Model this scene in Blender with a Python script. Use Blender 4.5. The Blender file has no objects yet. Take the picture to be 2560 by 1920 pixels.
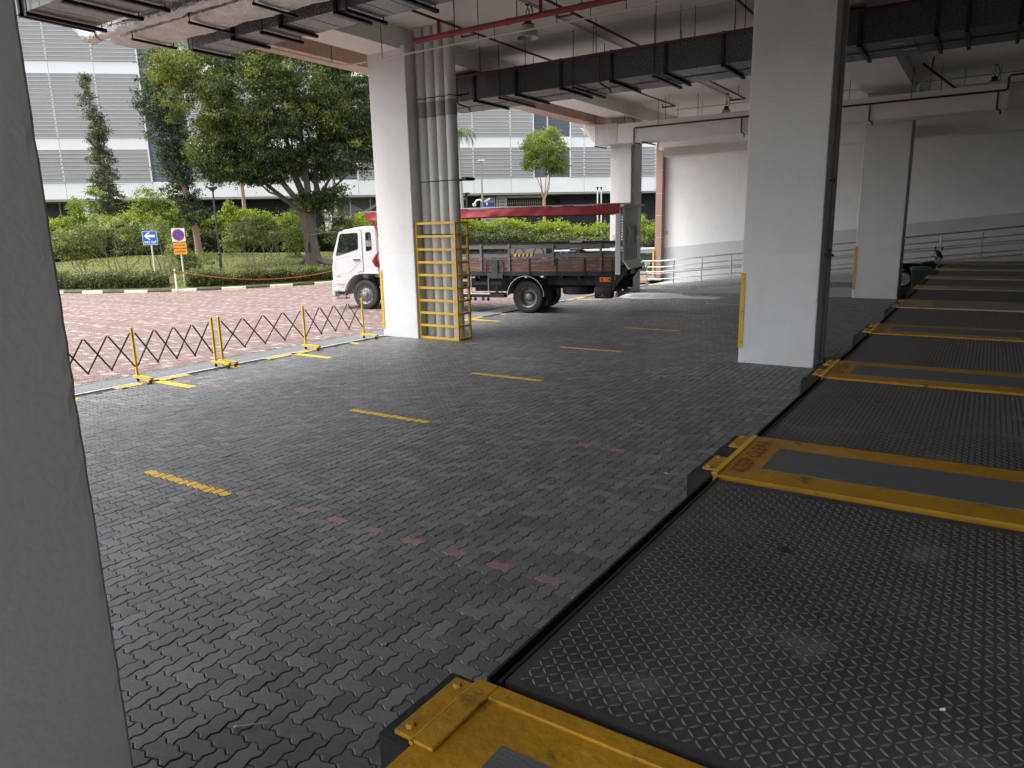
import bpy, bmesh, math, random
import numpy as np
from mathutils import Vector, Matrix

random.seed(7)
rng = np.random.default_rng(7)
S = bpy.context.scene
COL = S.collection
R = math.radians

# ------------------------------------------------------------------ camera, sky, sun, exposure
cam_d = bpy.data.cameras.new('camera')
cam = bpy.data.objects.new('camera', cam_d)
COL.objects.link(cam)
S.camera = cam
cam_d.sensor_fit = 'HORIZONTAL'
cam_d.sensor_width = 36.0
cam_d.lens = 36.0 * 1783.48 / 2560.0
cam_d.clip_start = 0.05
cam_d.clip_end = 1000.0
YAW, PITCH, ROLL = 0.580812, 0.213409, -0.0225246
H_CAM = 2.57
fwd = Vector((-math.sin(YAW) * math.cos(PITCH), math.cos(YAW) * math.cos(PITCH), -math.sin(PITCH)))
rgt = Vector((math.cos(YAW), math.sin(YAW), 0))
upv = rgt.cross(fwd)
r2 = math.cos(ROLL) * rgt + math.sin(ROLL) * upv
u2 = -math.sin(ROLL) * rgt + math.cos(ROLL) * upv
cam.matrix_world = Matrix(((r2.x, u2.x, -fwd.x, 0), (r2.y, u2.y, -fwd.y, 0), (r2.z, u2.z, -fwd.z, H_CAM), (0, 0, 0, 1)))

SUN_DIR = Vector((-0.42, -0.30, 1.0)).normalized()      # towards the sun
world = bpy.data.worlds.new('World')
S.world = world
world.use_nodes = True
wn = world.node_tree
wn.nodes.clear()
w_out = wn.nodes.new('ShaderNodeOutputWorld')
w_bg = wn.nodes.new('ShaderNodeBackground')
w_sky = wn.nodes.new('ShaderNodeTexSky')
w_sky.sky_type = 'NISHITA'
w_sky.sun_disc = False
w_sky.sun_elevation = math.asin(SUN_DIR.z)
w_sky.sun_rotation = math.atan2(SUN_DIR.x, SUN_DIR.y)
w_sky.air_density = 1.0
w_sky.dust_density = 4.0
w_hs = wn.nodes.new('ShaderNodeHueSaturation')
w_hs.inputs['Saturation'].default_value = 0.26            # overcast: the blue is washed out by cloud
w_bg.inputs['Strength'].default_value = 0.15
wn.links.new(w_sky.outputs[0], w_hs.inputs['Color'])
wn.links.new(w_hs.outputs[0], w_bg.inputs['Color'])
wn.links.new(w_bg.outputs[0], w_out.inputs['Surface'])

sun_d = bpy.data.lights.new('sun', 'SUN')
sun_d.energy = 0.5
sun_d.angle = R(14)
sun_d.color = (1.0, 0.96, 0.9)
sun = bpy.data.objects.new('sun', sun_d)
COL.objects.link(sun)
sun.rotation_euler = SUN_DIR.to_track_quat('Z', 'Y').to_euler()

S.view_settings.view_transform = 'Standard'
S.view_settings.look = 'None'
S.view_settings.gamma = 1.0
S.view_settings.use_curve_mapping = False
S.view_settings.exposure = 1.98
S.render.engine = 'CYCLES'
S.cycles.use_denoising = True
S.cycles.max_bounces = 10
S.cycles.diffuse_bounces = 6
S.cycles.glossy_bounces = 4
S.cycles.transmission_bounces = 6
S.cycles.transparent_max_bounces = 12
S.cycles.sample_clamp_indirect = 8.0


# ------------------------------------------------------------------ materials
def principled(name):
    m = bpy.data.materials.new(name)
    m.use_nodes = True
    nt = m.node_tree
    return m, nt, nt.nodes['Principled BSDF']


def N(nt, kind, **kw):
    n = nt.nodes.new(kind)
    for k, v in kw.items():
        if k in n.inputs:
            n.inputs[k].default_value = v
        else:
            setattr(n, k, v)
    return n


def math_n(nt, op, a, b=None, clamp=False):
    n = nt.nodes.new('ShaderNodeMath')
    n.operation = op
    n.use_clamp = clamp
    for i, x in enumerate((a, b)):
        if x is None:
            continue
        if isinstance(x, (int, float)):
            n.inputs[i].default_value = x
        else:
            nt.links.new(x, n.inputs[i])
    return n.outputs[0]


def mix_n(nt, fac, a, b):
    n = nt.nodes.new('ShaderNodeMix')
    n.data_type = 'RGBA'
    for sock, x in ((n.inputs[0], fac), (n.inputs[6], a), (n.inputs[7], b)):
        if isinstance(x, (int, float)):
            sock.default_value = x
        elif isinstance(x, tuple):
            sock.default_value = (*x, 1) if len(x) == 3 else x
        else:
            nt.links.new(x, sock)
    return n.outputs[2]


def mul(c, k):
    return tuple(min(1.0, x * k) for x in c)


def mat(name, col, rough=0.6, metal=0.0, var=0.18, scale=3.0, fine=0.0, bump=0.0, bscale=60.0, spec=0.5,
        wear=None, wear_amt=0.0, wear_scale=6.0, stretch=(1, 1, 1), coat=0.0, bdist=0.01):
    """Plain surface: colour with broad and fine variation, optional worn patches of another colour and fine relief."""
    m, nt, b = principled(name)
    tc = N(nt, 'ShaderNodeNewGeometry')          # noise sits in the world, so copies of a thing wear differently
    mp = N(nt, 'ShaderNodeMapping')
    mp.inputs['Scale'].default_value = stretch
    nt.links.new(tc.outputs['Position'], mp.inputs[0])
    n1 = N(nt, 'ShaderNodeTexNoise', Scale=scale, Detail=6.0, Roughness=0.6)
    nt.links.new(mp.outputs[0], n1.inputs['Vector'])
    f = n1.outputs['Fac']
    if fine:
        n2 = N(nt, 'ShaderNodeTexNoise', Scale=scale * 25, Detail=3.0)
        nt.links.new(mp.outputs[0], n2.inputs['Vector'])
        f = math_n(nt, 'ADD', math_n(nt, 'MULTIPLY', f, 1 - fine), math_n(nt, 'MULTIPLY', n2.outputs['Fac'], fine))
    f = math_n(nt, 'ADD', math_n(nt, 'MULTIPLY', math_n(nt, 'SUBTRACT', f, 0.5), 1.8), 0.5, True)
    c = mix_n(nt, f, mul(col, 1 - var), mul(col, 1 + var))
    if wear:
        n3 = N(nt, 'ShaderNodeTexNoise', Scale=wear_scale, Detail=8.0, Roughness=0.68)
        nt.links.new(mp.outputs[0], n3.inputs['Vector'])
        lo = 0.62 - wear_amt * 0.5
        w = math_n(nt, 'MULTIPLY', math_n(nt, 'SUBTRACT', n3.outputs['Fac'], lo), 9.0, True)
        c = mix_n(nt, w, c, wear)
    nt.links.new(c, b.inputs['Base Color'])
    b.inputs['Roughness'].default_value = rough
    b.inputs['Metallic'].default_value = metal
    b.inputs['Specular IOR Level'].default_value = spec
    b.inputs['Coat Weight'].default_value = coat
    if bump:
        n4 = N(nt, 'ShaderNodeTexNoise', Scale=bscale, Detail=4.0)
        nt.links.new(mp.outputs[0], n4.inputs['Vector'])
        bp = N(nt, 'ShaderNodeBump', Strength=bump, Distance=bdist)
        nt.links.new(n4.outputs['Fac'], bp.inputs['Height'])
        nt.links.new(bp.outputs[0], b.inputs['Normal'])
    return m


def plaster(name, top, low, line_z, slope=0.0, x0=0.0, bump=0.4, dirt=0.25, streak=True):
    """Painted plaster with a band of another paint below a (possibly sloping) line, streaks and scuffs."""
    m, nt, b = principled(name)
    tc = N(nt, 'ShaderNodeTexCoord')
    sp = N(nt, 'ShaderNodeSeparateXYZ')
    nt.links.new(tc.outputs['Object'], sp.inputs[0])
    zz = sp.outputs['Z']
    if slope:
        zz = math_n(nt, 'SUBTRACT', zz, math_n(nt, 'MULTIPLY', math_n(nt, 'SUBTRACT', sp.outputs['X'], x0), slope))
    band = math_n(nt, 'LESS_THAN', zz, line_z)
    c = mix_n(nt, band, top, low)
    n1 = N(nt, 'ShaderNodeTexNoise', Scale=1.6, Detail=7.0, Roughness=0.65)
    nt.links.new(tc.outputs['Object'], n1.inputs['Vector'])
    c = mix_n(nt, math_n(nt, 'MULTIPLY', math_n(nt, 'SUBTRACT', n1.outputs['Fac'], 0.45), 1.2, True), c, mul(top, 0.8))
    if streak:
        mp = N(nt, 'ShaderNodeMapping')
        mp.inputs['Scale'].default_value = (9, 9, 0.5)
        nt.links.new(tc.outputs['Object'], mp.inputs[0])
        n2 = N(nt, 'ShaderNodeTexNoise', Scale=1.0, Detail=5.0, Roughness=0.6)
        nt.links.new(mp.outputs[0], n2.inputs['Vector'])
        c = mix_n(nt, math_n(nt, 'MULTIPLY', math_n(nt, 'SUBTRACT', n2.outputs['Fac'], 0.58), 2.2 * dirt, True), c, (0.3, 0.29, 0.27))
    n5 = N(nt, 'ShaderNodeTexNoise', Scale=11.0, Detail=9.0, Roughness=0.75)
    nt.links.new(tc.outputs['Object'], n5.inputs['Vector'])
    c = mix_n(nt, math_n(nt, 'MULTIPLY', math_n(nt, 'SUBTRACT', n5.outputs['Fac'], 0.70), 9.0 * dirt, True), c, (0.2, 0.19, 0.18))
    # splash dirt and chipped paint close to the ground
    foot = math_n(nt, 'SUBTRACT', 0.30, zz)
    n3 = N(nt, 'ShaderNodeTexNoise', Scale=14.0, Detail=8.0, Roughness=0.7)
    nt.links.new(tc.outputs['Object'], n3.inputs['Vector'])
    ff = math_n(nt, 'ADD', math_n(nt, 'MULTIPLY', foot, 1.6), math_n(nt, 'SUBTRACT', n3.outputs['Fac'], 0.95))
    c = mix_n(nt, math_n(nt, 'MULTIPLY', ff, 2.5, True), c, (0.33, 0.32, 0.31))
    nt.links.new(c, b.inputs['Base Color'])
    b.inputs['Roughness'].default_value = 0.75
    b.inputs['Specular IOR Level'].default_value = 0.3
    n4 = N(nt, 'ShaderNodeTexNoise', Scale=26.0, Detail=5.0)
    nt.links.new(tc.outputs['Object'], n4.inputs['Vector'])
    bp = N(nt, 'ShaderNodeBump', Strength=bump, Distance=0.02)
    nt.links.new(n4.outputs['Fac'], bp.inputs['Height'])
    nt.links.new(bp.outputs[0], b.inputs['Normal'])
    return m


def paver_mat(name, cols, rough, spec, stain=0.5):
    m, nt, b = principled(name)
    at = N(nt, 'ShaderNodeAttribute')
    at.attribute_name = 'tone'
    oi = N(nt, 'ShaderNodeObjectInfo')
    f = math_n(nt, 'FRACT', math_n(nt, 'ADD', at.outputs['Fac'], oi.outputs['Random']))
    ramp = N(nt, 'ShaderNodeValToRGB')
    el = ramp.color_ramp.elements
    while len(el) < len(cols):
        el.new(0.5)
    for i, (p, c) in enumerate(cols):
        el[i].position = p
        el[i].color = (*c, 1)
    nt.links.new(f, ramp.inputs[0])
    geo = N(nt, 'ShaderNodeNewGeometry')
    n1 = N(nt, 'ShaderNodeTexNoise', Scale=0.55, Detail=6.0, Roughness=0.62)
    nt.links.new(geo.outputs['Position'], n1.inputs['Vector'])
    n2 = N(nt, 'ShaderNodeTexNoise', Scale=38.0, Detail=6.0, Roughness=0.7)
    nt.links.new(geo.outputs['Position'], n2.inputs['Vector'])
    n3 = N(nt, 'ShaderNodeTexNoise', Scale=6.0, Detail=7.0, Roughness=0.7)
    nt.links.new(geo.outputs['Position'], n3.inputs['Vector'])
    c = ramp.outputs[0]
    k = math_n(nt, 'ADD', 0.55 + 0.45 * (1 - stain), math_n(nt, 'MULTIPLY', n1.outputs['Fac'], 0.9 * stain))
    k = math_n(nt, 'MULTIPLY', k, math_n(nt, 'ADD', 0.40, math_n(nt, 'MULTIPLY', n2.outputs['Fac'], 1.2)))
    mm = N(nt, 'ShaderNodeVectorMath', operation='SCALE')
    nt.links.new(c, mm.inputs[0])
    nt.links.new(k, mm.inputs['Scale'])
    dusty = math_n(nt, 'MULTIPLY', math_n(nt, 'SUBTRACT', n3.outputs['Fac'], 0.56), 4.5 * stain, True)
    c2 = mix_n(nt, math_n(nt, 'MULTIPLY', dusty, 0.5), mm.outputs[0], (0.27, 0.27, 0.275))
    n4 = N(nt, 'ShaderNodeTexNoise', Scale=0.9, Detail=9.0, Roughness=0.7)
    nt.links.new(geo.outputs['Position'], n4.inputs['Vector'])
    oil = math_n(nt, 'MULTIPLY', math_n(nt, 'SUBTRACT', n4.outputs['Fac'], 0.57), 6.0, True)
    # wheel tracks run out of the bays, along x
    mp = N(nt, 'ShaderNodeMapping')
    mp.inputs['Scale'].default_value = (0.12, 1.5, 1)
    nt.links.new(geo.outputs['Position'], mp.inputs[0])
    n6 = N(nt, 'ShaderNodeTexNoise', Scale=1.0, Detail=6.0, Roughness=0.65)
    nt.links.new(mp.outputs[0], n6.inputs['Vector'])
    track = math_n(nt, 'MULTIPLY', math_n(nt, 'SUBTRACT', n6.outputs['Fac'], 0.56), 5.0, True)
    soil = math_n(nt, 'MULTIPLY', math_n(nt, 'MAXIMUM', oil, math_n(nt, 'MULTIPLY', track, 0.6)), 0.75 * stain)
    c2 = mix_n(nt, soil, c2, (0.035, 0.034, 0.034))
    nt.links.new(c2, b.inputs['Base Color'])
    rr = math_n(nt, 'ADD', rough - 0.16, math_n(nt, 'MULTIPLY', n3.outputs['Fac'], 0.32))
    nt.links.new(rr, b.inputs['Roughness'])
    b.inputs['Specular IOR Level'].default_value = spec
    bp = N(nt, 'ShaderNodeBump', Strength=0.5, Distance=0.004)
    nt.links.new(n2.outputs['Fac'], bp.inputs['Height'])
    nt.links.new(bp.outputs[0], b.inputs['Normal'])
    return m


def leaf_mat(name, cols, trans=0.35, rough=0.45):
    m, nt, b = principled(name)
    at = N(nt, 'ShaderNodeAttribute')
    at.attribute_name = 'tone'
    ramp = N(nt, 'ShaderNodeValToRGB')
    el = ramp.color_ramp.elements
    while len(el) < len(cols):
        el.new(0.5)
    for i, (p, c) in enumerate(cols):
        el[i].position = p
        el[i].color = (*c, 1)
    nt.links.new(at.outputs['Fac'], ramp.inputs[0])
    nt.links.new(ramp.outputs[0], b.inputs['Base Color'])
    b.inputs['Roughness'].default_value = rough
    b.inputs['Specular IOR Level'].default_value = 0.4
    tr = N(nt, 'ShaderNodeBsdfTranslucent')
    br = N(nt, 'ShaderNodeVectorMath', operation='MULTIPLY')
    nt.links.new(ramp.outputs[0], br.inputs[0])
    br.inputs[1].default_value = (1.5, 1.7, 0.7)
    nt.links.new(br.outputs[0], tr.inputs['Color'])
    mx = N(nt, 'ShaderNodeMixShader')
    mx.inputs[0].default_value = trans
    nt.links.new(b.outputs[0], mx.inputs[1])
    nt.links.new(tr.outputs[0], mx.inputs[2])
    nt.links.new(mx.outputs[0], nt.nodes['Material Output'].inputs[0])
    return m


def glass_mat(name, tint=(0.75, 0.82, 0.85), t=0.62):
    m, nt, b = principled(name)
    b.inputs['Base Color'].default_value = (0.02, 0.025, 0.03, 1)
    b.inputs['Roughness'].default_value = 0.03
    b.inputs['Specular IOR Level'].default_value = 0.9
    tr = N(nt, 'ShaderNodeBsdfTransparent')
    tr.inputs[0].default_value = (*tint, 1)
    n1 = N(nt, 'ShaderNodeTexNoise', Scale=5.0, Detail=3.0)
    mx = N(nt, 'ShaderNodeMixShader')
    nt.links.new(math_n(nt, 'ADD', t - 0.06, math_n(nt, 'MULTIPLY', n1.outputs['Fac'], 0.12)), mx.inputs[0])
    nt.links.new(b.outputs[0], mx.inputs[1])
    nt.links.new(tr.outputs[0], mx.inputs[2])
    nt.links.new(mx.outputs[0], nt.nodes['Material Output'].inputs[0])
    return m


def speckle_mat(name, base, fleck, amt=0.62, scale=70.0, rough=0.6):
    m, nt, b = principled(name)
    tc = N(nt, 'ShaderNodeTexCoord')
    v = N(nt, 'ShaderNodeTexNoise', Scale=scale, Detail=2.0, Roughness=0.8)
    nt.links.new(tc.outputs['Object'], v.inputs['Vector'])
    n = N(nt, 'ShaderNodeTexNoise', Scale=2.0, Detail=4.0)
    nt.links.new(tc.outputs['Object'], n.inputs['Vector'])
    f = math_n(nt, 'MULTIPLY', math_n(nt, 'SUBTRACT', v.outputs['Fac'], amt), 5.0, True)
    c0 = mix_n(nt, n.outputs['Fac'], mul(base, 0.7), mul(base, 1.3))
    nt.links.new(mix_n(nt, f, c0, fleck), b.inputs['Base Color'])
    b.inputs['Roughness'].default_value = rough
    bp = N(nt, 'ShaderNodeBump', Strength=0.4, Distance=0.005)
    nt.links.new(v.outputs['Fac'], bp.inputs['Height'])
    nt.links.new(bp.outputs[0], b.inputs['Normal'])
    return m


M = {}
M['col_paint'] = plaster('column_paint', (0.70, 0.69, 0.67), (0.695, 0.72, 0.735), 2.03, dirt=0.18, bump=0.55)
M['col_paint_old'] = plaster('column_paint_old', (0.58, 0.58, 0.565), (0.575, 0.575, 0.56), 2.03, dirt=0.5, bump=0.12)
M['wall_paint'] = plaster('wall_paint', (0.83, 0.83, 0.815), (0.56, 0.57, 0.58), 1.54, 0.0876, -12.93, dirt=0.2, bump=0.2)
M['ceil_paint'] = mat('ceiling_paint', (0.81, 0.785, 0.75), 0.85, var=0.07, scale=0.6, fine=0.2, bump=0.2, bscale=20)
M['beam_paint'] = mat('beam_paint', (0.81, 0.79, 0.76), 0.85, var=0.08, scale=1.2, fine=0.2, bump=0.2, bscale=20)
M['fascia_tile'] = mat('fascia_tile', (0.52, 0.36, 0.28), 0.6, var=0.12, scale=4)
M['wall_grey'] = mat('warehouse_grey', (0.26, 0.26, 0.25), 0.8, var=0.1, scale=1)
M['concrete'] = mat('concrete', (0.36, 0.36, 0.35), 0.85, var=0.2, scale=2.5, fine=0.4, bump=0.4, bscale=50, wear=(0.2, 0.2, 0.2), wear_amt=0.1)
M['conc_dark'] = mat('concrete_dark', (0.17, 0.17, 0.17), 0.85, var=0.25, scale=2.5, fine=0.4, bump=0.4, bscale=50)
M['dock_grey'] = mat('dock_grey_screed', (0.105, 0.11, 0.115), 0.62, var=0.2, scale=2.0, fine=0.3, bump=0.25, bscale=40, wear=(0.22, 0.22, 0.22), wear_amt=0.02, wear_scale=4, stretch=(1, 2.2, 1))
M['dock_pale'] = mat('dock_pale_screed', (0.24, 0.225, 0.195), 0.7, var=0.15, scale=2.0, fine=0.3, stretch=(1, 2.2, 1))
M['bedding'] = mat('joint_sand', (0.03, 0.03, 0.03), 0.95, var=0.3, scale=30)
M['bedding_red'] = mat('joint_sand_red', (0.16, 0.115, 0.10), 0.95, var=0.3, scale=30)
M['earth'] = mat('earth', (0.16, 0.12, 0.08), 0.95, var=0.3, scale=2)
M['asphalt'] = mat('asphalt', (0.06, 0.06, 0.062), 0.9, var=0.25, scale=4, fine=0.4, bump=0.5, bscale=120)
M['paver'] = paver_mat('paver_grey', [(0.0, (0.094, 0.095, 0.096)), (0.45, (0.120, 0.121, 0.122)), (0.8, (0.142, 0.143, 0.144)), (1.0, (0.172, 0.172, 0.173))], 0.53, 0.45, 0.7)
M['paver_pink'] = paver_mat('paver_faded_red', [(0.0, (0.21, 0.135, 0.125)), (1.0, (0.26, 0.165, 0.15))], 0.55, 0.5, 0.6)
M['paver_red'] = paver_mat('paver_red', [(0.0, (0.15, 0.096, 0.084)), (0.5, (0.185, 0.126, 0.112)), (1.0, (0.225, 0.165, 0.148))], 0.75, 0.3, 0.3)
M['paver_white'] = paver_mat('paver_white', [(0.0, (0.25, 0.222, 0.21)), (1.0, (0.32, 0.295, 0.28))], 0.75, 0.3, 0.3)
M['paint_y'] = mat('yellow_road_paint', (0.80, 0.51, 0.02), 0.6, var=0.15, scale=6, fine=0.3, wear=(0.11, 0.10, 0.085), wear_amt=0.06, wear_scale=16)
M['paint_y_faded'] = mat('yellow_paint_faded', (0.50, 0.36, 0.09), 0.65, var=0.2, scale=6, fine=0.3, wear=(0.11, 0.10, 0.085), wear_amt=0.2, wear_scale=16)
M['paint_w'] = mat('white_road_paint', (0.38, 0.38, 0.375), 0.65, var=0.2, scale=6, fine=0.3, wear=(0.2, 0.2, 0.2), wear_amt=0.2, wear_scale=5)
M['dock_y'] = mat('dock_yellow_paint', (0.40, 0.205, 0.007), 0.5, var=0.38, scale=3.5, fine=0.35, bump=0.8, bscale=24, wear=(0.05, 0.038, 0.02), wear_amt=0.085, wear_scale=6, bdist=0.008)
M['dock_y2'] = mat('dock_yellow_faded', (0.42, 0.31, 0.13), 0.6, var=0.25, scale=2.5, fine=0.35, bump=0.4, bscale=28, wear=(0.15, 0.14, 0.12), wear_amt=0.16, wear_scale=7)
M['red_text'] = mat('red_stencil_paint', (0.20, 0.035, 0.025), 0.7, var=0.3, scale=12, wear=(0.42, 0.26, 0.03), wear_amt=0.2, wear_scale=25)
M['plate'] = mat('tread_steel', (0.072, 0.069, 0.066), 0.52, metal=0.2, var=0.5, scale=1.6, fine=0.3, bump=0.15, bscale=60, wear=(0.17, 0.165, 0.16), wear_amt=0.08, wear_scale=2.2)
M['lug'] = mat('tread_steel_worn', (0.13, 0.126, 0.12), 0.5, metal=0.3, var=0.35, scale=1.5, fine=0.3)
M['rubber'] = mat('rubber', (0.014, 0.014, 0.014), 0.75, var=0.4, scale=14, bump=0.6, bscale=40)
M['tyre'] = mat('tyre_rubber', (0.022, 0.022, 0.023), 0.7, var=0.3, scale=8, bump=0.2, bscale=60)
M['black'] = mat('black_paint', (0.012, 0.012, 0.013), 0.5, var=0.3, scale=6)
M['black_steel'] = mat('black_steel_angle', (0.016, 0.016, 0.017), 0.55, metal=0.2, var=0.3, scale=6)
M['guard_y'] = mat('guard_yellow', (0.66, 0.40, 0.025), 0.42, var=0.1, scale=4, fine=0.2, wear=(0.25, 0.13, 0.02), wear_amt=0.02, wear_scale=12)
M['barrier_y'] = mat('barrier_yellow', (0.62, 0.40, 0.03), 0.45, var=0.15, scale=8, wear=(0.2, 0.1, 0.02), wear_amt=0.08, wear_scale=14)
M['barrier_bar'] = mat('barrier_brown', (0.085, 0.052, 0.022), 0.5, var=0.35, scale=14, wear=(0.35, 0.22, 0.03), wear_amt=0.05, wear_scale=9)
M['pvc'] = mat('pvc_grey', (0.52, 0.515, 0.49), 0.5, var=0.12, scale=2, fine=0.1, stretch=(6, 6, 0.5), wear=(0.2, 0.19, 0.18), wear_amt=0.02)
M['pvc_dark'] = mat('pvc_dark', (0.24, 0.24, 0.23), 0.5, var=0.12, scale=2, stretch=(6, 6, 0.5))
M['pipe_red'] = mat('pipe_red', (0.27, 0.018, 0.022), 0.4, var=0.2, scale=5, fine=0.2)
M['pipe_dkred'] = mat('pipe_dark_red', (0.11, 0.014, 0.016), 0.45, var=0.25, scale=5, fine=0.2)
M['pipe_white'] = mat('conduit_white', (0.62, 0.60, 0.56), 0.5, var=0.1, scale=5)
M['galv'] = mat('galvanised', (0.27, 0.27, 0.27), 0.46, metal=0.7, var=0.5, scale=16, fine=0.3, bump=0.08, bscale=25)
M['foil'] = mat('foil_wrap', (0.56, 0.55, 0.54), 0.36, metal=0.85, var=0.25, scale=5, bump=1.0, bscale=16, bdist=0.05)
M['duct_dark'] = speckle_mat('duct_insulation', (0.055, 0.056, 0.057), (0.23, 0.23, 0.23), 0.52, 34.0)
M['duct_galv'] = speckle_mat('duct_galvanised', (0.10, 0.10, 0.10), (0.34, 0.34, 0.34), 0.50, 26.0, 0.5)
M['duct_under'] = mat('duct_underside', (0.085, 0.087, 0.09), 0.45, metal=0.5, var=0.15, scale=1.5, fine=0.15)
M['duct_white'] = mat('duct_white_paint', (0.75, 0.74, 0.71), 0.6, var=0.06, scale=1.5)
M['lamp_grey'] = mat('lamp_shade_grey', (0.42, 0.42, 0.40), 0.35, metal=0.3, var=0.15, scale=5)
M['chrome'] = mat('stainless', (0.62, 0.62, 0.62), 0.28, metal=0.95, var=0.12, scale=6)
M['white_paint'] = mat('white_enamel', (0.56, 0.56, 0.555), 0.24, var=0.04, scale=2, coat=0.3, fine=0.1)
M['trim_grey'] = mat('grey_plastic', (0.16, 0.165, 0.17), 0.5, var=0.15, scale=6)
M['truck_black'] = mat('chassis_black', (0.014, 0.014, 0.015), 0.6, var=0.5, scale=5, wear=(0.05, 0.045, 0.04), wear_amt=0.1)
M['trim_dark'] = mat('dark_steel', (0.05, 0.05, 0.052), 0.5, metal=0.2, var=0.35, scale=5, wear=(0.14, 0.12, 0.10), wear_amt=0.06)
M['rim'] = mat('steel_rim', (0.24, 0.236, 0.23), 0.45, metal=0.6, var=0.25, scale=12, wear=(0.12, 0.1, 0.08), wear_amt=0.12)
M['board'] = mat('side_board_brown', (0.135, 0.06, 0.042), 0.65, var=0.3, scale=2.0, fine=0.3, stretch=(1, 1, 9), wear=(0.21, 0.19, 0.18), wear_amt=0.2, wear_scale=3.2)
M['rail_wood'] = mat('rail_weathered', (0.15, 0.142, 0.134), 0.7, var=0.3, scale=3, stretch=(1, 1, 8), wear=(0.09, 0.07, 0.06), wear_amt=0.15)
M['red_tarp'] = mat('red_tarpaulin', (0.27, 0.010, 0.018), 0.5, var=0.2, scale=2.5, fine=0.1, bump=0.35, bscale=4, bdist=0.04)
M['tail_grey'] = mat('tail_lift_grey', (0.80, 0.78, 0.72), 0.55, var=0.12, scale=2, fine=0.2, wear=(0.25, 0.22, 0.18), wear_amt=0.04)
M['orange'] = mat('orange_plastic', (0.75, 0.17, 0.03), 0.4, var=0.1, scale=6)
M['lens_red'] = mat('lens_red', (0.45, 0.02, 0.015), 0.2, var=0.1, scale=20)
M['lens_amber'] = mat('lens_amber', (0.75, 0.20, 0.03), 0.2, var=0.1, scale=20)
M['glass'] = glass_mat('cab_glass', (0.95, 0.98, 0.99), 0.90)
M['louvre'] = mat('louvre_grey', (0.29, 0.29, 0.292), 0.5, metal=0.1, var=0.05, scale=0.8)
M['panel_white'] = mat('facade_white', (0.68, 0.685, 0.70), 0.4, var=0.03, scale=0.5)
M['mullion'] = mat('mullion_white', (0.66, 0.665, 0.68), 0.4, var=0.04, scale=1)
M['louvre_back'] = mat('louvre_back', (0.16, 0.165, 0.17), 0.8, var=0.1, scale=1)
M['louvre_blue'] = mat('louvre_blue_grey', (0.15, 0.165, 0.20), 0.45, metal=0.2, var=0.1, scale=2)
M['dark_facade'] = mat('ground_floor_dark', (0.022, 0.023, 0.026), 0.6, var=0.2, scale=2)
M['sign_blue'] = mat('sign_blue', (0.012, 0.13, 0.46), 0.35, var=0.06, scale=4)
M['sign_navy'] = mat('sign_deep_blue', (0.015, 0.06, 0.36), 0.35, var=0.06, scale=4)
M['sign_red'] = mat('sign_red', (0.42, 0.02, 0.05), 0.35, var=0.06, scale=4)
M['sign_white'] = mat('sign_white', (0.74, 0.74, 0.73), 0.4, var=0.05, scale=4)
M['sign_orange'] = mat('sign_orange', (0.80, 0.29, 0.01), 0.4, var=0.06, scale=4)
M['kerb_white'] = mat('kerb_white', (0.52, 0.52, 0.50), 0.7, var=0.1, scale=3, fine=0.3, wear=(0.3, 0.29, 0.27), wear_amt=0.12, wear_scale=7)
M['kerb_black'] = mat('kerb_black', (0.03, 0.031, 0.033), 0.65, var=0.25, scale=3, fine=0.3, wear=(0.09, 0.09, 0.09), wear_amt=0.1, wear_scale=7)
M['kerb_top'] = mat('kerb_top', (0.085, 0.095, 0.092), 0.8, var=0.2, scale=3, fine=0.3)
M['lawn'] = mat('lawn', (0.09, 0.098, 0.011), 0.9, var=0.35, scale=1.4, fine=0.5, bump=0.6, bscale=35, wear=(0.15, 0.125, 0.06), wear_amt=0.02, wear_scale=0.8)
M['grass'] = leaf_mat('grass_blade', [(0.0, (0.045, 0.068, 0.010)), (0.6, (0.08, 0.10, 0.018)), (1.0, (0.13, 0.13, 0.035))], 0.25)
M['bark'] = mat('bark_grey', (0.10, 0.083, 0.066), 0.9, var=0.5, scale=5, fine=0.4, bump=1.0, bscale=14, stretch=(2, 2, 0.35), bdist=0.06)
M['bark_pink'] = mat('bark_tan', (0.34, 0.22, 0.15), 0.85, var=0.25, scale=5, fine=0.3, bump=0.4, bscale=14, stretch=(2, 2, 0.5))
M['bark_twig'] = mat('bark_twig', (0.21, 0.18, 0.13), 0.9, var=0.35, scale=8)
M['bark_palm'] = mat('bark_palm', (0.30, 0.30, 0.26), 0.9, var=0.2, scale=6, stretch=(1, 1, 6))
M['lamp_dark'] = mat('lamp_post_dark', (0.03, 0.032, 0.036), 0.5, var=0.2, scale=5)
M['bin_green'] = mat('bin_green', (0.03, 0.085, 0.05), 0.45, var=0.15, scale=3, fine=0.2, wear=(0.09, 0.13, 0.1), wear_amt=0.04)
M['bin_dark'] = mat('bin_dark_green', (0.014, 0.036, 0.022), 0.5, var=0.15, scale=3)
M['granite'] = mat('granite_pink', (0.33, 0.205, 0.15), 0.5, var=0.15, scale=14, fine=0.5)
M['chain_orange'] = mat('chain_orange', (0.62, 0.17, 0.03), 0.45, var=0.15, scale=12)
M['post_white'] = mat('post_white', (0.66, 0.66, 0.65), 0.45, var=0.06, scale=5)
M['grate'] = mat('grate_steel', (0.26, 0.27, 0.27), 0.5, metal=0.2, var=0.2, scale=6)
M['hazard_y'] = mat('hazard_yellow', (0.72, 0.42, 0.02), 0.5, var=0.1, scale=8)
M['bottle_blue'] = mat('bottle_blue', (0.02, 0.06, 0.42), 0.2, var=0.2, scale=9)
M['bottle_red'] = mat('bottle_red', (0.40, 0.02, 0.05), 0.2, var=0.3, scale=9)
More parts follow.
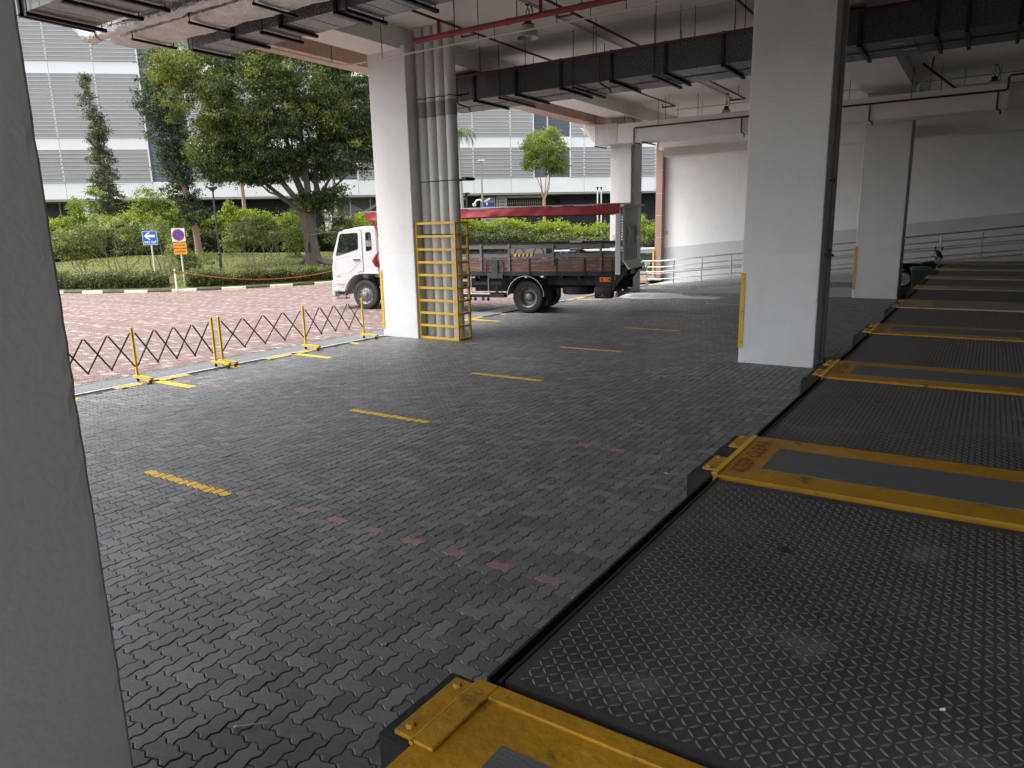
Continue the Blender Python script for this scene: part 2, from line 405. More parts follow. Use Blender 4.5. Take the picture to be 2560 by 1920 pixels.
M['bottle_green'] = mat('bottle_green', (0.02, 0.25, 0.08), 0.2, var=0.3, scale=9)
M['film'] = mat('shrink_film', (0.55, 0.57, 0.62), 0.25, var=0.25, scale=12, bump=0.5, bscale=20)
M['sack'] = mat('brown_sack', (0.09, 0.06, 0.05), 0.6, var=0.35, scale=5, bump=0.6, bscale=9, bdist=0.03)
M['print_black'] = mat('print_black', (0.02, 0.015, 0.01), 0.6, var=0.1)
M['litter'] = mat('litter_white', (0.62, 0.62, 0.60), 0.6, var=0.1)
M['leaf_dry'] = mat('dry_leaf', (0.30, 0.24, 0.15), 0.8, var=0.2, scale=20)
M['skin_dark'] = mat('seat_grey', (0.06, 0.065, 0.07), 0.8, var=0.2)
M['lf_tree'] = leaf_mat('leaf_tree', [(0.0, (0.018, 0.036, 0.010)), (0.45, (0.040, 0.068, 0.014)), (0.75, (0.085, 0.112, 0.020)), (1.0, (0.18, 0.185, 0.03))], 0.35)
M['lf_dark'] = leaf_mat('leaf_dark', [(0.0, (0.022, 0.04, 0.018)), (0.7, (0.042, 0.07, 0.03)), (1.0, (0.08, 0.12, 0.03))], 0.22)
M['lf_olive'] = leaf_mat('leaf_olive', [(0.0, (0.04, 0.05, 0.03)), (0.7, (0.07, 0.085, 0.048)), (1.0, (0.115, 0.13, 0.055))], 0.22)
M['lf_lime'] = leaf_mat('leaf_lime', [(0.0, (0.09, 0.13, 0.018)), (0.5, (0.17, 0.22, 0.022)), (1.0, (0.29, 0.33, 0.035))], 0.4)
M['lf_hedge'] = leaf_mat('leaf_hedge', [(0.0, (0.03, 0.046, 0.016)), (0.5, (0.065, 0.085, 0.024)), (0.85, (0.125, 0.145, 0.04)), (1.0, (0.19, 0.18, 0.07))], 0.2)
M['lf_shrub'] = leaf_mat('leaf_shrub', [(0.0, (0.05, 0.062, 0.020)), (0.5, (0.125, 0.145, 0.045)), (1.0, (0.29, 0.31, 0.13))], 0.35)
M['lf_bright'] = leaf_mat('leaf_bright', [(0.0, (0.055, 0.082, 0.016)), (0.6, (0.13, 0.17, 0.026)), (1.0, (0.26, 0.29, 0.05))], 0.4)
M['lf_palm'] = leaf_mat('leaf_palm', [(0.0, (0.06, 0.085, 0.03)), (1.0, (0.13, 0.16, 0.06))], 0.25)


# ------------------------------------------------------------------ mesh helpers
class MB:
    def __init__(self):
        self.v, self.f, self.mi = [], [], []

    def add(self, verts, faces, mi=0):
        o = len(self.v)
        self.v += [tuple(p) for p in verts]
        for f in faces:
            self.f.append(tuple(i + o for i in f))
            self.mi.append(mi)
        return self

    def box(self, a, b, mi=0):
        x0, y0, z0 = (min(a[i], b[i]) for i in range(3))
        x1, y1, z1 = (max(a[i], b[i]) for i in range(3))
        return self.add([(x0, y0, z0), (x1, y0, z0), (x1, y1, z0), (x0, y1, z0), (x0, y0, z1), (x1, y0, z1), (x1, y1, z1), (x0, y1, z1)],
                        [(0, 3, 2, 1), (4, 5, 6, 7), (0, 1, 5, 4), (1, 2, 6, 5), (2, 3, 7, 6), (3, 0, 4, 7)], mi)

    def cbox(self, a, b, c=0.01, mi=0):
        """box with chamfered edges"""
        bm = bmesh.new()
        bmesh.ops.create_cube(bm, size=1)
        s = [abs(b[i] - a[i]) for i in range(3)]
        m = [(b[i] + a[i]) / 2 for i in range(3)]
        for q in bm.verts:
            q.co = Vector((q.co.x * s[0] + m[0], q.co.y * s[1] + m[1], q.co.z * s[2] + m[2]))
        bmesh.ops.bevel(bm, geom=bm.edges[:], offset=min(c, min(s) * 0.45), segments=2, profile=0.5, affect='EDGES')
        return self.bm(bm, mi)

    def bm(self, bm, mi=0):
        bm.verts.index_update()
        self.add([q.co for q in bm.verts], [[q.index for q in f.verts] for f in bm.faces], mi)
        bm.free()
        return self

    def bar(self, p, q, w, h, mi=0, up=(0, 0, 1)):
        """rectangular bar from p to q, w across, h along 'up'"""
        p, q = Vector(p), Vector(q)
        d = (q - p).normalized()
        u = Vector(up)
        if abs(d.dot(u)) > 0.95:
            u = Vector((1, 0, 0))
        s = d.cross(u).normalized() * (w / 2)
        t = s.cross(d).normalized() * (h / 2)
        vs = [p - s - t, p + s - t, p + s + t, p - s + t, q - s - t, q + s - t, q + s + t, q - s + t]
        return self.add(vs, [(0, 1, 2, 3), (7, 6, 5, 4), (0, 4, 5, 1), (1, 5, 6, 2), (2, 6, 7, 3), (3, 7, 4, 0)], mi)

    def tube(self, pts, r, n=8, caps=True, mi=0):
        pts = [Vector(p) for p in pts]
        rs = r if isinstance(r, (list, tuple)) else [r] * len(pts)
        rings = []
        prev = None
        for i, p in enumerate(pts):
            d = ((pts[i + 1] if i + 1 < len(pts) else p) - (pts[i - 1] if i else p)).normalized()
            if prev is None:
                a = Vector((0, 0, 1)) if abs(d.z) < 0.9 else Vector((1, 0, 0))
                s = d.cross(a).normalized()
            else:
                s = (prev - d * prev.dot(d)).normalized()
            prev = s
            t = d.cross(s)
            k = 1.0
            if 0 < i < len(pts) - 1:
                c = (pts[i + 1] - p).normalized().dot((p - pts[i - 1]).normalized())
                k = 1 / max(0.6, math.sqrt(max(0.0, (1 + c) / 2)))
            rings.append([p + (s * math.cos(6.28318 * j / n) + t * math.sin(6.28318 * j / n)) * rs[i] * (k if k < 1.3 else 1.3) for j in range(n)])
        vs = [q for ring in rings for q in ring]
        fs = [(i * n + j, i * n + (j + 1) % n, (i + 1) * n + (j + 1) % n, (i + 1) * n + j) for i in range(len(rings) - 1) for j in range(n)]
        if caps:
            fs += [tuple(range(n))[::-1], tuple((len(rings) - 1) * n + j for j in range(n))]
        return self.add(vs, fs, mi)

    def lathe(self, prof, n=24, axis='z', c=(0, 0, 0), mi=0, a0=0.0, a1=6.2831853):
        """profile of (radius, height) turned about an axis"""
        full = abs(a1 - a0 - 6.2831853) < 1e-4
        m = n if full else n + 1
        vs = []
        for r, h in prof:
            for j in range(m):
                a = a0 + (a1 - a0) * j / n
                x, y = r * math.cos(a), r * math.sin(a)
                p = {'z': (x, y, h), 'y': (x, h, y), 'x': (h, x, y)}[axis]
                vs.append((p[0] + c[0], p[1] + c[1], p[2] + c[2]))
        fs = []
        for i in range(len(prof) - 1):
            for j in range(n):
                k = (j + 1) % m
                fs.append((i * m + j, i * m + k, (i + 1) * m + k, (i + 1) * m + j))
        return self.add(vs, fs, mi)

    def prism(self, poly, d0, d1, plane='xz', mi=0):
        """polygon (a,b) in a plane, extruded along the third axis from d0 to d1"""
        def P(a, b, d):
            return {'xz': (a, d, b), 'xy': (a, b, d), 'yz': (d, a, b)}[plane]
        n = len(poly)
        vs = [P(a, b, d0) for a, b in poly] + [P(a, b, d1) for a, b in poly]
        fs = [tuple(range(n))[::-1], tuple(range(n, 2 * n))] + [(i, (i + 1) % n, n + (i + 1) % n, n + i) for i in range(n)]
        return self.add(vs, fs, mi)

    def build(self, name, mats, parent=None, smooth=False, fix=True, **props):
        me = bpy.data.meshes.new(name)
        me.from_pydata(self.v, [], self.f)
        for m in (mats if isinstance(mats, (list, tuple)) else [mats]):
            me.materials.append(M[m] if isinstance(m, str) else m)
        if any(self.mi):
            me.polygons.foreach_set('material_index', self.mi)
        if fix:
            bm = bmesh.new()
            bm.from_mesh(me)
            bmesh.ops.recalc_face_normals(bm, faces=bm.faces)
            bm.to_mesh(me)
            bm.free()
        if smooth:
            me.polygons.foreach_set('use_smooth', [True] * len(me.polygons))
            me.set_sharp_from_angle(angle=R(40))
        me.update()
        return link(name, me, parent, **props)


def link(name, data, parent=None, **props):
    o = bpy.data.objects.new(name, data)
    COL.objects.link(o)
    if parent is not None:
        o.parent = parent
    for k, v in props.items():
        o[k] = v
    return o


def thing(name, label, cat, loc=(0, 0, 0), rotz=0.0, group=None):
    o = link(name, None)
    o.empty_display_size = 0.2
    o.location = loc
    o.rotation_euler = (0, 0, rotz)
    o['label'] = label
    o['category'] = cat
    if group:
        o['group'] = group
    return o


def tag(o, label, cat, group=None):
    o['label'] = label
    o['category'] = cat
    if group:
        o['group'] = group
    return o


def copy_tree(o, parent=None):
    c = o.copy()
    COL.objects.link(c)
    c.parent = parent
    for ch in list(o.children):
        copy_tree(ch, c)
    return c


def text_mesh(txt, size, mtl, name, parent, matrix, ext=0.0, align='CENTER', width=1.0, bold=0.0):
    cu = bpy.data.curves.new(name, 'FONT')
    cu.body = txt
    cu.size = size
    cu.align_x = align
    cu.align_y = 'CENTER'
    cu.extrude = ext
    cu.resolution_u = 3
    cu.offset = size * bold
    to = bpy.data.objects.new('tmp', cu)
    COL.objects.link(to)
    dg = bpy.context.evaluated_depsgraph_get()
    dg.update()
    me = bpy.data.meshes.new_from_object(to.evaluated_get(dg))
    bpy.data.objects.remove(to)
    bpy.data.curves.remove(cu)
    me.name = name
    me.materials.clear()
    me.materials.append(M[mtl])
    me.transform(matrix @ Matrix.Diagonal((width, 1, 1, 1)))
    return link(name, me, parent)


def mesh_np(name, V, F, mats, mi=None, tone=None, parent=None, **props):
    """big mesh from arrays: V (n,3); F list of face arrays (all the same size per array)"""
    me = bpy.data.meshes.new(name)
    me.vertices.add(len(V))
    me.vertices.foreach_set('co', np.ascontiguousarray(V, dtype=np.float32).ravel())
    loops = np.concatenate([f.ravel() for f in F])
    sizes = np.concatenate([np.full(len(f), f.shape[1]) for f in F])
    starts = np.concatenate([[0], np.cumsum(sizes)[:-1]])
    me.loops.add(len(loops))
    me.loops.foreach_set('vertex_index', loops.astype(np.int32))
    me.polygons.add(len(sizes))
    me.polygons.foreach_set('loop_start', starts.astype(np.int32))
    for m in mats:
        me.materials.append(M[m])
    if mi is not None:
        me.polygons.foreach_set('material_index', mi.astype(np.int32))
    if tone is not None:
        a = me.attributes.new('tone', 'FLOAT', 'POINT')
        a.data.foreach_set('value', tone.astype(np.float32))
    me.update(calc_edges=True)
    me.validate()
    me.shade_flat()
    return link(name, me, parent, **props)


# ------------------------------------------------------------------ garden frame: t along the street facade, p away from the bay
AX = Vector((math.cos(R(42)), math.sin(R(42)), 0))
NX = Vector((-math.sin(R(42)), math.cos(R(42)), 0))


def gp(t, p, z=0.0):
    q = AX * t + NX * p
    return Vector((q.x, q.y, z))


def kerb_p(t):
    d = t + 10.6
    if d < -9:
        return 36.5 + 0.043 * 81 + (-d - 9) * 0.5
    if d > 8:
        return 36.5 + 0.043 * 64 + (d - 8) * 0.66
    return 36.5 + 0.043 * d * d


def lawn_z(t, p):
    s = p - kerb_p(t)
    z = 0.12 + 0.1 * max(0.0, s - 0.4)
    cap = 1.42 - 0.02 * max(0.0, t + 10)
    return min(z, cap) + 0.03 * math.sin(t * 0.9) * min(1, max(0, s) / 3)


# ------------------------------------------------------------------ ground and paving
g = MB()
g.add([(-400, -400, -0.30), (400, -400, -0.30), (400, 400, -0.30), (-400, 400, -0.30)], [(0, 1, 2, 3)])
g.build('ground', 'asphalt', kind='structure')

mU = 0.1127


def s_edge(p, d):
    """zig-zag joint along a unit edge from p in direction d (units of one module)"""
    n = (-d[1], d[0])
    k = 0.105
    return [(p[0] + d[0] * t + n[0] * o, p[1] + d[1] * t + n[1] * o) for t, o in ((0, 0), (0.33, k), (0.67, -k))]


def domino(vert):
    w, h = (1, 2) if vert else (2, 1)
    pts = []
    for i in range(w):
        pts += s_edge((i, 0), (1, 0))
    for j in range(h):
        pts += s_edge((w, j), (0, 1))
    # the far sides are walked backwards but follow the same curve (it is point-symmetric)
    for i in range(w, 0, -1):
        e = s_edge((i - 1, h), (1, 0)) + [(i, h)]
        pts += e[::-1][:3]
    for j in range(h, 0, -1):
        e = s_edge((0, j - 1), (0, 1)) + [(0, j)]
        pts += e[::-1][:3]
    # drop points where the joint runs straight through
    out = []
    n = len(pts)
    for i, p in enumerate(pts):
        a, b = pts[i - 1], pts[(i + 1) % n]
        if abs((p[0] - a[0]) * (b[1] - p[1]) - (p[1] - a[1]) * (b[0] - p[0])) > 1e-6:
            out.append(p)
    return np.array(out) * mU


def inset(poly, d):
    n = len(poly)
    out = []
    for i in range(n):
        a, p, b = poly[i - 1], poly[i], poly[(i + 1) % n]
        e1, e2 = (p - a) / np.linalg.norm(p - a), (b - p) / np.linalg.norm(b - p)
        n1, n2 = np.array((-e1[1], e1[0])), np.array((-e2[1], e2[0]))
        m = n1 + n2
        m /= max(0.3, 1 + n1 @ n2)
        out.append(p + m * d)
    return np.array(out)


def paver_template(vert, full, gap=0.0023, cham=0.0052, depth=0.028):
    o = domino(vert)
    a, b = inset(o, gap), inset(o, gap + cham)
    n = len(o)
    i = np.arange(n)
    j = (i + 1) % n
    c = lambda q, z: np.c_[q, np.full(n, z)]
    if full:
        V = np.r_[c(a, -depth), c(a, -cham * 0.75), c(b, 0.0)]
        Q = np.r_[np.c_[i, j, n + j, n + i], np.c_[n + i, n + j, 2 * n + j, 2 * n + i]]
        T = (2 * n + i)[None, :]
    else:
        V = np.r_[c(a, -0.016), c(b, 0.0)]
        Q = np.c_[i, j, n + j, n + i]
        T = (n + i)[None, :]
    return V, Q, T


def cam_xy(x, y, z=0.0):
    d = Vector((x, y, z - H_CAM))
    w = d.dot(fwd)
    if w < 0.1:
        return None
    return 1280 + 1783.48 * d.dot(r2) / w, 960 - 1783.48 * d.dot(u2) / w


def herring(x0, x1, y0, y1, off=(0.0, 0.0)):
    """origins of horizontal and vertical pavers covering a rectangle"""
    i = np.arange(math.floor((x0 - off[0]) / mU) - 1, math.ceil((x1 - off[0]) / mU) + 1)
    j = np.arange(math.floor((y0 - off[1]) / mU) - 1, math.ceil((y1 - off[1]) / mU) + 1)
    I, J = np.meshgrid(i, j, indexing='ij')
    I, J = I.ravel(), J.ravel()
    k = (I - J) % 4
    out = []
    for vert, kk in ((False, 0), (True, 3)):
        s = k == kk
        a, b = I[s], J[s]
        w, h = (1, 2) if vert else (2, 1)
        cx, cy = (a + w / 2) * mU + off[0], (b + h / 2) * mU + off[1]
        ok = (cx > x0 + 0.02) & (cx < x1 - 0.02) & (cy > y0) & (cy < y1)
        out.append((vert, a[ok], b[ok], a[ok] * mU + off[0], b[ok] * mU + off[1], cx[ok], cy[ok]))
    return out


def lay(name, parent, sets, mats, picker, detail, near_n, near_ok):
    """pavers: the nearest near_n that are in view become objects, the rest one mesh"""
    allp = []
    for vert, a, b, ox, oy, cx, cy in sets:
        for q in range(len(a)):
            allp.append((cx[q] ** 2 + cy[q] ** 2, vert, int(a[q]), int(b[q]), ox[q], oy[q], cx[q], cy[q]))
    allp.sort()
    tmpl = {}
    shared = {}
    V, Q, T, MQ, MT, TN = [], [], [], [], [], []
    base = 0
    made = 0
    for d2, vert, a, b, ox, oy, cx, cy in allp:
        m = picker(vert, a, b, cx, cy)
        z = random.gauss(0, 0.0011)
        full = detail and d2 < 144
        if (vert, full) not in tmpl:
            tmpl[(vert, full)] = paver_template(vert, full)
        tv, tq, tt = tmpl[(vert, full)]
        if made < near_n and near_ok(cx, cy):
            key = (vert, m)
            if key not in shared:
                me = bpy.data.meshes.new('paver')
                ctr = np.array([mU if not vert else mU / 2, mU / 2 if not vert else mU, 0])
                me.from_pydata((tv - ctr).tolist(), [], tq.tolist() + tt.tolist())
                me.materials.append(M[mats[m]])
                at = me.attributes.new('tone', 'FLOAT', 'POINT')
                shared[key] = me
            o = link('paver', shared[key], parent)
            o.location = (cx, cy, z)
            o.rotation_euler = (random.gauss(0, 0.004), random.gauss(0, 0.004), random.gauss(0, 0.004))
            made += 1
            continue
        vv = tv.copy()
        vv[:, 0] += ox
        vv[:, 1] += oy
        vv[:, 2] += z + (vv[:, 0] - cx) * random.gauss(0, 0.004) + (vv[:, 1] - cy) * random.gauss(0, 0.004)
        V.append(vv)
        Q.append(tq + base)
        T.append(tt + base)
        MQ.append(np.full(len(tq), m))
        MT.append(np.full(1, m))
        TN.append(np.full(len(tv), random.random()))
        base += len(tv)
    F = [np.concatenate(Q), np.concatenate(T)]
    return mesh_np(name, np.concatenate(V), F, mats, np.r_[np.concatenate(MQ), np.concatenate(MT)], np.concatenate(TN), parent, kind='stuff')


# -- the bay floor (grey zig-zag pavers in herringbone)
floor = MB().add([(-12.62, -8, -0.02), (4, -8, -0.02), (4, 34, -0.02), (-12.62, 34, -0.02)], [(0, 1, 2, 3)]).build('floor', 'bedding', kind='structure')
P_OFF = (-0.006, 0.020)
faded_rows = (4.13, 6.95, 10.2)


def pick_grey(vert, a, b, cx, cy):
    if not vert:
        if cx > -6.15 and cx < -1.3 and abs(cy - 4.205) < 0.06:
            return 1
        if cx > -6.15 and cx < -1.3 and abs(cy - 7.36) < 0.06 and random.random() < 0.75:
            return 1
        if cx < -9.3 and abs(cy - 4.205) < 0.06:
            return 1
        if cx < -9.3 and abs(cy - 7.36) < 0.06 and random.random() < 0.5:
            return 1
    return 0


def ok_near(cx, cy):
    q = cam_xy(cx, cy)
    if q is None or cx > -1.36:
        return False
    # right of the nearest column's edge, left of the dock edge
    xe = 44 + (q[1] - 58) * 0.157
    return xe < q[0] < 2560 and -20 < q[1] < 1990


def ok_seen(cx, cy):
    q = cam_xy(cx, cy)
    return q is not None and q[0] > 40 + (q[1] - 58) * 0.157 and q[0] < 2600 and q[1] < 1990


# leave out what is wholly outside the frame or behind the nearest column
def crop(sets, fn):
    out = []
    for vert, a, b, ox, oy, cx, cy in sets:
        k = np.array([fn(x, y) for x, y in zip(cx, cy)])
        out.append((vert, a[k], b[k], ox[k], oy[k], cx[k], cy[k]))
    return out


def in_frame(cx, cy):
    q = cam_xy(cx, cy)
    return q is not None and -260 < q[0] < 2700 and q[1] < 2250


grey_sets = crop(herring(-12.42, -0.95, 0.4, 33.0, P_OFF), in_frame)
grey_sets2 = []
for vert, a, b, ox, oy, cx, cy in grey_sets:          # the ramps stand on the far end
    k = ~((cy > 27.4) & (cx > -9.5) & (cy < 30.5)) & ~((cy > 30.4) & (cx > -12.4))
    grey_sets2.append((vert, a[k], b[k], ox[k], oy[k], cx[k], cy[k]))
lay('paver_field', floor, grey_sets2, ['paver', 'paver_pink'], pick_grey, True, 300, ok_near)

# -- painted bay dashes: paver tops cut to the painted rectangle, 1.5 mm of paint on top
tops = {v: inset(domino(v), 0.0075) for v in (False, True)}


def clip(poly, x0, x1, y0, y1):
    for ax, lim, sgn in ((0, x0, 1), (0, x1, -1), (1, y0, 1), (1, y1, -1)):
        out = []
        n = len(poly)
        for i in range(n):
            a, b = poly[i - 1], poly[i]
            ia, ib = sgn * (a[ax] - lim) >= 0, sgn * (b[ax] - lim) >= 0
            if ia != ib:
                t = (lim - a[ax]) / (b[ax] - a[ax])
                out.append((a[0] + (b[0] - a[0]) * t, a[1] + (b[1] - a[1]) * t))
            if ib:
                out.append(b)
        poly = out
        if not poly:
            return []
    return poly


def dash(x0, x1, y0, y1, mtl, name='painted_dash', sets=None, parent=None):
    m = MB()
    for vert, a, b, ox, oy, cx, cy in (sets or herring(x0 - 0.3, x1 + 0.3, y0 - 0.3, y1 + 0.3, P_OFF)):
        for q in range(len(a)):
            if not (x0 - 0.3 < cx[q] < x1 + 0.3 and y0 - 0.3 < cy[q] < y1 + 0.3):
                continue
            pl = clip([(p[0] + ox[q], p[1] + oy[q]) for p in tops[vert]], x0, x1, y0, y1)
            if len(pl) > 2:
                m.add([(p[0], p[1], 0.0035) for p in pl], [tuple(range(len(pl)))])
    if m.v:
        return m.build(name, mtl, parent or floor, fix=False)


for k, y in enumerate((4.065, 7.22, 10.30, 13.58, 17.0, 20.25, 23.5)):
    dash(-7.66, -6.18, y, y + 0.135, 'paint_y' if k < 5 else 'paint_y_faded')
for y in (7.05, 10.25):
    dash(-12.56, -11.35, y, y + 0.16, 'paint_y', 'painted_tee')
    dash(-12.57, -12.43, y - 0.65, y + 0.75, 'paint_y', 'painted_tee')
for y in (5.55, 8.66, 11.98):
    dash(-12.5, -12.22, y, y + 0.13, 'paint_y', 'painted_mark')
for y in (16.8, 23.4):
    dash(-12.56, -11.45, y, y + 0.16, 'paint_y', 'painted_tee')
    dash(-12.57, -12.45, y - 0.55, y + 0.75, 'paint_y', 'painted_tee')
dash(-12.5, -12.2, 18.35, 18.48, 'paint_y', 'painted_mark')

# white cement line and the drain with its grates along the mouth of the bay
MB().box((-12.68, -6, -0.03), (-12.62, 31, 0.001)).build('drain_edge', 'paint_w', floor)
drain = MB().box((-13.46, -6, -0.25), (-12.68, 31, -0.06)).box((-13.46, -6, -0.06), (-13.40, 31, 0.002)).build('drain', 'conc_dark', kind='structure')
gm = MB()
gm.box((-13.395, 0.005, -0.04), (-13.375, 0.985, -0.001)).box((-12.715, 0.005, -0.04), (-12.69, 0.985, -0.001))
for i in range(20):
    y = 0.02 + i * 0.049
    gm.box((-13.375, y, -0.035), (-12.715, y + 0.016, -0.003))
gm.box((-13.05, 0.0, -0.034), (-13.038, 0.99, -0.006))
g0 = gm.build('grate', 'grate', drain)
for k in range(1, 31):
    o = g0.copy()
    COL.objects.link(o)
    o.location = (0, k * 0.99, 0)

# -- the yard outside: red and white pavers
road = MB().add([(-60, -10, -0.02), (-13.46, -10, -0.02), (-13.46, 60, -0.02), (-60, 60, -0.02)], [(0, 1, 2, 3)]).build('road', 'bedding_red', kind='structure')


def in_yard(cx, cy):
    t = AX.x * cx + AX.y * cy
    p = NX.x * cx + NX.y * cy
    if p > kerb_p(t) - 0.12:
        return False
    q = cam_xy(cx, cy)
    if q is None:
        return False
    return -40 + (q[1] - 58) * 0.157 < q[0] < 1680 and q[1] < 1010


def pick_red(vert, a, b, cx, cy):
    if not vert and b % 9 == 0:
        return 1
    if not vert and (a % 8 == 2) and (b % 6 == 2):
        return 1
    return 1 if random.random() < 0.03 else 0


red_sets = crop(herring(-44, -13.46, 3.0, 46.0), in_yard)
far_sets = crop(herring(-13.46, -9.5, 31.2, 46.0), in_yard)
far_sets = [(v, *[q[(c[4] > 31.2) & ((c[3] < -13.0) | (c[4] > 34.0))] for q in c]) for v, *c in [(s[0], s[1], s[2], s[3], s[4], s[5], s[6]) for s in []]] or far_sets
lay('paver_field', road, [r for r in red_sets], ['paver_red', 'paver_white'], pick_red, False, 300,
    lambda x, y: ok_seen(x, y))

# yellow lines beside the kerb and at the corner of the yard
for a, b in (((-13.0, 33.6), (-14.9, 33.4)), ((-12.9, 31.5), (-15.2, 31.9))):
    p, q = Vector((*a, 0.004)), Vector((*b, 0.004))
    s = (q - p).cross(Vector((0, 0, 1))).normalized() * 0.06
    MB().add([p - s, q - s, q + s, p + s], [(0, 1, 2, 3)]).build('painted_line', 'paint_y', road)

# kerb stones, black and white by turns
kerb = MB()
ts = [-26 + 0.5 * i for i in range(74)]
vs, fs = [], []
for i, t in enumerate(ts):
    p = kerb_p(t)
    vs += [gp(t, p + 0.155, 0.105), gp(t, p + 0.34, 0.105), gp(t, p + 0.155, -0.05), gp(t, p + 0.34, -0.05)]
    if i:
        o = i * 4
        fs += [(o - 4, o, o + 1, o - 3), (o - 3, o + 1, o + 3, o - 1)]
kerb = kerb.add(vs, fs).build('kerb', 'kerb_top', kind='structure')
t = -26.0
k = 0
arc = t
while t < 8:
    # stones about 1.05 m long measured along the kerb
    dt = 1.0 / math.hypot(1, (kerb_p(t + 0.5) - kerb_p(t)) / 0.5) * 1.12
    st = MB()
    prof = [(0.0, -0.02), (0.005, 0.085), (0.03, 0.118), (0.15, 0.122), (0.15, -0.02)]
    ring = []
    for tt in (t + 0.006, t + dt / 2, t + dt - 0.006):
        ring.append([gp(tt, kerb_p(tt) + a, z) for a, z in prof])
    vs = [q for r_ in ring for q in r_]
    n = len(prof)
    fs = [(i * n + j, i * n + j + 1, (i + 1) * n + j + 1, (i + 1) * n + j) for i in range(2) for j in range(n - 1)]
    fs += [tuple(range(n)), tuple(2 * n + j for j in range(n))[::-1]]
    st.add(vs, fs).build('kerb_stone', 'kerb_white' if k % 2 else 'kerb_black', kerb)
    t += dt
    k += 1
# yellow line in front of the kerb
vs, fs = [], []
for i, t in enumerate(ts):
    p = kerb_p(t)
    vs += [gp(t, p - 0.10, 0.006), gp(t, p - 0.02, 0.006)]
    if i:
        fs.append((2 * i - 2, 2 * i, 2 * i + 1, 2 * i - 1))
MB().add(vs, fs).build('painted_line', 'paint_y', road)

# lawn rising from the kerb
vs, fs = [], []
tl = np.arange(-40, 31, 1.0)
pl = np.r_[np.arange(0.34, 16, 0.6), 20, 28, 40]
for i, t in enumerate(tl):
    for j, s_ in enumerate(pl):
        p = kerb_p(t) + s_
        vs.append(gp(t, p, lawn_z(t, p)))
        if i and j:
            n = len(pl)
            fs.append(((i - 1) * n + j - 1, i * n + j - 1, i * n + j, (i - 1) * n + j))
lawn = MB().add(vs, fs).build('lawn', 'lawn', smooth=True, kind='structure')
nb = 30000
tt = rng.uniform(-22, 2, nb)
ss = rng.uniform(0.5, 13, nb) ** 1.0
B = []
for a, s_ in zip(tt, ss):
    p = kerb_p(a) + s_
    B.append(gp(a, p, lawn_z(a, p)))
B = np.array([tuple(b) for b in B])
ang = rng.uniform(0, 6.28, nb)
hh = rng.uniform(0.03, 0.09, nb)
dx = np.c_[np.cos(ang), np.sin(ang), np.zeros(nb)] * 0.012
lean = np.c_[rng.normal(0, 0.03, nb), rng.normal(0, 0.03, nb), hh]
GV = np.stack([B - dx, B + dx, B + lean], 1).reshape(-1, 3)
mesh_np('grass', GV, [np.arange(nb * 3).reshape(-1, 3)], ['grass'], None, np.repeat(rng.uniform(0, 1, nb), 3), None, kind='stuff')

# ------------------------------------------------------------------ the loading bay shell
CEIL = 7.1
cl = MB()
cl.box((-13.6, -4.5, CEIL), (14, 34.5, CEIL + 0.4))
ceiling = cl.build('ceiling', 'ceil_paint', kind='structure')
for x0, x1 in ((-12.55, -11.58), (-3.75, -2.35)):
    MB().box((x0, -4.5, 6.64), (x1, 33.2, CEIL)).build('ceiling_beam', 'beam_paint', kind='structure')
for y0 in (-0.6, 13.3, 26.75):
    MB().box((-11.58, y0 + 0.1, 6.72), (-3.75, y0 + 0.75, CEIL)).build('ceiling_beam', 'beam_paint', kind='structure') if y0 < 0 else None
MB().box((-13.62, -4.5, 6.5), (-13.05, 34.5, CEIL + 0.4)).build('roof_edge', 'fascia_tile', kind='structure')
# joint lines cast into the soffit
jl = MB()
for y in (10.2, 15.0, 18.6, 22.0, 29.5):
    jl.box((-11.58, y, CEIL - 0.006), (-3.75, y + 0.02, CEIL))
jl.build('soffit_joint', 'beam_paint', ceiling)
# end wall, granite end pier, the shed behind the dock
MB().box((-12.9, 33.2, -0.1), (14, 33.6, 5.95)).build('wall', 'wall_paint', kind='structure')
MB().box((-12.9, 32.3, 5.95), (14, 33.6, 6.35)).box((-12.9, 32.9, 6.35), (14, 33.6, CEIL)).build('wall_beam', 'beam_paint', kind='structure')
MB().box((-11.9, 27.65, 5.28), (14, 28.5, 5.62)).build('low_beam', 'beam_paint', kind='structure') if False else None
MB().box((6.5, -6, -0.1), (6.9, 33.2, CEIL)).build('warehouse_wall', 'wall_grey', kind='structure')
MB().box((2.6, -4.9, -0.1), (6.5, -4.5, CEIL)).build('sky_blocker', 'wall_grey', kind='structure')  # unseen slab added to keep sky light off the nearest column and dock plates
pier = thing('granite_pier', 'pink granite pier at the left end of the white ramp wall', 'pier', (-13.0, 33.25, 0))
z = 0.0
for k, h in enumerate((1.02, 1.02, 1.02, 1.02, 1.02, 1.02, 0.9)):
    MB().cbox((-0.22, -0.4, z + 0.006), (0.1, 0.3, z + h - 0.006), 0.006).build('granite_slab', 'granite', pier)
    z += h
MB().box((-0.215, -0.39, 0), (0.09, 0.29, z)).build('mortar_core', 'beam_paint', pier)
gy = MB().cbox((-0.30, -0.46, 0.25), (-0.22, -0.36, 1.45), 0.004).build('corner_guard', 'guard_y', pier)

# low kerbed ramp in front, rising ramp behind
def ramp_z(x):
    return max(0.0, 0.095 * (x + 12.0))


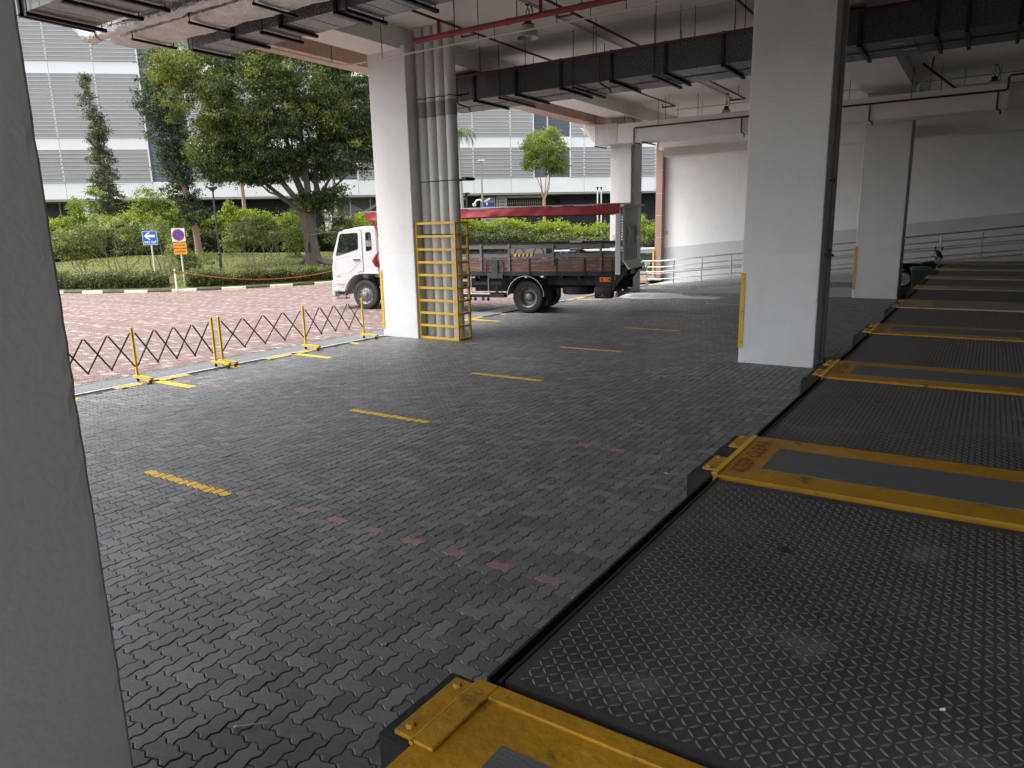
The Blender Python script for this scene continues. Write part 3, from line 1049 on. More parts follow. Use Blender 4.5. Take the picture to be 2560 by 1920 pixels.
ra = MB()
pts = [(-9.62, 0.02), (-9.3, 0.10), (-7.6, 0.285), (-6.0, 0.30), (-2.25, 0.30)]
poly = pts + [(-2.25, -0.05), (-9.62, -0.05)]
ra.prism(poly, 27.32, 27.52, 'xz')
ra.box((-2.45, 27.52, -0.05), (-2.25, 30.5, 0.30))
ra.build('ramp_kerb', 'wall_paint', kind='structure')
rs = MB()
pts = [(-9.6, 0.0), (-7.6, 0.265), (-6.0, 0.28), (-2.46, 0.28)]
rs.prism(pts + [(-2.46, -0.05), (-9.6, -0.05)], 27.525, 30.495, 'xz')
rs.build('low_ramp', 'conc_dark', kind='structure')
rb = MB()
xs = [-12.6, -12.0, 8.0]
rb.prism([(-12.55, 0.012), (-12.0, 0.03), (8, ramp_z(8) + 0.05), (8, -0.05), (-12.55, -0.05)], 30.5, 30.72, 'xz')
rb.build('ramp_kerb', 'wall_paint', kind='structure')
rb = MB()
rb.prism([(-12.5, 0.004), (-12.0, 0.012), (8, ramp_z(8)), (8, -0.05), (-12.5, -0.05)], 30.725, 33.195, 'xz')
rb.build('ramp', 'concrete', kind='structure')

# stainless railing up the ramp
rail = thing('handrail', 'stainless steel pipe railing climbing the ramp along the white wall', 'railing', (-12.64, 30.56, 0))
for k in range(17):
    x = k * 1.256
    zb = ramp_z(x - 12.64)
    MB().tube([(x, 0, zb + 0.02), (x, 0, zb + 1.06)], 0.026, 8).build('post', 'chrome', rail, smooth=True)
for o, r_ in ((1.05, 0.027), (0.78, 0.021), (0.58, 0.021), (0.50, 0.021), (0.25, 0.021)):
    yy = -0.06 if o in (0.58,) else 0.0
    MB().tube([(0, yy, o + 0.0), (0.6, yy, o + 0.0), (20.2, yy, ramp_z(7.56) + o)], r_, 8).build('rail', 'chrome', rail, smooth=True)
MB().tube([(0, 0, 1.05), (-0.2, 0, 1.05), (-0.27, 0, 0.99), (-0.27, 0, 0.80), (-0.22, 0, 0.76), (-0.18, 0, 0.80)], 0.022, 8).build('rail_return', 'chrome', rail, smooth=True)


# ------------------------------------------------------------------ columns
def column(label, x0, x1, y0, d, guard=True, paint='col_paint', pipe=None, gz=(0.28, 1.68)):
    t = thing('concrete_column', label, 'column', (x0, y0, 0), 0, 'white columns of the loading bay')
    w = x1 - x0
    bm = bmesh.new()
    bmesh.ops.create_grid(bm, x_segments=1, y_segments=1, size=1)
    bm.free()
    # shaft with slightly uneven, chipped arrises
    nz = 110
    c = 0.012
    e = 0.035
    ring0 = [(e, 0, 0), (w - e, 0, 0), (w - c, 0, 1), (w, c, 1), (w, e, 0), (w, d - e, 0), (w, d - c, 1), (w - c, d, 1), (w - e, d, 0), (e, d, 0), (c, d, 1), (0, d - c, 1), (0, d - e, 0), (0, e, 0), (0, c, 1), (c, 0, 1)]
    k = len(ring0)
    vs, fs = [], []
    rr = random.Random(int(x0 * 100 + y0 * 10))
    for i in range(nz + 1):
        z = 6.70 * i / nz
        chip = [rr.uniform(0.004, 0.012) if guard and rr.random() < (0.04 if z < 2.6 else 0.008) else abs(rr.gauss(0, 0.0012)) for _ in range(4)]
        for (a, b, soft) in ring0:
            q = chip[(a > w / 2) * 2 + (b > d / 2)] if soft else 0.0
            vs.append((a + (q if a < w / 2 else -q), b + (q if b < d / 2 else -q), z))
        if i:
            for j in range(k):
                fs.append(((i - 1) * k + j, (i - 1) * k + (j + 1) % k, i * k + (j + 1) % k, i * k + j))
    fs.append(tuple(nz * k + j for j in range(k)))
    MB().add(vs, fs).build('shaft', paint, t)
    # rough cement skirt where the plaster meets the paving
    if guard:
        gm_ = MB()
        gm_.cbox((-0.012, -0.010, gz[0]), (0.075, -0.003, gz[1]), 0.003).cbox((-0.012, -0.010, gz[0]), (-0.004, 0.09, gz[1]), 0.003)
        gd = gm_.build('corner_guard', 'guard_y', t)
        bo = MB()
        for zz in (gz[0] + 0.12, (gz[0] + gz[1]) / 2, gz[1] - 0.12):
            bo.lathe([(0.012, 0), (0.012, -0.006), (0.0, -0.008)], 8, 'y', (0.05, -0.010, zz))
        bo.build('bolt', 'black_steel', gd, kind='stuff')
    if pipe:
        MB().tube([(w + 0.05, pipe, 0.05), (w + 0.05, pipe, 6.6)], 0.035, 8).build('downpipe', 'pvc_dark', t, smooth=True)
    return t


column('nearest white column whose side fills the left edge of the view', -3.73, -2.38, -0.05, 1.15, False, 'col_paint_old')
cR = column('big white column with yellow corner strip standing beside the dock plates', -3.73, -2.38, 13.55, 1.12, True, 'col_paint', 0.5)
column('far white column with yellow corner strip by the low ramp and motorcycle', -3.67, -2.29, 27.1, 1.1, True, 'col_paint', None, (0.29, 1.74))
column('white column beside the caged grey pipes, in front of the truck', -12.60, -11.45, 13.3, 1.1, True, 'col_paint', None, (0.19, 1.66))
cFL = column('distant white column directly behind the tail of the truck', -12.62, -11.74, 26.62, 1.05, False, 'col_paint', 0.12)
# water tap and pipe on the side of the big column
tp = MB()
tp.tube([(1.40, 0.08, 2.02), (1.5, 0.02, 2.02), (1.56, 0.02, 2.0)], 0.02, 8).tube([(1.47, 0.04, 1.95), (1.47, 0.04, 2.1)], 0.018, 8).tube([(1.44, 0.0, 2.1), (1.5, 0.08, 2.1)], 0.012, 6)
tp.tube([(1.40, 0.08, 3.27), (1.47, 0.05, 3.27)], 0.015, 8).tube([(1.465, 0.05, 3.24), (1.465, 0.05, 3.3)], 0.02, 8)
tp.build('tap', 'black_steel', cR, smooth=True)


def no_smoking(label, loc, s=0.17):
    t = thing('no_smoking_sign', label, 'sign', loc)
    MB().cbox((-s / 2, -0.008, -s * 0.62), (s / 2, 0.0, s * 0.62), 0.002).build('plate', 'sign_white', t)
    r_ = MB()
    r_.lathe([(s * 0.40, -0.011), (s * 0.31, -0.011)], 24, 'y', (0, 0, s * 0.12))
    r_.add([(-s * .27, -0.0115, s * .30), (-s * .22, -0.0115, s * .35), (s * .27, -0.0115, -s * .06), (s * .22, -0.0115, -s * .11)], [(0, 1, 2, 3)])
    r_.build('red_ring', 'sign_red', t, fix=False)
    q = MB().add([(-s * .2, -0.0105, s * .09), (s * .15, -0.0105, s * .09), (s * .15, -0.0105, s * .14), (-s * .2, -0.0105, s * .14)], [(0, 1, 2, 3)])
    q.add([(-s * .38, -0.0105, -s * .5), (s * .38, -0.0105, -s * .5), (s * .38, -0.0105, -s * .44), (-s * .38, -0.0105, -s * .44)], [(0, 1, 2, 3)])
    q.build('print', 'print_black', t, fix=False)


no_smoking('small no smoking sign on the column behind the truck', (-12.42, 26.60, 2.18), 0.17)
no_smoking('small no smoking sign at the left end of the ramp wall', (-12.76, 33.19, 2.23), 0.17)

# ------------------------------------------------------------------ pipes beside the left column and their yellow cage
for k in range(4):
    lab = ['leftmost', 'second from left', 'third from left', 'rightmost'][k]
    t = thing('drain_pipe', f'tall grey drain pipe, {lab} of the four inside the yellow cage', 'pipe', (-11.305 + k * 0.275, 13.70, 0), 0, 'grey drain pipes beside the left column')
    MB().tube([(0, 0, 0.0), (0, 0, CEIL)], 0.132, 24).build('pipe', 'pvc', t, smooth=True)
    zc = 5.42
    MB().lathe([(0.132, 0.0), (0.137, 0.0), (0.137, 0.34), (0.132, 0.34)], 24, 'z', (0, 0, zc - 0.28)).build('coupling', 'pvc_dark', t, smooth=True)
    for zz in (5.55, 3.70, 2.48):
        MB().lathe([(0.132, 0), (0.1365, 0), (0.1365, 0.02), (0.132, 0.02)], 24, 'z', (0, 0, zz)).build('clamp', 'black_steel', t, smooth=True)
t = thing('pipe_bracket', 'thin black strut holding the grey pipes at mid height', 'bracket', (-11.45, 13.86, 3.7))
MB().box((-0.02, -0.02, 0), (1.45, 0.02, 0.05)).build('strut', 'black_steel', t)
MB().box((1.3, -0.3, -0.01), (1.42, 0.0, 0.06)).build('end_plate', 'black_steel', t)
t = thing('pipe_bracket', 'short black bracket strut at the upper couplings of the grey pipes', 'bracket', (-11.45, 13.86, 5.55))
MB().box((-0.02, -0.02, 0), (1.35, 0.02, 0.05)).build('strut', 'black_steel', t)

cage = thing('pipe_cage', 'yellow steel ladder cage guarding the grey pipes', 'cage', (-11.44, 13.36, 0))
CW, CD, CH = 1.19, 0.44, 2.78
for x in (0.02, CW - 0.02):
    MB().cbox((x - 0.025, 0, 0), (x + 0.025, 0.05, CH), 0.003).build('upright', 'guard_y', cage)
MB().cbox((CW - 0.02, CD, 0), (CW + 0.03, CD + 0.05, CH), 0.003).build('upright', 'guard_y', cage)
for k in range(10):
    z = 0.03 + k * (CH - 0.06) / 9
    MB().cbox((0.045, 0.004, z - 0.028), (CW - 0.045, 0.046, z + 0.028), 0.003).build('crossbar', 'guard_y', cage)
    MB().cbox((CW - 0.015, 0.05, z - 0.025), (CW + 0.025, CD, z + 0.025), 0.003).build('side_bar', 'guard_y', cage)


# ------------------------------------------------------------------ ducts under the ceiling (all run straight out of the bay, along x)
def duct(label, x0, x1, y0, y1, z0, z1, hang, side='duct_dark', under='duct_under', cowl=True, seam=True, rod_top=CEIL, joints=1.2):
    t = thing('air_duct', label, 'duct', (x0, y0, z0))
    L, W, Hh = x1 - x0, y1 - y0, z1 - z0
    b = MB()
    v = [(0, 0, 0), (L, 0, 0), (L, W, 0), (0, W, 0), (0, 0, Hh), (L, 0, Hh), (L, W, Hh), (0, W, Hh)]
    b.add(v, [(0, 1, 5, 4), (1, 2, 6, 5), (2, 3, 7, 6), (3, 0, 4, 7), (4, 5, 6, 7)], 0)
    b.add(v[:4], [(0, 3, 2, 1)], 1)
    b.build('casing', [side, under], t, fix=False)
    # flanged joints
    j = MB()
    x = joints * 0.6
    while x < L:
        j.box((x, -0.004, 0.004), (x + 0.012, 0.0, Hh), 0)
        j.box((x, 0.0, -0.004), (x + 0.012, W, 0.0), 0)
        x += joints / 3
    j.build('seam', side, t, kind='stuff')
    if seam:
        MB().box((0.3, W * 0.5 - 0.045, -0.012), (L, W * 0.5 + 0.045, -0.006)).build('tape_strip', 'black_steel', t)
    if cowl:
        c = MB()
        c.add([(-0.02, -0.003, -0.003), (-0.02, W + 0.003, -0.003), (-0.02, W + 0.003, Hh + 0.003), (-0.02, -0.003, Hh + 0.003),
               (-0.45, -0.003, Hh * 0.55), (-0.45, W + 0.003, Hh * 0.55), (-0.55, W + 0.003, Hh + 0.003), (-0.55, -0.003, Hh + 0.003)],
              [(0, 1, 5, 4), (3, 7, 6, 2), (0, 4, 7, 3), (1, 2, 6, 5), (4, 5, 6, 7)])
        c.build('end_cowl', 'galv', t)
    for kind, hx in hang:
        x = hx - x0
        h = MB()
        if kind == 'u':            # angle strap round the duct
            h.box((x - 0.032, -0.045, -0.05), (x + 0.032, -0.006, Hh + 0.03)).box((x - 0.032, -0.045, -0.06), (x + 0.032, W + 0.04, -0.013))
        else:                      # trapeze bar on rods
            h.box((x - 0.032, -0.06, -0.08), (x + 0.032, W + 0.12, -0.03))
        h.build('hanger_bar', 'black_steel', t)
        if kind != 'u':
            for yy in (-0.03, W + 0.06):
                MB().tube([(x, yy, -0.09), (x, yy, rod_top - z0)], 0.009, 5).build('hanger_rod', 'black_steel', t)
    return t


d1 = duct('long dark speckled duct crossing above the truck and behind the big column', -13.0, 6.4, 16.0, 17.58, 5.88, 6.49,
          [('u', -11.46), ('b', -10.66), ('u', -10.17), ('u', -8.89), ('b', -8.55), ('u', -7.57), ('b', -6.53), ('u', -6.27), ('u', -5.0), ('b', -4.0),
           ('u', -2.39), ('u', -1.11), ('u', -0.63), ('u', 0.15), ('u', 1.5)], 'duct_dark', 'duct_under', True)
# flat strip lamps stuck along the underside of the duct
for x, y in ((-1.9, 0.35), (-1.75, 0.95), (-11.3, 0.5), (-9.9, 1.1)):
    MB().box((x + 13.0, y, -0.014), (x + 13.25, y + 0.035, -0.009)).build('sticker', 'sign_white', d1)
duct('narrow dark duct with galvanised cowl pointing at the big tree', -12.35, 2.0, 8.48, 9.18, 5.88, 6.08 + 0.32,
     [('b', -12.2), ('u', -11.08), ('b', -10.3), ('u', -9.85), ('u', -8.6), ('b', -8.35), ('b', -7.3), ('u', -6.0)], 'duct_galv', 'galv', True, False)
d4 = duct('galvanised duct at the top left corner beside the nearest column', -12.55, 2.0, 5.76, 6.76, 5.88, 6.38,
          [('u', -12.36), ('b', -12.15), ('b', -11.1), ('b', -10.4), ('u', -9.2), ('b', -8.0)], 'galv', 'galv', True, False)
# foil-wrapped duct with puckered wrap
t = thing('foil_duct', 'silver foil wrapped duct between the grey duct and the dark duct', 'duct', (-13.05, 7.44, 5.88))
vs, fs = [], []
nseg = 90
rr = random.Random(3)
prof = [(0, 0.05), (0.06, 0.0), (0.2, -0.01), (0.42, -0.01), (0.6, 0.0), (0.65, 0.06), (0.65, 0.4), (0.6, 0.45), (0.06, 0.45), (0, 0.4)]
for i in range(nseg + 1):
    x = i * 0.1
    ph = (x % 1.45) / 1.45
    pinch = 0.03 * math.exp(-((ph - 0.5) / 0.06) ** 2)
    for a, b in prof:
        ca, cb = 0.325, 0.22
        k = 1 + 0.07 * math.sin(ph * math.pi) - pinch + rr.gauss(0, 0.012)
        vs.append((x, ca + (a - ca) * k, cb + (b - cb) * k))
    n = len(prof)
    if i:
        fs += [((i - 1) * n + j, (i - 1) * n + (j + 1) % n, i * n + (j + 1) % n, i * n + j) for j in range(n)]
fs.append(tuple(range(len(prof))))
MB().add(vs, fs).build('foil_wrap', 'foil', t, smooth=True)
for x in (0.75, 2.35, 3.9, 5.4):
    MB().box((x - 0.018, -0.06, -0.075), (x + 0.018, 0.75, -0.04)).build('hanger_bar', 'black_steel', t)
    h = MB()
    for y in (-0.04, 0.70):
        h.tube([(x, y, -0.08), (x, y, CEIL - 5.88)], 0.009, 5)
    h.build('hanger_rod', 'black_steel', t)
t = thing('foil_pipe', 'round foil wrapped pipe ending in a taped elbow outside the bay', 'pipe', (-13.2, 7.30, 6.0))
pts, rs_ = [], []
for i in range(60):
    pts.append((i * 0.12, rr.gauss(0, 0.004), rr.gauss(0, 0.004)))
    rs_.append(0.085 + rr.gauss(0, 0.006))
MB().tube(pts, rs_, 14).build('foil_wrap', 'foil', t, smooth=True)
MB().tube([(0.1, 0, 0), (-0.12, 0.0, -0.01), (-0.28, -0.02, 0.04), (-0.34, -0.04, 0.14), (-0.5, -0.04, 0.2)], [0.10, 0.115, 0.12, 0.11, 0.1], 14).build('taped_elbow', 'foil', t, smooth=True)
for x in (0.5, 2.2, 4.0):
    MB().tube([(x, 0, 0.08), (x, 0, 1.1)], 0.008, 5).build('hanger_rod', 'black_steel', t)

# white boxed duct across the far end
td = thing('white_duct', 'white painted box duct across the far end above the ramp', 'duct', (-12.04, 26.0, 5.66))
MB().cbox((0, 0, 0), (12.2, 0.62, 0.70), 0.01).box((0, 0.62, 0.02), (12.2, 0.98, 0.36)).build('casing', 'duct_white', td)
MB().cbox((-0.86, -0.01, -0.005), (-0.002, 0.63, 0.74), 0.006).build('end_box', 'pvc', td)
MB().add([(-0.87, 0, 0.0), (-0.87, 0.62, 0.0), (-0.87, 0.62, 0.74), (-0.87, 0, 0.74), (-1.58, 0, 0.70), (-1.58, 0.62, 0.70)],
         [(0, 1, 5, 4), (0, 4, 3), (1, 2, 5), (4, 5, 2, 3), (0, 3, 2, 1)]).build('end_cowl', 'duct_white', td)
for x in (-0.86, -0.86):
    pass
MB().box((-0.95, -0.05, -0.05), (-0.90, 0.95, -0.008)).build('hanger_bar', 'black_steel', td)
MB().box((1.0, -0.05, -0.05), (1.05, 1.25, -0.008)).build('hanger_bar', 'black_steel', td)
h = MB()
for x in (-0.9, 0.3, 1.9, 3.1, 5.0, 6.2, 8.0, 10.5):
    h.tube([(x, -0.03, -0.05 if x < 0 else 0.7), (x, -0.03, CEIL - 5.66)], 0.009, 5)
h.build('hanger_rod', 'black_steel', td)
# lower white beam behind it, in front of the wall
MB().box((-11.2, 28.6, 5.30), (14, 29.4, 5.66)).build('low_beam', 'beam_paint', kind='structure')

# ------------------------------------------------------------------ pipes under the ceiling
t = thing('sprinkler_main', 'thick red fire main with capped end beside the grey pipes', 'pipe', (0, 0, 0))
MB().tube([(-10.5, 12.57, 6.5), (3, 12.57, 6.5)], 0.056, 12).build('pipe', 'pipe_red', t, smooth=True)
for x in (-10.5, -9.6, -8.2, -6.6, -5.0):
    MB().tube([(x, 12.57, 6.5), (x + 0.09, 12.57, 6.5)], 0.064, 12).build('coupling', 'pipe_red', t, smooth=True)
for x in (-9.86, -7.42):
    MB().tube([(x, 12.57, 6.5), (x, 12.57, 6.80)], 0.035, 10).build('riser', 'pipe_red', t, smooth=True)
for x in (-9.45, -7.95, -6.55, -3.0):
    MB().tube([(x, 12.57, 6.55), (x, 12.57, CEIL)], 0.010, 6).build('hanger_rod', 'black_steel', t)
labs = ['dark red branch pipe over the grey pipes, crossing above the duct', 'dark red branch pipe passing the nearer lamp', 'dark red branch pipe beside the top of the big column']
for k, (x, ya, yb) in enumerate(((-9.84, 9.4, 26.18), (-7.40, 9.4, 26.34), (-4.45, 9.4, 26.3))):
    t = thing('sprinkler_pipe', labs[k], 'pipe')
    MB().tube([(x, ya, 6.8), (x, yb, 6.8)], 0.026, 8).build('pipe', 'pipe_dkred', t, smooth=True)
    y = 13.9
    MB().tube([(x, 13.9, 6.8), (x - 0.42, 13.9, 6.8), (x - 0.42, 13.9, 6.9)], 0.018, 8).build('side_arm', 'pipe_dkred', t, smooth=True)
    MB().tube([(x, yb, 6.8), (x - 0.5, yb, 6.8), (x - 0.5, yb, 6.9)], 0.024, 8).build('side_arm', 'pipe_dkred', t, smooth=True)
    for y in (11.5, 14.6, 19.0, 23.0, 25.5):
        MB().tube([(x, y, 6.82), (x, y, CEIL)], 0.008, 5).build('hanger_rod', 'black_steel', t)
t = thing('sprinkler_pipe', 'dark red pipe along the top edge of the long speckled duct', 'pipe')
MB().tube([(-12.4, 15.92, 6.47), (5, 15.92, 6.47)], 0.028, 8).build('pipe', 'pipe_dkred', t, smooth=True)
for x in (-11.95, -7.83):
    MB().tube([(x, 15.9, 6.45), (x, 15.9, 5.86), (x + 0.04, 15.93, 5.80), (x + 0.05, 16.35, 5.76), (x + 0.05, 16.4, 5.68)], 0.02, 8).build('drop_arm', 'pipe_dkred', t, smooth=True)
for x in (-11.2, -8.0, -5.6):
    MB().tube([(x, 15.92, 6.5), (x, 15.92, CEIL)], 0.009, 5).build('hanger_rod', 'black_steel', t)
t = thing('sprinkler_pipe', 'dark red pipe fixed along the front of the white duct', 'pipe')
MB().tube([(-11.34, 25.93, 5.62), (-11.34, 25.93, 6.12), (-11.30, 25.93, 6.15), (0.08, 25.93, 6.15), (0.13, 25.93, 6.2), (0.13, 25.93, 6.5), (0.18, 25.93, 6.54), (4, 25.93, 6.54)], 0.028, 8).build('pipe', 'pipe_dkred', t, smooth=True)
MB().tube([(-11.34, 25.93, 5.62), (-11.12, 26.0, 5.58), (-11.10, 26.0, 5.52)], 0.024, 8).build('drop_arm', 'pipe_dkred', t, smooth=True)
for x in (-7.38, -3.42, -0.09):
    MB().tube([(x, 25.93, 6.15), (x, 25.93, 5.66), (x + 0.1, 25.95, 5.60), (x + 0.1, 25.95, 5.5)], 0.024, 8).build('drop_arm', 'pipe_dkred', t, smooth=True)
for x in (-10.4, -5.6, -2.3):
    MB().tube([(x, 25.93, 6.17), (x, 25.93, CEIL)], 0.009, 5).build('hanger_rod', 'black_steel', t)
t = thing('conduit', 'thin white conduit hung below the red fire main', 'conduit')
MB().tube([(-12.35, 12.62, 6.30), (4, 12.62, 6.30)], 0.016, 8).build('pipe', 'pipe_white', t, smooth=True)
MB().tube([(-12.35, 12.62, 6.30), (-12.58, 12.55, 6.30), (-12.62, 12.3, 6.30), (-12.62, 2.0, 6.30)], 0.016, 8).build('pipe', 'pipe_white', t, smooth=True)
for x in (-11.5, -8.9, -7.1, -5.7):
    MB().tube([(x, 12.62, 6.30), (x, 12.62, CEIL)], 0.008, 5).build('hanger_rod', 'black_steel', t)
for y in (10.2, 12.2):
    MB().tube([(-12.62, y, 6.30), (-12.62, y, 6.66)], 0.008, 5).build('hanger_rod', 'black_steel', t)
t = thing('conduit', 'pair of thin dark conduits crossing the ceiling beside the nearer lamp', 'conduit')
for dx in (0, 0.07):
    MB().tube([(-8.30 + dx, 9.0, 7.05), (-8.18 + dx, 26.7, 7.05)], 0.011, 6).build('pipe', 'pvc_dark', t)
t = thing('cable_wire', 'two thin wires stretched across the ceiling from beam to column', 'wire')
for y, z in ((14.3, 6.98), (15.4, 6.9)):
    MB().tube([(-11.55, y, z), (-3.7, y, z)], 0.006, 5).build('wire', 'pvc_dark', t)
t = thing('cable_wire', 'thin wires on short hangers above the white duct', 'wire')
for y, z in ((27.4, 6.85), (28.0, 6.6), (29.4, 6.75)):
    MB().tube([(-10.3, y, z), (6, y, z)], 0.012, 5).build('wire', 'pvc_dark', t)
h = MB()
for k in range(14):
    x = -10.2 + k * 0.92
    h.tube([(x, 27.4, 6.3), (x, 27.4, CEIL)], 0.008, 5)
h.build('hanger_rod', 'black_steel', t)
h = thing('ceiling_rods', 'bare threaded rods hanging in front of the long duct', 'rods')
for x, y in ((-9.4, 15.2), (-7.62, 15.3), (-6.15, 15.1), (-5.8, 15.6), (-4.6, 15.4), (-4.4, 15.4)):
    MB().tube([(x, y, 6.25), (x, y, CEIL)], 0.009, 5).build('rod', 'black_steel', h)
t = thing('hose_loop', 'bent grey pipe loop on top of the white duct at the right', 'pipe', (-2.2, 26.7, 6.45))
MB().tube([(0, 0, 0.0), (0, 0, 0.16), (0.12, 0, 0.36), (0.4, 0, 0.42), (0.7, 0, 0.34), (0.95, 0, 0.1), (1.2, 0, 0.02), (3.5, 0, 0.05)], 0.055, 10).build('pipe', 'duct_white', t, smooth=True)
t = thing('sprinkler_pipe', 'slanting dark red pipe dropping to the white duct', 'pipe')
MB().tube([(-1.95, 24.6, 6.9), (-1.15, 26.6, 6.4)], 0.035, 8).tube([(-1.7, 24.6, 7.05), (-1.75, 24.9, 6.8)], 0.028, 8).build('pipe', 'pipe_dkred', t, smooth=True)


def bay_lamp(label, x, y, zr):
    t = thing('pendant_lamp', label, 'lamp', (x, y, zr), 0, 'bell shaped lamps under the ceiling')
    s = MB().lathe([(0.235, 0.0), (0.232, 0.02), (0.20, 0.10), (0.165, 0.19), (0.135, 0.235), (0.08, 0.25)], 24)
    s.lathe([(0.228, 0.003), (0.195, 0.095), (0.16, 0.18), (0.0, 0.20)], 24)
    s.build('shade', 'lamp_grey', t, smooth=True)
    MB().lathe([(0.0, 0.24), (0.13, 0.24), (0.135, 0.26), (0.08, 0.29), (0.08, 0.38), (0.0, 0.39)], 16).build('ballast', 'black', t, smooth=True)
    MB().lathe([(0.0, 0.13), (0.05, 0.10), (0.07, 0.06), (0.0, 0.02)], 12).build('bulb', 'film', t, smooth=True)
    h_ = MB()
    top = CEIL - zr
    h_.tube([(0, 0, 0.38), (0, 0, 0.45)], 0.014, 6)
    pts = [(0.04 * math.sin(a) * 1.0, 0, 0.50 + 0.055 * -math.cos(a)) for a in np.linspace(0, 6.0, 13)]
    h_.tube(pts, 0.010, 6).tube([(0, 0, 0.55), (0, 0, top)], 0.010, 6)
    h_.tube([(0.07, 0, 0.36), (0.12, 0, 0.45), (0.11, 0, 0.55), (0.05, 0, top)], 0.012, 6)
    h_.lathe([(0.05, 0), (0.05, 0.02)], 10, 'z', (0, 0, top - 0.02))
    h_.build('hook', 'black', t, smooth=True)


bay_lamp('bell shaped lamp hanging behind the red fire main', -8.38, 13.67, 6.45)
bay_lamp('bell shaped lamp half hidden behind the white duct left of the big column', -8.17, 26.75, 6.30)
bay_lamp('bell shaped lamp behind the white duct at the far right', -0.23, 27.3, 6.38)
t = thing('wall_camera', 'small black camera under the beam at the top of the ramp wall', 'camera', (-12.36, 33.05, 5.86))
MB().cbox((-0.02, -0.1, -0.05), (0.16, 0.0, 0.05), 0.02).tube([(0.0, -0.05, 0), (-0.1, -0.05, -0.02), (-0.12, -0.05, -0.14)], 0.02, 6).build('body', 'black', t)

# ------------------------------------------------------------------ the dock with its levelling plates
DZ = 1.13


def ex(y):
    return -1.25 + 0.0068 * y


strips = [(0.70, 1.675), (4.0, 4.905), (7.21, 8.16), (10.43, 11.43), (13.80, 15.22), (17.75, 18.66), (20.94, 21.95), (24.60, 25.5), (28.05, 29.5)]
dock = MB()
dock.add([(ex(-6), -6, -0.05), (6.5, -6, -0.05), (6.5, 29.5, -0.05), (ex(29.5), 29.5, -0.05), (ex(-6) , -6, DZ - 0.16), (6.5, -6, DZ - 0.16), (6.5, 29.5, DZ - 0.16), (ex(29.5), 29.5, DZ - 0.16)],
         [(0, 3, 2, 1), (4, 5, 6, 7), (0, 1, 5, 4), (1, 2, 6, 5), (2, 3, 7, 6), (3, 0, 4, 7)])
dock = dock.build('dock', 'conc_dark', kind='structure')
XR = 6.45


def quad_slab(m, x0, x1, y0, y1, z0, z1, mi=0):
    e = lambda y: 0.0068 * y
    m.add([(x0 + e(y0), y0, z0), (x1 + e(y0), y0, z0), (x1 + e(y1), y1, z0), (x0 + e(y1), y1, z0),
           (x0 + e(y0), y0, z1), (x1 + e(y0), y0, z1), (x1 + e(y1), y1, z1), (x0 + e(y1), y1, z1)],
          [(0, 3, 2, 1), (4, 5, 6, 7), (0, 1, 5, 4), (1, 2, 6, 5), (2, 3, 7, 6), (3, 0, 4, 7)], mi)


E0 = -1.25
for k, (ya, yb) in enumerate(strips):
    yel = 'dock_y' if k < 4 else 'dock_y2'
    m = MB()
    quad_slab(m, E0, XR, ya, yb, DZ - 0.158, DZ)
    st = m.build('dock_strip', yel if k < 4 else 'dock_y2', dock)
    # grey screed let into the yellow border
    m = MB()
    quad_slab(m, E0 + (0.225 if k < 4 else 0.5), XR - 0.01, ya + (0.22 if k < 4 else 0.06), yb - (0.225 if k < 4 else 0.06), DZ - 0.01, DZ + 0.003)
    m.build('screed', 'dock_grey' if k < 4 else 'dock_pale', st)
    if k == 0:
        m = MB()
        m.add([], [])
        m.cbox((E0 + 0.010, 1.325, DZ), (E0 + 0.085, 1.66, DZ + 0.014), 0.005)
        m.tube([(E0 + 0.008, 1.32, DZ + 0.006), (E0 + 0.009, 1.5, DZ + 0.007), (E0 + 0.010, 1.66, DZ + 0.006)], 0.008, 8)
        m.build('welded_flat', 'dock_y', st)
        m = MB()
        m.cbox((E0 + 0.0855, 1.595, DZ), (3.0, 1.66, DZ + 0.0135), 0.004)
        m.build('welded_flat', 'dock_y', st)
    else:
        m = MB()
        quad_slab(m, E0 - 0.004, E0 + 0.03, ya + 0.003, yb - 0.003, DZ, DZ + 0.007)
        m.build('nosing', 'guard_y' if k < 4 else 'dock_y2', st)
    if k in (1, 2, 3):
        size = 0.13
        mx = Matrix.Translation((E0 + 0.12 + 0.0068 * (ya + yb) / 2, (ya + yb) / 2 + (0.0), DZ + 0.004)) @ Matrix.Rotation(R(90), 4, 'Z')
        text_mesh('KEEP CLEAR', size, 'red_text', 'lettering', st, mx, 0.0, 'CENTER', 1.0, 0.012)

# one leveller: deck, rim, tread pattern
gaps = [(strips[i][1] + 0.0, strips[i + 1][0]) for i in range(len(strips) - 1)]
LW = 2.29
lv = thing('dock_leveler', 'nearest tread plate dock leveller with two round holes, in the right foreground', 'dock plate', (ex(2.83), 2.8375, DZ), -0.0068, 'tread plate dock levellers')
DX0, DX1 = 0.055, 6.0
lp = MB()
lp.box((DX0, -LW / 2 + 0.03, -0.045), (DX1, LW / 2 - 0.03, -0.012)).build('deck_plate', 'plate', lv)
rim = MB()
rim.box((0.0, -LW / 2 + 0.005, -0.11), (0.012, LW / 2 - 0.005, -0.001)).box((0.038, -LW / 2 + 0.01, -0.11), (0.052, LW / 2 - 0.01, -0.008)).box((0.0, -LW / 2 + 0.005, -0.12), (0.052, LW / 2 - 0.005, -0.07))
rim.build('lip_bar', 'black_steel', lv)
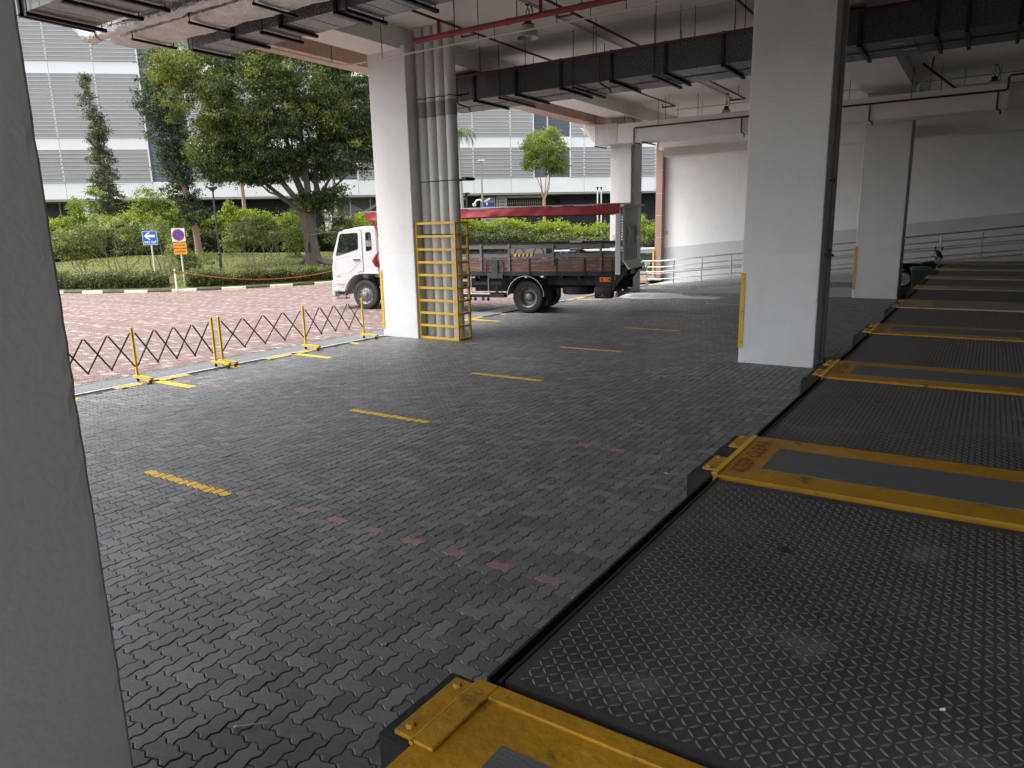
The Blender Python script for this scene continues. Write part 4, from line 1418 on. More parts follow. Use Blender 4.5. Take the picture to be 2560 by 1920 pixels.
# tread lugs, alternately turned
p = 0.0345
nx, ny = int((DX1 - DX0 - 0.1) / p), int((LW - 0.12) / p)
I, J = np.meshgrid(np.arange(nx), np.arange(ny), indexing='ij')
I, J = I.ravel(), J.ravel()
cx, cy = DX0 + 0.05 + I * p, -LW / 2 + 0.075 + J * p
sg = np.where((I + J) % 2 == 0, 1.0, -1.0)
Lh, Wh, Hh = 0.0195, 0.0055, 0.0034
base = np.array([(-Lh, 0, 0), (-Lh * 0.3, -Wh, 0), (Lh * 0.3, -Wh, 0), (Lh, 0, 0), (Lh * 0.3, Wh, 0), (-Lh * 0.3, Wh, 0), (-Lh * 0.55, 0, Hh), (Lh * 0.55, 0, Hh)])
c45 = math.sqrt(0.5)
LV = np.zeros((len(I), 8, 3))
LV[:, :, 0] = cx[:, None] + c45 * base[None, :, 0] - sg[:, None] * c45 * base[None, :, 1]
LV[:, :, 1] = cy[:, None] + sg[:, None] * c45 * base[None, :, 0] + c45 * base[None, :, 1]
LV[:, :, 2] = base[None, :, 2] - 0.012
keep = np.ones(len(I), bool)
LV = LV[keep]
o = np.arange(len(LV))[:, None] * 8
qf = np.concatenate([o + np.array([1, 2, 7, 6]), o + np.array([4, 5, 6, 7])])
tf = np.concatenate([o + np.array([0, 1, 6]), o + np.array([0, 6, 5]), o + np.array([2, 3, 7]), o + np.array([3, 4, 7])])
mesh_np('tread_lugs', LV.reshape(-1, 3), [qf, tf], ['lug'], None, None, lv, kind='stuff')
hol = MB()
for hx, hy, r_ in ((0.60, 0.345, 0.030), (0.455, 0.30, 0.011)):
    hol.lathe([(r_, -0.0095), (0.0, -0.0095)], 16, 'z', (hx, hy, 0))
    hol.lathe([(r_ + 0.004, -0.012), (r_ + 0.002, -0.0090), (r_, -0.0092)], 16, 'z', (hx, hy, 0))
hol.build('lifting_hole', 'black', lv)
where = ['tread plate dock leveller beyond the first KEEP CLEAR strip', 'tread plate dock leveller beyond the second KEEP CLEAR strip, below the big column',
         'tread plate dock leveller right of the big column base, fourth along the dock', 'tread plate dock leveller beyond the widest grey strip',
         'sixth tread plate dock leveller from the front', 'seventh tread plate dock leveller from the front, near the green bin', 'last tread plate dock leveller, at the far end below the railing']
for k in range(1, 8):
    c = copy_tree(lv)
    a, b = gaps[k]
    mid = (a + b) / 2
    c.location = (ex(mid), mid, DZ)
    c.scale = (1, (b - a) / (LW + 0.005), 1)
    c['label'] = where[k - 1]
    if k > 1:
        for ch in list(c.children):
            if ch.name.startswith('lifting_hole'):
                bpy.data.objects.remove(ch)
# end of the dock
MB().box((ex(29.5), 29.5, -0.05), (6.5, 29.75, DZ)).build('dock_end', 'conc_dark', dock)


def bumper(label, y0, y1, x, far=False):
    t = thing('dock_bumper', label, 'bumper', (x, (y0 + y1) / 2, DZ), -0.0068, 'rubber bumpers along the dock edge')
    d = y1 - y0
    bm = bmesh.new()
    bmesh.ops.create_cube(bm, size=1)
    for q in bm.verts:
        q.co = Vector((q.co.x * 0.19 - 0.097, q.co.y * (d + 0.04), q.co.z * 0.55 - 0.287))
    bmesh.ops.bevel(bm, geom=[e for e in bm.edges if abs(e.verts[0].co.x - e.verts[1].co.x) < 0.01 and e.verts[0].co.x < -0.1], offset=0.07, segments=4, affect='EDGES')
    MB().bm(bm).build('rubber_block', 'rubber', t, smooth=True)
    MB().cbox((-0.085, -d / 2 + 0.006, -0.014), (-0.004, d / 2 - 0.006, 0.002), 0.004).build('cap_plate', 'dock_y' if not far else 'dock_y2', t)
    for q in (-0.36, 0.36):
        bo = MB()
        bo.lathe([(0.0, 0.012), (0.010, 0.0115), (0.014, 0.006), (0.016, 0.002), (0.026, 0.0018)], 12, 'z', (-0.052, q * d, 0))
        bo.build('bolt', 'dock_y' if not far else 'dock_y2', t, smooth=True)
    return t


ordn = ['first', 'second', 'third', 'fourth', 'fifth', 'sixth', 'seventh', 'eighth', 'ninth']
for k, (ya, yb) in enumerate(strips):
    if k == 0:
        bumper('rubber dock bumper with two bolts on its yellow cap, in the near foreground', 1.335, 1.648, ex(1.5))
        continue
    w = 0.27 * (yb - ya) / 0.9
    pl_ = 'KEEP CLEAR strip' if k < 4 else 'faded strip'
    bumper(f'nearer rubber bumper of the {ordn[k - 1] if k < 4 else ordn[k - 4]} {pl_} along the dock', ya + 0.075, ya + 0.075 + w, ex(ya), k > 3)
    bumper(f'farther rubber bumper of the {ordn[k - 1] if k < 4 else ordn[k - 4]} {pl_} along the dock', yb - 0.04 - w, yb - 0.04, ex(yb), k > 3)


# ------------------------------------------------------------------ folding barriers at the mouth of the bay
def barrier(label, posts, cells):
    t = thing('folding_barrier', label, 'barrier', (-12.7, 0, 0), 0, 'yellow folding barriers across the bay mouth')
    for y in posts:
        MB().cbox((-0.02, y - 0.02, 0.10), (0.02, y + 0.02, 1.0), 0.004).build('post', 'barrier_y', t)
        f_ = MB().cbox((-0.10, y - 0.03, 0.075), (0.46, y + 0.03, 0.125), 0.004).build('foot', 'barrier_y', t)
        for wx in (0.0, 0.40):
            MB().lathe([(0.0, -0.012), (0.030, -0.012), (0.034, 0), (0.030, 0.012), (0.0, 0.012)], 12, 'y', (wx, y, 0.034)).build('wheel', 'rubber', t, smooth=True)
            MB().box((wx - 0.012, y - 0.02, 0.035), (wx + 0.012, y - 0.014, 0.08)).box((wx - 0.012, y + 0.014, 0.035), (wx + 0.012, y + 0.02, 0.08)).build('castor_fork', 'black_steel', f_)
    for ya, yb, n in cells:
        for i in range(n):
            a, b = ya + (yb - ya) * i / n, ya + (yb - ya) * (i + 1) / n
            MB().bar((0.022, a, 0.90), (0.022, b, 0.29), 0.028, 0.007, 0, (1, 0, 0)).build('lattice_bar', 'barrier_bar', t)
            MB().bar((-0.022, a, 0.29), (-0.022, b, 0.90), 0.028, 0.007, 0, (1, 0, 0)).build('lattice_bar', 'barrier_bar', t)
            MB().tube([(-0.03, (a + b) / 2, 0.595), (0.03, (a + b) / 2, 0.595)], 0.008, 6).build('pivot', 'black_steel', t)
    return t


barrier('left folding barrier, partly hidden by the nearest column', (5.22, 6.93, 8.54), ((5.27, 6.90, 4), (6.97, 8.49, 4)))
barrier('right folding barrier, reaching to the white column with the caged pipes', (8.70, 10.85, 12.70), ((8.74, 10.80, 4), (10.90, 12.66, 4)))

# ------------------------------------------------------------------ the lorry (local x runs from the front axle to the tail, y away from the viewer, z up)
trk = thing('lorry', 'white cab lorry with open wooden sides and a red canopy, tail towards the ramp', 'lorry', (-17.59, 17.79, 0), math.atan2(0.18866, 0.98204))


def fillet_poly(pts, r=0.04, n=3):
    out = []
    k = len(pts)
    for i in range(k):
        a, p, b = Vector(pts[i - 1]), Vector(pts[i]), Vector(pts[(i + 1) % k])
        la, lb = (a - p).length, (b - p).length
        q = min(r, la * 0.45, lb * 0.45)
        s, e = p + (a - p).normalized() * q, p + (b - p).normalized() * q
        for j in range(n + 1):
            u = j / n
            out.append(tuple(s * (1 - u) ** 2 + p * 2 * u * (1 - u) + e * u * u))
    return out


def panel_with_holes(outer, holes, y, th=0.0, mi=0):
    """flat panel in the xz plane with openings"""
    bm = bmesh.new()
    edges = []
    for loop in [outer] + holes:
        vs = [bm.verts.new((a, y, b)) for a, b in loop]
        edges += [bm.edges.new((vs[i], vs[(i + 1) % len(vs)])) for i in range(len(vs))]
    bmesh.ops.triangle_fill(bm, use_beauty=True, use_dissolve=False, edges=edges)
    if th:
        r_ = bmesh.ops.extrude_face_region(bm, geom=bm.faces[:])
        bmesh.ops.translate(bm, verts=[v for v in r_['geom'] if isinstance(v, bmesh.types.BMVert)], vec=(0, th, 0))
    return bm


YN, YF = -0.04, 2.02          # near and far side of the cab
body = [(-1.26, 0.62), (-1.295, 1.0), (-1.29, 1.44), (-1.205, 1.80), (-1.06, 2.20), (-0.92, 2.56), (-0.72, 2.67), (-0.14, 2.755), (0.31, 2.785), (0.56, 2.75), (0.62, 2.62), (0.64, 1.27),
        (0.60, 1.20), (0.30, 1.20), (-0.12, 1.20), (-0.36, 1.14), (-0.54, 1.00), (-0.68, 0.80), (-0.75, 0.62)]
body_in = [tuple(v) for v in inset(np.array(body)[::-1], 0.055)[::-1]]
win = fillet_poly([(-1.055, 1.84), (-0.835, 2.545), (-0.11, 2.575), (-0.13, 2.02), (-1.0, 1.80)], 0.06)
win_big = fillet_poly([(-1.09, 1.80), (-0.86, 2.585), (-0.07, 2.62), (-0.08, 1.97), (-1.03, 1.75)], 0.06)
qwin = fillet_poly([(0.16, 1.95), (0.175, 2.585), (0.385, 2.585), (0.395, 2.02), (0.33, 1.98)], 0.05)
m = MB()
for side, y in ((0, YN), (1, YF)):
    m.bm(panel_with_holes(body_in, [win_big, qwin], y))
    yo = y + (0.055 if side == 0 else -0.055)
    n = len(body)
    m.add([(a, y, b) for a, b in body_in] + [(a, yo, b) for a, b in body], [(i, (i + 1) % n, n + (i + 1) % n, n + i) for i in range(n)])
n = len(body)
skip = {3, 4}                 # windscreen opening
vs = [(a, YN + 0.055, b) for a, b in body] + [(a, YF - 0.055, b) for a, b in body]
m.add(vs, [(i, (i + 1) % n, n + (i + 1) % n, n + i) for i in range(n) if i not in skip])
for i in skip:
    a, b = body[i], body[i + 1]
    for y0, y1 in ((YN + 0.055, YN + 0.14), (YF - 0.14, YF - 0.055)):
        m.add([(a[0], y0, a[1]), (b[0], y0, b[1]), (b[0], y1, b[1]), (a[0], y1, a[1])], [(0, 1, 2, 3)])
cab = m.build('cab', 'white_paint', trk, smooth=True)
gl = MB()
for i in (3, 4):
    a, b = body[i], body[i + 1]
    gl.add([(a[0] + 0.01, YN + 0.14, a[1]), (b[0] + 0.01, YN + 0.14, b[1]), (b[0] + 0.01, YF - 0.14, b[1]), (a[0] + 0.01, YF - 0.14, a[1])], [(0, 1, 2, 3)])
gl.build('windscreen', 'glass', cab)
# doors, with their own windows and handles
door_o = fillet_poly([(-1.185, 1.30), (-1.19, 1.80), (-1.02, 2.22), (-0.88, 2.61), (-0.72, 2.645), (0.015, 2.665), (0.015, 1.28), (-0.17, 1.28), (-0.52, 1.02), (-0.66, 0.86), (-1.17, 0.86)], 0.05)
for y, th, nm in ((YN - 0.006, -0.012, 0), (YF + 0.006, 0.012, 1)):
    dr = MB().bm(panel_with_holes(door_o, [win], y, th)).build('door', 'white_paint', trk)
    sgn = -1 if nm == 0 else 1
    big = [tuple(v) for v in inset(np.array(door_o)[::-1], -0.011)[::-1]]
    MB().bm(panel_with_holes(big, [win_big], y + sgn * -0.0035)).build('door_gap', 'black', cab)
    MB().prism(win, y + sgn * 0.004 - 0.002, y + sgn * 0.004 + 0.002, 'xz').build('window', 'glass', dr)
    fr = MB()
    inner = [tuple(v) for v in inset(np.array(win)[::-1], 0.022)[::-1]]
    k = len(win)
    yy = y + sgn * 0.0145
    fr.add([(a, yy, b) for a, b in win] + [(a, yy - sgn * 0.006, b) for a, b in inner], [(i, (i + 1) % k, k + (i + 1) % k, k + i) for i in range(k)])
    fr.build('window_seal', 'black', dr, fix=False)
    # swage line pressed into the door skin, shown as a raised bead
    MB().tube([(-1.10, y + sgn * 0.012, 1.26), (-1.10, y + sgn * 0.012, 1.66), (-0.98, y + sgn * 0.012, 1.75), (-0.25, y + sgn * 0.012, 1.87)], 0.007, 6).tube([(-1.0, y + sgn * 0.012, 1.22), (-0.62, y + sgn * 0.012, 1.23), (-0.08, y + sgn * 0.012, 1.62)], 0.009, 6).build('pressed_bead', 'white_paint', dr, smooth=True)
    MB().cbox((-0.345, y + sgn * 0.012, 1.655), (-0.075, y + sgn * 0.05, 1.70), 0.015).build('handle', 'black', dr, smooth=True)
for y, sgn in ((YN - 0.004, -1), (YF + 0.004, 1)):
    q = MB().prism(qwin, y - 0.002, y + 0.002, 'xz').build('quarter_window', 'glass', cab)
    inner = [tuple(v) for v in inset(np.array(qwin)[::-1], 0.02)[::-1]]
    k = len(qwin)
    MB().add([(a, y + sgn * 0.005, b) for a, b in qwin] + [(a, y + sgn * 0.003, b) for a, b in inner], [(i, (i + 1) % k, k + (i + 1) % k, k + i) for i in range(k)]).build('window_seal', 'black', cab, fix=False)
# wheel arch lip, step, bumper, lamps
arch = MB()
ap = [(-0.80, 0.62), (-0.72, 0.82), (-0.57, 1.02), (-0.38, 1.17), (-0.12, 1.235), (0.64, 1.235)]
for y0, y1 in ((YN - 0.03, YN + 0.30), (YF - 0.30, YF + 0.03)):
    for (a, b), (c, d) in zip(ap[:-1], ap[1:]):
        arch.bar((a, (y0 + y1) / 2, b), (c, (y0 + y1) / 2, d), y1 - y0, 0.045)
arch.build('wheel_arch', 'white_paint', trk)
fl = MB()
fl.cbox((-1.32, YN - 0.01, 0.42), (-1.20, YF + 0.01, 0.98), 0.04)
fl.cbox((-1.30, YN - 0.015, 0.60), (-0.80, YN + 0.10, 0.70), 0.02).cbox((-1.30, YF - 0.10, 0.60), (-0.80, YF + 0.015, 0.70), 0.02)
fl.build('bumper', 'white_paint', trk)
MB().cbox((-1.22, YN + 0.0, 0.70), (-0.80, YN + 0.08, 0.92), 0.02).build('corner_panel', 'tail_grey', trk)
stp = MB().cbox((-1.20, YN - 0.01, 0.34), (-0.76, YN + 0.22, 0.385), 0.01).cbox((-1.15, YN + 0.02, 0.38), (-1.10, YN + 0.06, 0.62), 0.01).cbox((-0.82, YN + 0.02, 0.38), (-0.78, YN + 0.06, 0.62), 0.01).cbox((-1.18, YN + 0.04, 0.46), (-0.80, YN + 0.2, 0.50), 0.01)
stp.build('step', 'trim_grey', trk)
MB().cbox((-1.06, YN - 0.022, 1.095), (-0.91, YN - 0.004, 1.15), 0.008).build('indicator', 'lens_amber', trk)
MB().cbox((-1.08, YN - 0.02, 0.635), (-0.95, YN - 0.01, 0.665), 0.004).build('reflector', 'lens_red', trk)
MB().cbox((-1.33, YN + 0.10, 0.70), (-1.29, YN + 0.50, 0.88), 0.02).cbox((-1.33, YF - 0.50, 0.70), (-1.29, YF - 0.10, 0.88), 0.02).build('headlight', 'film', trk)
mr = MB()
mr.tube([(-1.0, YN + 0.05, 2.62), (-1.45, YN + 0.02, 2.60), (-2.05, YN + 0.0, 2.52), (-2.12, YN, 2.44), (-2.10, YN, 1.92), (-2.04, YN, 1.84), (-1.45, YN + 0.02, 1.68), (-1.24, YN + 0.04, 1.68)], 0.016, 8)
mr.build('mirror_arm', 'black_steel', trk, smooth=True)
MB().cbox((-2.18, YN - 0.10, 1.93), (-2.11, YN + 0.09, 2.30), 0.03).build('mirror', 'black', trk, smooth=True)
inn = MB()
inn.cbox((-0.55, 0.2, 1.25), (-0.05, 0.8, 1.55), 0.05).cbox((-0.08, 0.2, 1.45), (0.06, 0.8, 2.1), 0.05).cbox((-0.55, 1.2, 1.25), (-0.05, 1.8, 1.55), 0.05).cbox((-0.08, 1.2, 1.45), (0.06, 1.8, 2.1), 0.05)
inn.box((-1.2, 0.05, 1.0), (-0.9, 1.93, 1.62))
inn.build('seat', 'skin_dark', cab)
st_ = MB()
pts = [(-0.78 + 0.08 * math.sin(a), 1.62 + 0.21 * math.cos(a), 1.85 + 0.19 * math.sin(a)) for a in np.linspace(0, 6.2832, 17)]
st_.tube(pts, 0.016, 6)
st_.build('steering_wheel', 'black', cab, smooth=True)
MB().cbox((-0.92, 0.15, 1.70), (-0.75, 0.7, 1.76), 0.02).cbox((-0.95, 0.9, 1.66), (-0.8, 1.3, 1.73), 0.02).build('papers', 'sign_white', cab)
MB().tube([(-0.85, 1.35, 2.12), (-0.2, 1.38, 2.15), (0.42, 1.4, 2.14)], 0.17, 14).build('bedroll', 'sign_white', cab, smooth=True)
MB().cbox((-0.7, 1.1, 1.62), (-0.3, 1.5, 1.9), 0.06).cbox((-0.25, 1.15, 1.62), (0.05, 1.5, 1.84), 0.06).build('plastic_bag', 'film', cab, smooth=True)
# back wall of the cab
MB().box((0.585, YN + 0.06, 1.25), (0.60, YF - 0.06, 1.9)).build('rear_wall', 'trim_grey', cab)


def wheel(x, yc, out, dual=False, name='wheel'):
    """out = -1 when the outer face looks at the viewer"""
    tw = thing_part(name, trk, (x, yc, 0.5))
    prof = [(0.30, -0.10), (0.37, -0.125), (0.46, -0.125), (0.49, -0.105), (0.50, -0.085), (0.50, 0.085), (0.49, 0.105), (0.46, 0.125), (0.37, 0.125), (0.30, 0.10)]
    ty = MB().lathe(prof, 40, 'y')
    for gy_ in (-0.05, 0.0, 0.05):
        ty.lathe([(0.5015, gy_ - 0.006), (0.5015, gy_ + 0.006)], 40, 'y', mi=1)
    ty.build('tyre', ['tyre', 'black'], tw, smooth=True)
    d = out
    rm = MB()
    if not dual:
        rm.lathe([(0.30, d * 0.115), (0.315, d * 0.125), (0.30, d * 0.10), (0.275, d * 0.055), (0.235, d * 0.05), (0.20, d * 0.085), (0.12, d * 0.10), (0.10, d * 0.10), (0.10, d * 0.15), (0.07, d * 0.165), (0.0, d * 0.165)], 32, 'y')
    else:
        rm.lathe([(0.30, d * 0.115), (0.315, d * 0.125), (0.30, d * 0.105), (0.265, d * 0.05), (0.245, -d * 0.085), (0.15, -d * 0.09), (0.14, -d * 0.03), (0.105, d * 0.03), (0.09, d * 0.04), (0.0, d * 0.04)], 32, 'y')
    rm.build('rim', 'rim', tw, smooth=True)
    nu = MB()
    for k in range(10):
        a = k * 0.6283
        rr_ = 0.165 if not dual else 0.20
        yy = d * 0.09 if not dual else -d * 0.088
        nu.lathe([(0.0, yy + d * 0.035), (0.016, yy + d * 0.03), (0.018, yy)], 6, 'y', (rr_ * math.cos(a), 0, rr_ * math.sin(a)))
    nu.build('wheel_nuts', 'trim_grey', tw, kind='stuff')
    ho = MB()
    for k in range(10):
        a = k * 0.6283 + 0.31
        if not dual:
            ho.lathe([(0.022, d * 0.0605), (0.0, d * 0.061)], 10, 'y', (0.245 * math.cos(a), 0, 0.245 * math.sin(a)))
    if ho.v:
        ho.build('hand_holes', 'black', tw, kind='stuff', fix=False)
    return tw


def thing_part(name, parent, loc):
    o = link(name, None, parent)
    o.empty_display_size = 0.1
    o.location = loc
    return o


wheel(0.0, 0.125, -1)
wheel(0.0, 1.84, 1)
wheel(5.937, 0.125, -1, True)
wheel(5.937, 0.42, -1, True)
wheel(5.937, 1.76, 1, True)
wheel(5.937, 1.465, 1, True)
ch = MB()
for y in (0.68, 1.48):
    ch.box((-0.9, y, 0.72), (8.9, y + 0.08, 0.98))
for x in (1.2, 2.4, 3.6, 4.8, 6.9, 8.2):
    ch.box((x, 0.70, 0.78), (x + 0.1, 1.5, 0.92))
ch.cbox((5.75, 0.35, 0.38), (6.12, 1.65, 0.62), 0.1).cbox((-0.14, 0.3, 0.42), (0.14, 1.7, 0.62), 0.06)
ch.box((0.70, 0.3, 0.55), (1.4, 1.7, 1.15)).box((6.5, 0.3, 0.86), (8.6, 1.6, 1.16)).box((3.9, 0.55, 0.62), (5.2, 1.7, 1.1))
ch.build('chassis', 'truck_black', trk)
tank = MB().cbox((1.55, 0.05, 0.55), (2.7, 0.60, 1.02), 0.08)
tank.build('fuel_tank', 'truck_black', trk, smooth=True)
MB().cbox((2.95, 0.04, 0.88), (3.96, 0.5, 1.05), 0.02).build('tool_box', 'tail_grey', trk)
# side guard under the body
sg_ = MB()
sg_.box((3.4, -0.03, 0.87), (5.1, 0.01, 0.97)).box((4.86, -0.02, 0.5), (4.94, 0.03, 0.9)).box((4.5, 0.02, 0.55), (5.3, 0.06, 0.63)).bar((5.02, 0.0, 0.85), (5.12, 0.0, 0.52), 0.02, 0.02)
sg_.build('side_guard', 'black_steel', trk)
tr_ = MB()
tr_.box((2.8, -0.10, 0.48), (5.18, 0.20, 0.585))
tr_.build('trolley_carrier', 'black_steel', trk)
# platform trolleys carried under the body
for k, x in enumerate((3.36, 4.05)):
    t = thing('platform_trolley', ['silver platform trolley stowed under the lorry, nearer the yellow cage', 'silver platform trolley stowed under the lorry, nearer the rear wheel'][k], 'trolley',
              tuple(trk.matrix_basis @ Vector((x, -0.14, 0.585))) if False else (0, 0, 0))
    Mx = Matrix.Translation((-17.59, 17.79, 0)) @ Matrix.Rotation(math.atan2(0.18866, 0.98204), 4, 'Z')
    t.location = Mx @ Vector((x, -0.06, 0.585))
    t.rotation_euler = (0, 0, math.atan2(0.18866, 0.98204))
    MB().tube([(0.0, 0, 0.02), (0.0, 0, 0.68), (0.05, 0, 0.745), (0.10, 0, 0.76), (0.50, 0, 0.76), (0.55, 0, 0.745), (0.60, 0, 0.68), (0.60, 0, 0.02)], 0.016, 8).build('handle', 'chrome', t, smooth=True)
    MB().cbox((-0.03, -0.02, 0.0), (0.03, 0.02, 0.09), 0.008).cbox((0.57, -0.02, 0.0), (0.63, 0.02, 0.09), 0.008).build('socket', 'guard_y', t)
    MB().cbox((-0.08, -0.05, -0.01), (0.66, 0.24, 0.02), 0.01).build('platform', 'chrome', t)
    for wx in (-0.02, 0.15, 0.42, 0.6):
        MB().lathe([(0.0, -0.015), (0.05, -0.015), (0.055, 0.0), (0.05, 0.015), (0.0, 0.015)], 12, 'y', (wx, -0.06, -0.16)).box((wx - 0.02, -0.085, -0.16), (wx + 0.02, -0.04, -0.06)).build('castor', 'rubber', t)

# load bed
BN, BF = -0.10, 1.80
bed = MB()
bed.box((0.80, BN + 0.02, 1.17), (8.84, BF - 0.02, 1.27))
bed.build('bed_floor', 'truck_black', trk)
cr_ = MB()
for x in np.arange(1.0, 8.8, 0.55):
    cr_.box((x, BN + 0.03, 1.08), (x + 0.07, BF - 0.03, 1.17))
cr_.build('cross_bearer', 'truck_black', trk)
MB().box((0.80, BN - 0.012, 1.165), (8.86, BN + 0.02, 1.275)).box((0.80, BF - 0.02, 1.165), (8.86, BF + 0.012, 1.275)).build('bed_edge', 'truck_black', trk)
posts = [1.0, 1.9, 2.8, 3.66, 6.06, 6.93, 7.81, 8.66]
for s_, y in ((-1, BN), (1, BF)):
    edges_ = [0.82] + posts[:4] + ([4.85] if s_ < 0 else []) + posts[4:] + [8.84]
    for a, b in zip(edges_[:-1], edges_[1:]):
        for zz in (1.29, 1.42, 1.55):
            MB().box((a + 0.02, y - 0.012, zz), (b - 0.02, y + 0.012, zz + 0.124)).build('side_board', 'board', trk)
    for x in posts:
        MB().cbox((x - 0.02, y - s_ * -0.028 - 0.006, 1.22), (x + 0.02, y + s_ * 0.028 + 0.006, 1.685), 0.004).build('board_post', 'black_steel', trk)
        MB().cbox((x - 0.06, y + s_ * 0.012, 1.20), (x + 0.06, y + s_ * 0.05, 1.235), 0.01).build('hinge', 'black_steel', trk)
    MB().box((0.82, y - 0.016, 1.672), (8.84, y + 0.016, 1.688)).build('board_cap', 'trim_grey', trk)
    # slatted upper rails on stakes
    for za, zb, mm_ in ((1.985, 2.105, 'rail_wood'), (1.71, 1.83, 'rail_wood')):
        MB().box((0.9, y - 0.014, za), (8.72, y + 0.014, zb)).build('upper_rail', mm_, trk)
    MB().box((0.9, y - 0.022, 2.105), (8.74, y + 0.022, 2.15)).build('top_rail', 'black_steel', trk)
    for x in (1.6, 3.0, 4.45, 5.40, 6.83, 8.31):
        zl = 1.30 if x != 6.83 else 1.50
        MB().cbox((x - 0.035, y + s_ * 0.016, zl), (x + 0.035, y + s_ * 0.05, 2.12), 0.004).build('stake', 'rail_wood', trk)
        MB().cbox((x - 0.045, y + s_ * 0.012, 1.655), (x + 0.045, y + s_ * 0.058, 1.68), 0.003).build('stake_band', 'galv', trk)
# folded steps hung on the side
for x in (4.72, 5.10):
    MB().tube([(x - 0.10 if x < 5 else x + 0.10, BN - 0.05, 1.25), (x - 0.10 if x < 5 else x + 0.10, BN - 0.05, 1.55), (x - 0.05 if x < 5 else x + 0.05, BN - 0.05, 1.645), (x + (0.06 if x < 5 else -0.06), BN - 0.05, 1.665), (x + (0.13 if x < 5 else -0.13), BN - 0.05, 1.62)], 0.018, 8).build('grab_bar', 'trim_dark', trk, smooth=True)
MB().cbox((4.80, BN - 0.06, 1.08), (5.02, BN - 0.02, 1.66), 0.01).cbox((4.66, BN - 0.05, 1.08), (5.18, BN - 0.02, 1.24), 0.01).build('side_gate', 'trim_dark', trk)
# hazard striped board tied inside the rails
hz = MB()
for k in range(10):
    x = 5.55 + k * 0.066
    hz.add([(x, BN - 0.018, 1.745), (x + 0.066, BN - 0.018, 1.745), (x + 0.096, BN - 0.018, 1.835), (x + 0.03, BN - 0.018, 1.835)], [(0, 1, 2, 3)], k % 2)
hz.box((5.55, BN - 0.017, 1.745), (6.25, BN - 0.006, 1.835), 0)
hz.build('hazard_board', ['hazard_y', 'black'], trk)
# canopy: roof, front and rear frames, rolled red curtain
rf = MB()
rf.cbox((0.40, BN - 0.03, 3.19), (9.18, BF + 0.03, 3.235), 0.012)
rf.build('roof_sheet', 'post_white', trk)
MB().cbox((0.30, BN - 0.05, 3.215), (9.28, BN + 0.03, 3.245), 0.008).build('roof_rail', 'galv', trk)
tp_ = MB()
for s_, y in ((-1, BN), (1, BF)):
    nx_ = 90
    rr = random.Random(5 + s_)
    ph = [rr.uniform(0, 6.28) for _ in range(6)]
    vs, fs = [], []
    zs = [3.215, 3.15, 3.08, 3.01, 2.955]
    for i in range(nx_ + 1):
        x = 0.30 + 8.56 * i / nx_
        for j, z in enumerate(zs):
            w = 0.012 * math.sin(x * 2.1 + ph[0] + j * 0.8) + 0.010 * math.sin(x * 5.3 + ph[1] - j * 0.6) + 0.006 * math.sin(x * 11 + ph[2] + j)
            sag = 0.010 * math.sin(x * 1.3 + ph[3]) if j == 4 else 0
            vs.append((x, y + s_ * (0.035 + (0.02 * j / 4) + w), z + sag))
        if i:
            n = len(zs)
            fs += [((i - 1) * n + j, (i - 1) * n + j + 1, i * n + j + 1, i * n + j) for j in range(n - 1)]
    MB().add(vs, fs).build('curtain', 'red_tarp', trk, smooth=True, fix=False)
# gathered ends of the curtain hanging at the front corner
for y in (BN - 0.02, BF + 0.02):
    gt = MB()
    gt.tube([(0.44, y, 2.99), (0.58, y + 0.02, 2.86), (0.72, y, 2.62), (0.78, y + 0.01, 2.2), (0.74, y, 1.95)], [0.035, 0.04, 0.04, 0.03, 0.02], 9)
    gt.tube([(0.74, y, 1.96), (0.62, y - 0.05, 1.80), (0.56, y - 0.05, 1.66), (0.64, y - 0.03, 1.50), (0.74, y, 1.44)], [0.02, 0.05, 0.09, 0.08, 0.03], 9)
    gt.build('curtain_bundle', 'red_tarp', trk, smooth=True)
fm = MB()
for y in (BN + 0.01, BF - 0.01):
    fm.cbox((0.80, y - 0.04, 1.2), (0.92, y + 0.04, 3.19), 0.01)
fm.box((0.82, BN + 0.05, 1.25), (0.86, BF - 0.05, 3.0))
fm.build('front_frame', 'tail_grey', trk)
fm = MB()
for y in (BN + 0.01, BF - 0.01):
    fm.cbox((8.74, y - 0.05, 1.20), (8.90, y + 0.05, 3.20), 0.012)
fm.cbox((8.74, BN, 3.05), (8.90, BF, 3.20), 0.012)
fm.build('rear_frame', 'post_white', trk)
strap = MB()
for k in range(16):
    z = 1.75 + k * 0.08
    strap.cbox((8.905, BN - 0.03, z), (8.935, BN + 0.02, z + 0.045), 0.004)
strap.build('rack_teeth', 'trim_grey', trk, kind='stuff')
# folded tail lift: upright platform, its flap and the arms below
tl_ = MB()
tl_.cbox((8.925, BN + 0.06, 1.56), (8.985, BF - 0.06, 3.12), 0.012)
tl_.build('tail_lift_platform', 'tail_grey', trk)
rbm = MB()
for k in range(7):
    v = BN + 0.12 + k * 0.26
    rbm.cbox((8.985, v, 1.62), (8.992, v + 0.012, 2.62), 0.002)
rbm.box((8.985, BN + 0.08, 2.64), (8.991, BF - 0.08, 2.652))
rbm.build('platform_seam', 'trim_grey', trk, kind='stuff')
fr_ = MB()
fr_.prism([(8.955, 1.60), (9.00, 1.60), (9.17, 1.37), (9.13, 1.35)], BN - 0.01, BF - 0.04, 'xz')
fr_.build('warning_plate', 'post_white', trk)
for v in (BN + 0.35, BF - 0.45):
    MB().tube([(9.0, v, 2.60), (9.03, v + 0.03, 2.45), (9.01, v, 2.2), (9.02, v + 0.05, 2.1)], [0.05, 0.045, 0.06, 0.02], 6).build('tie_strap', 'film', trk, smooth=True)
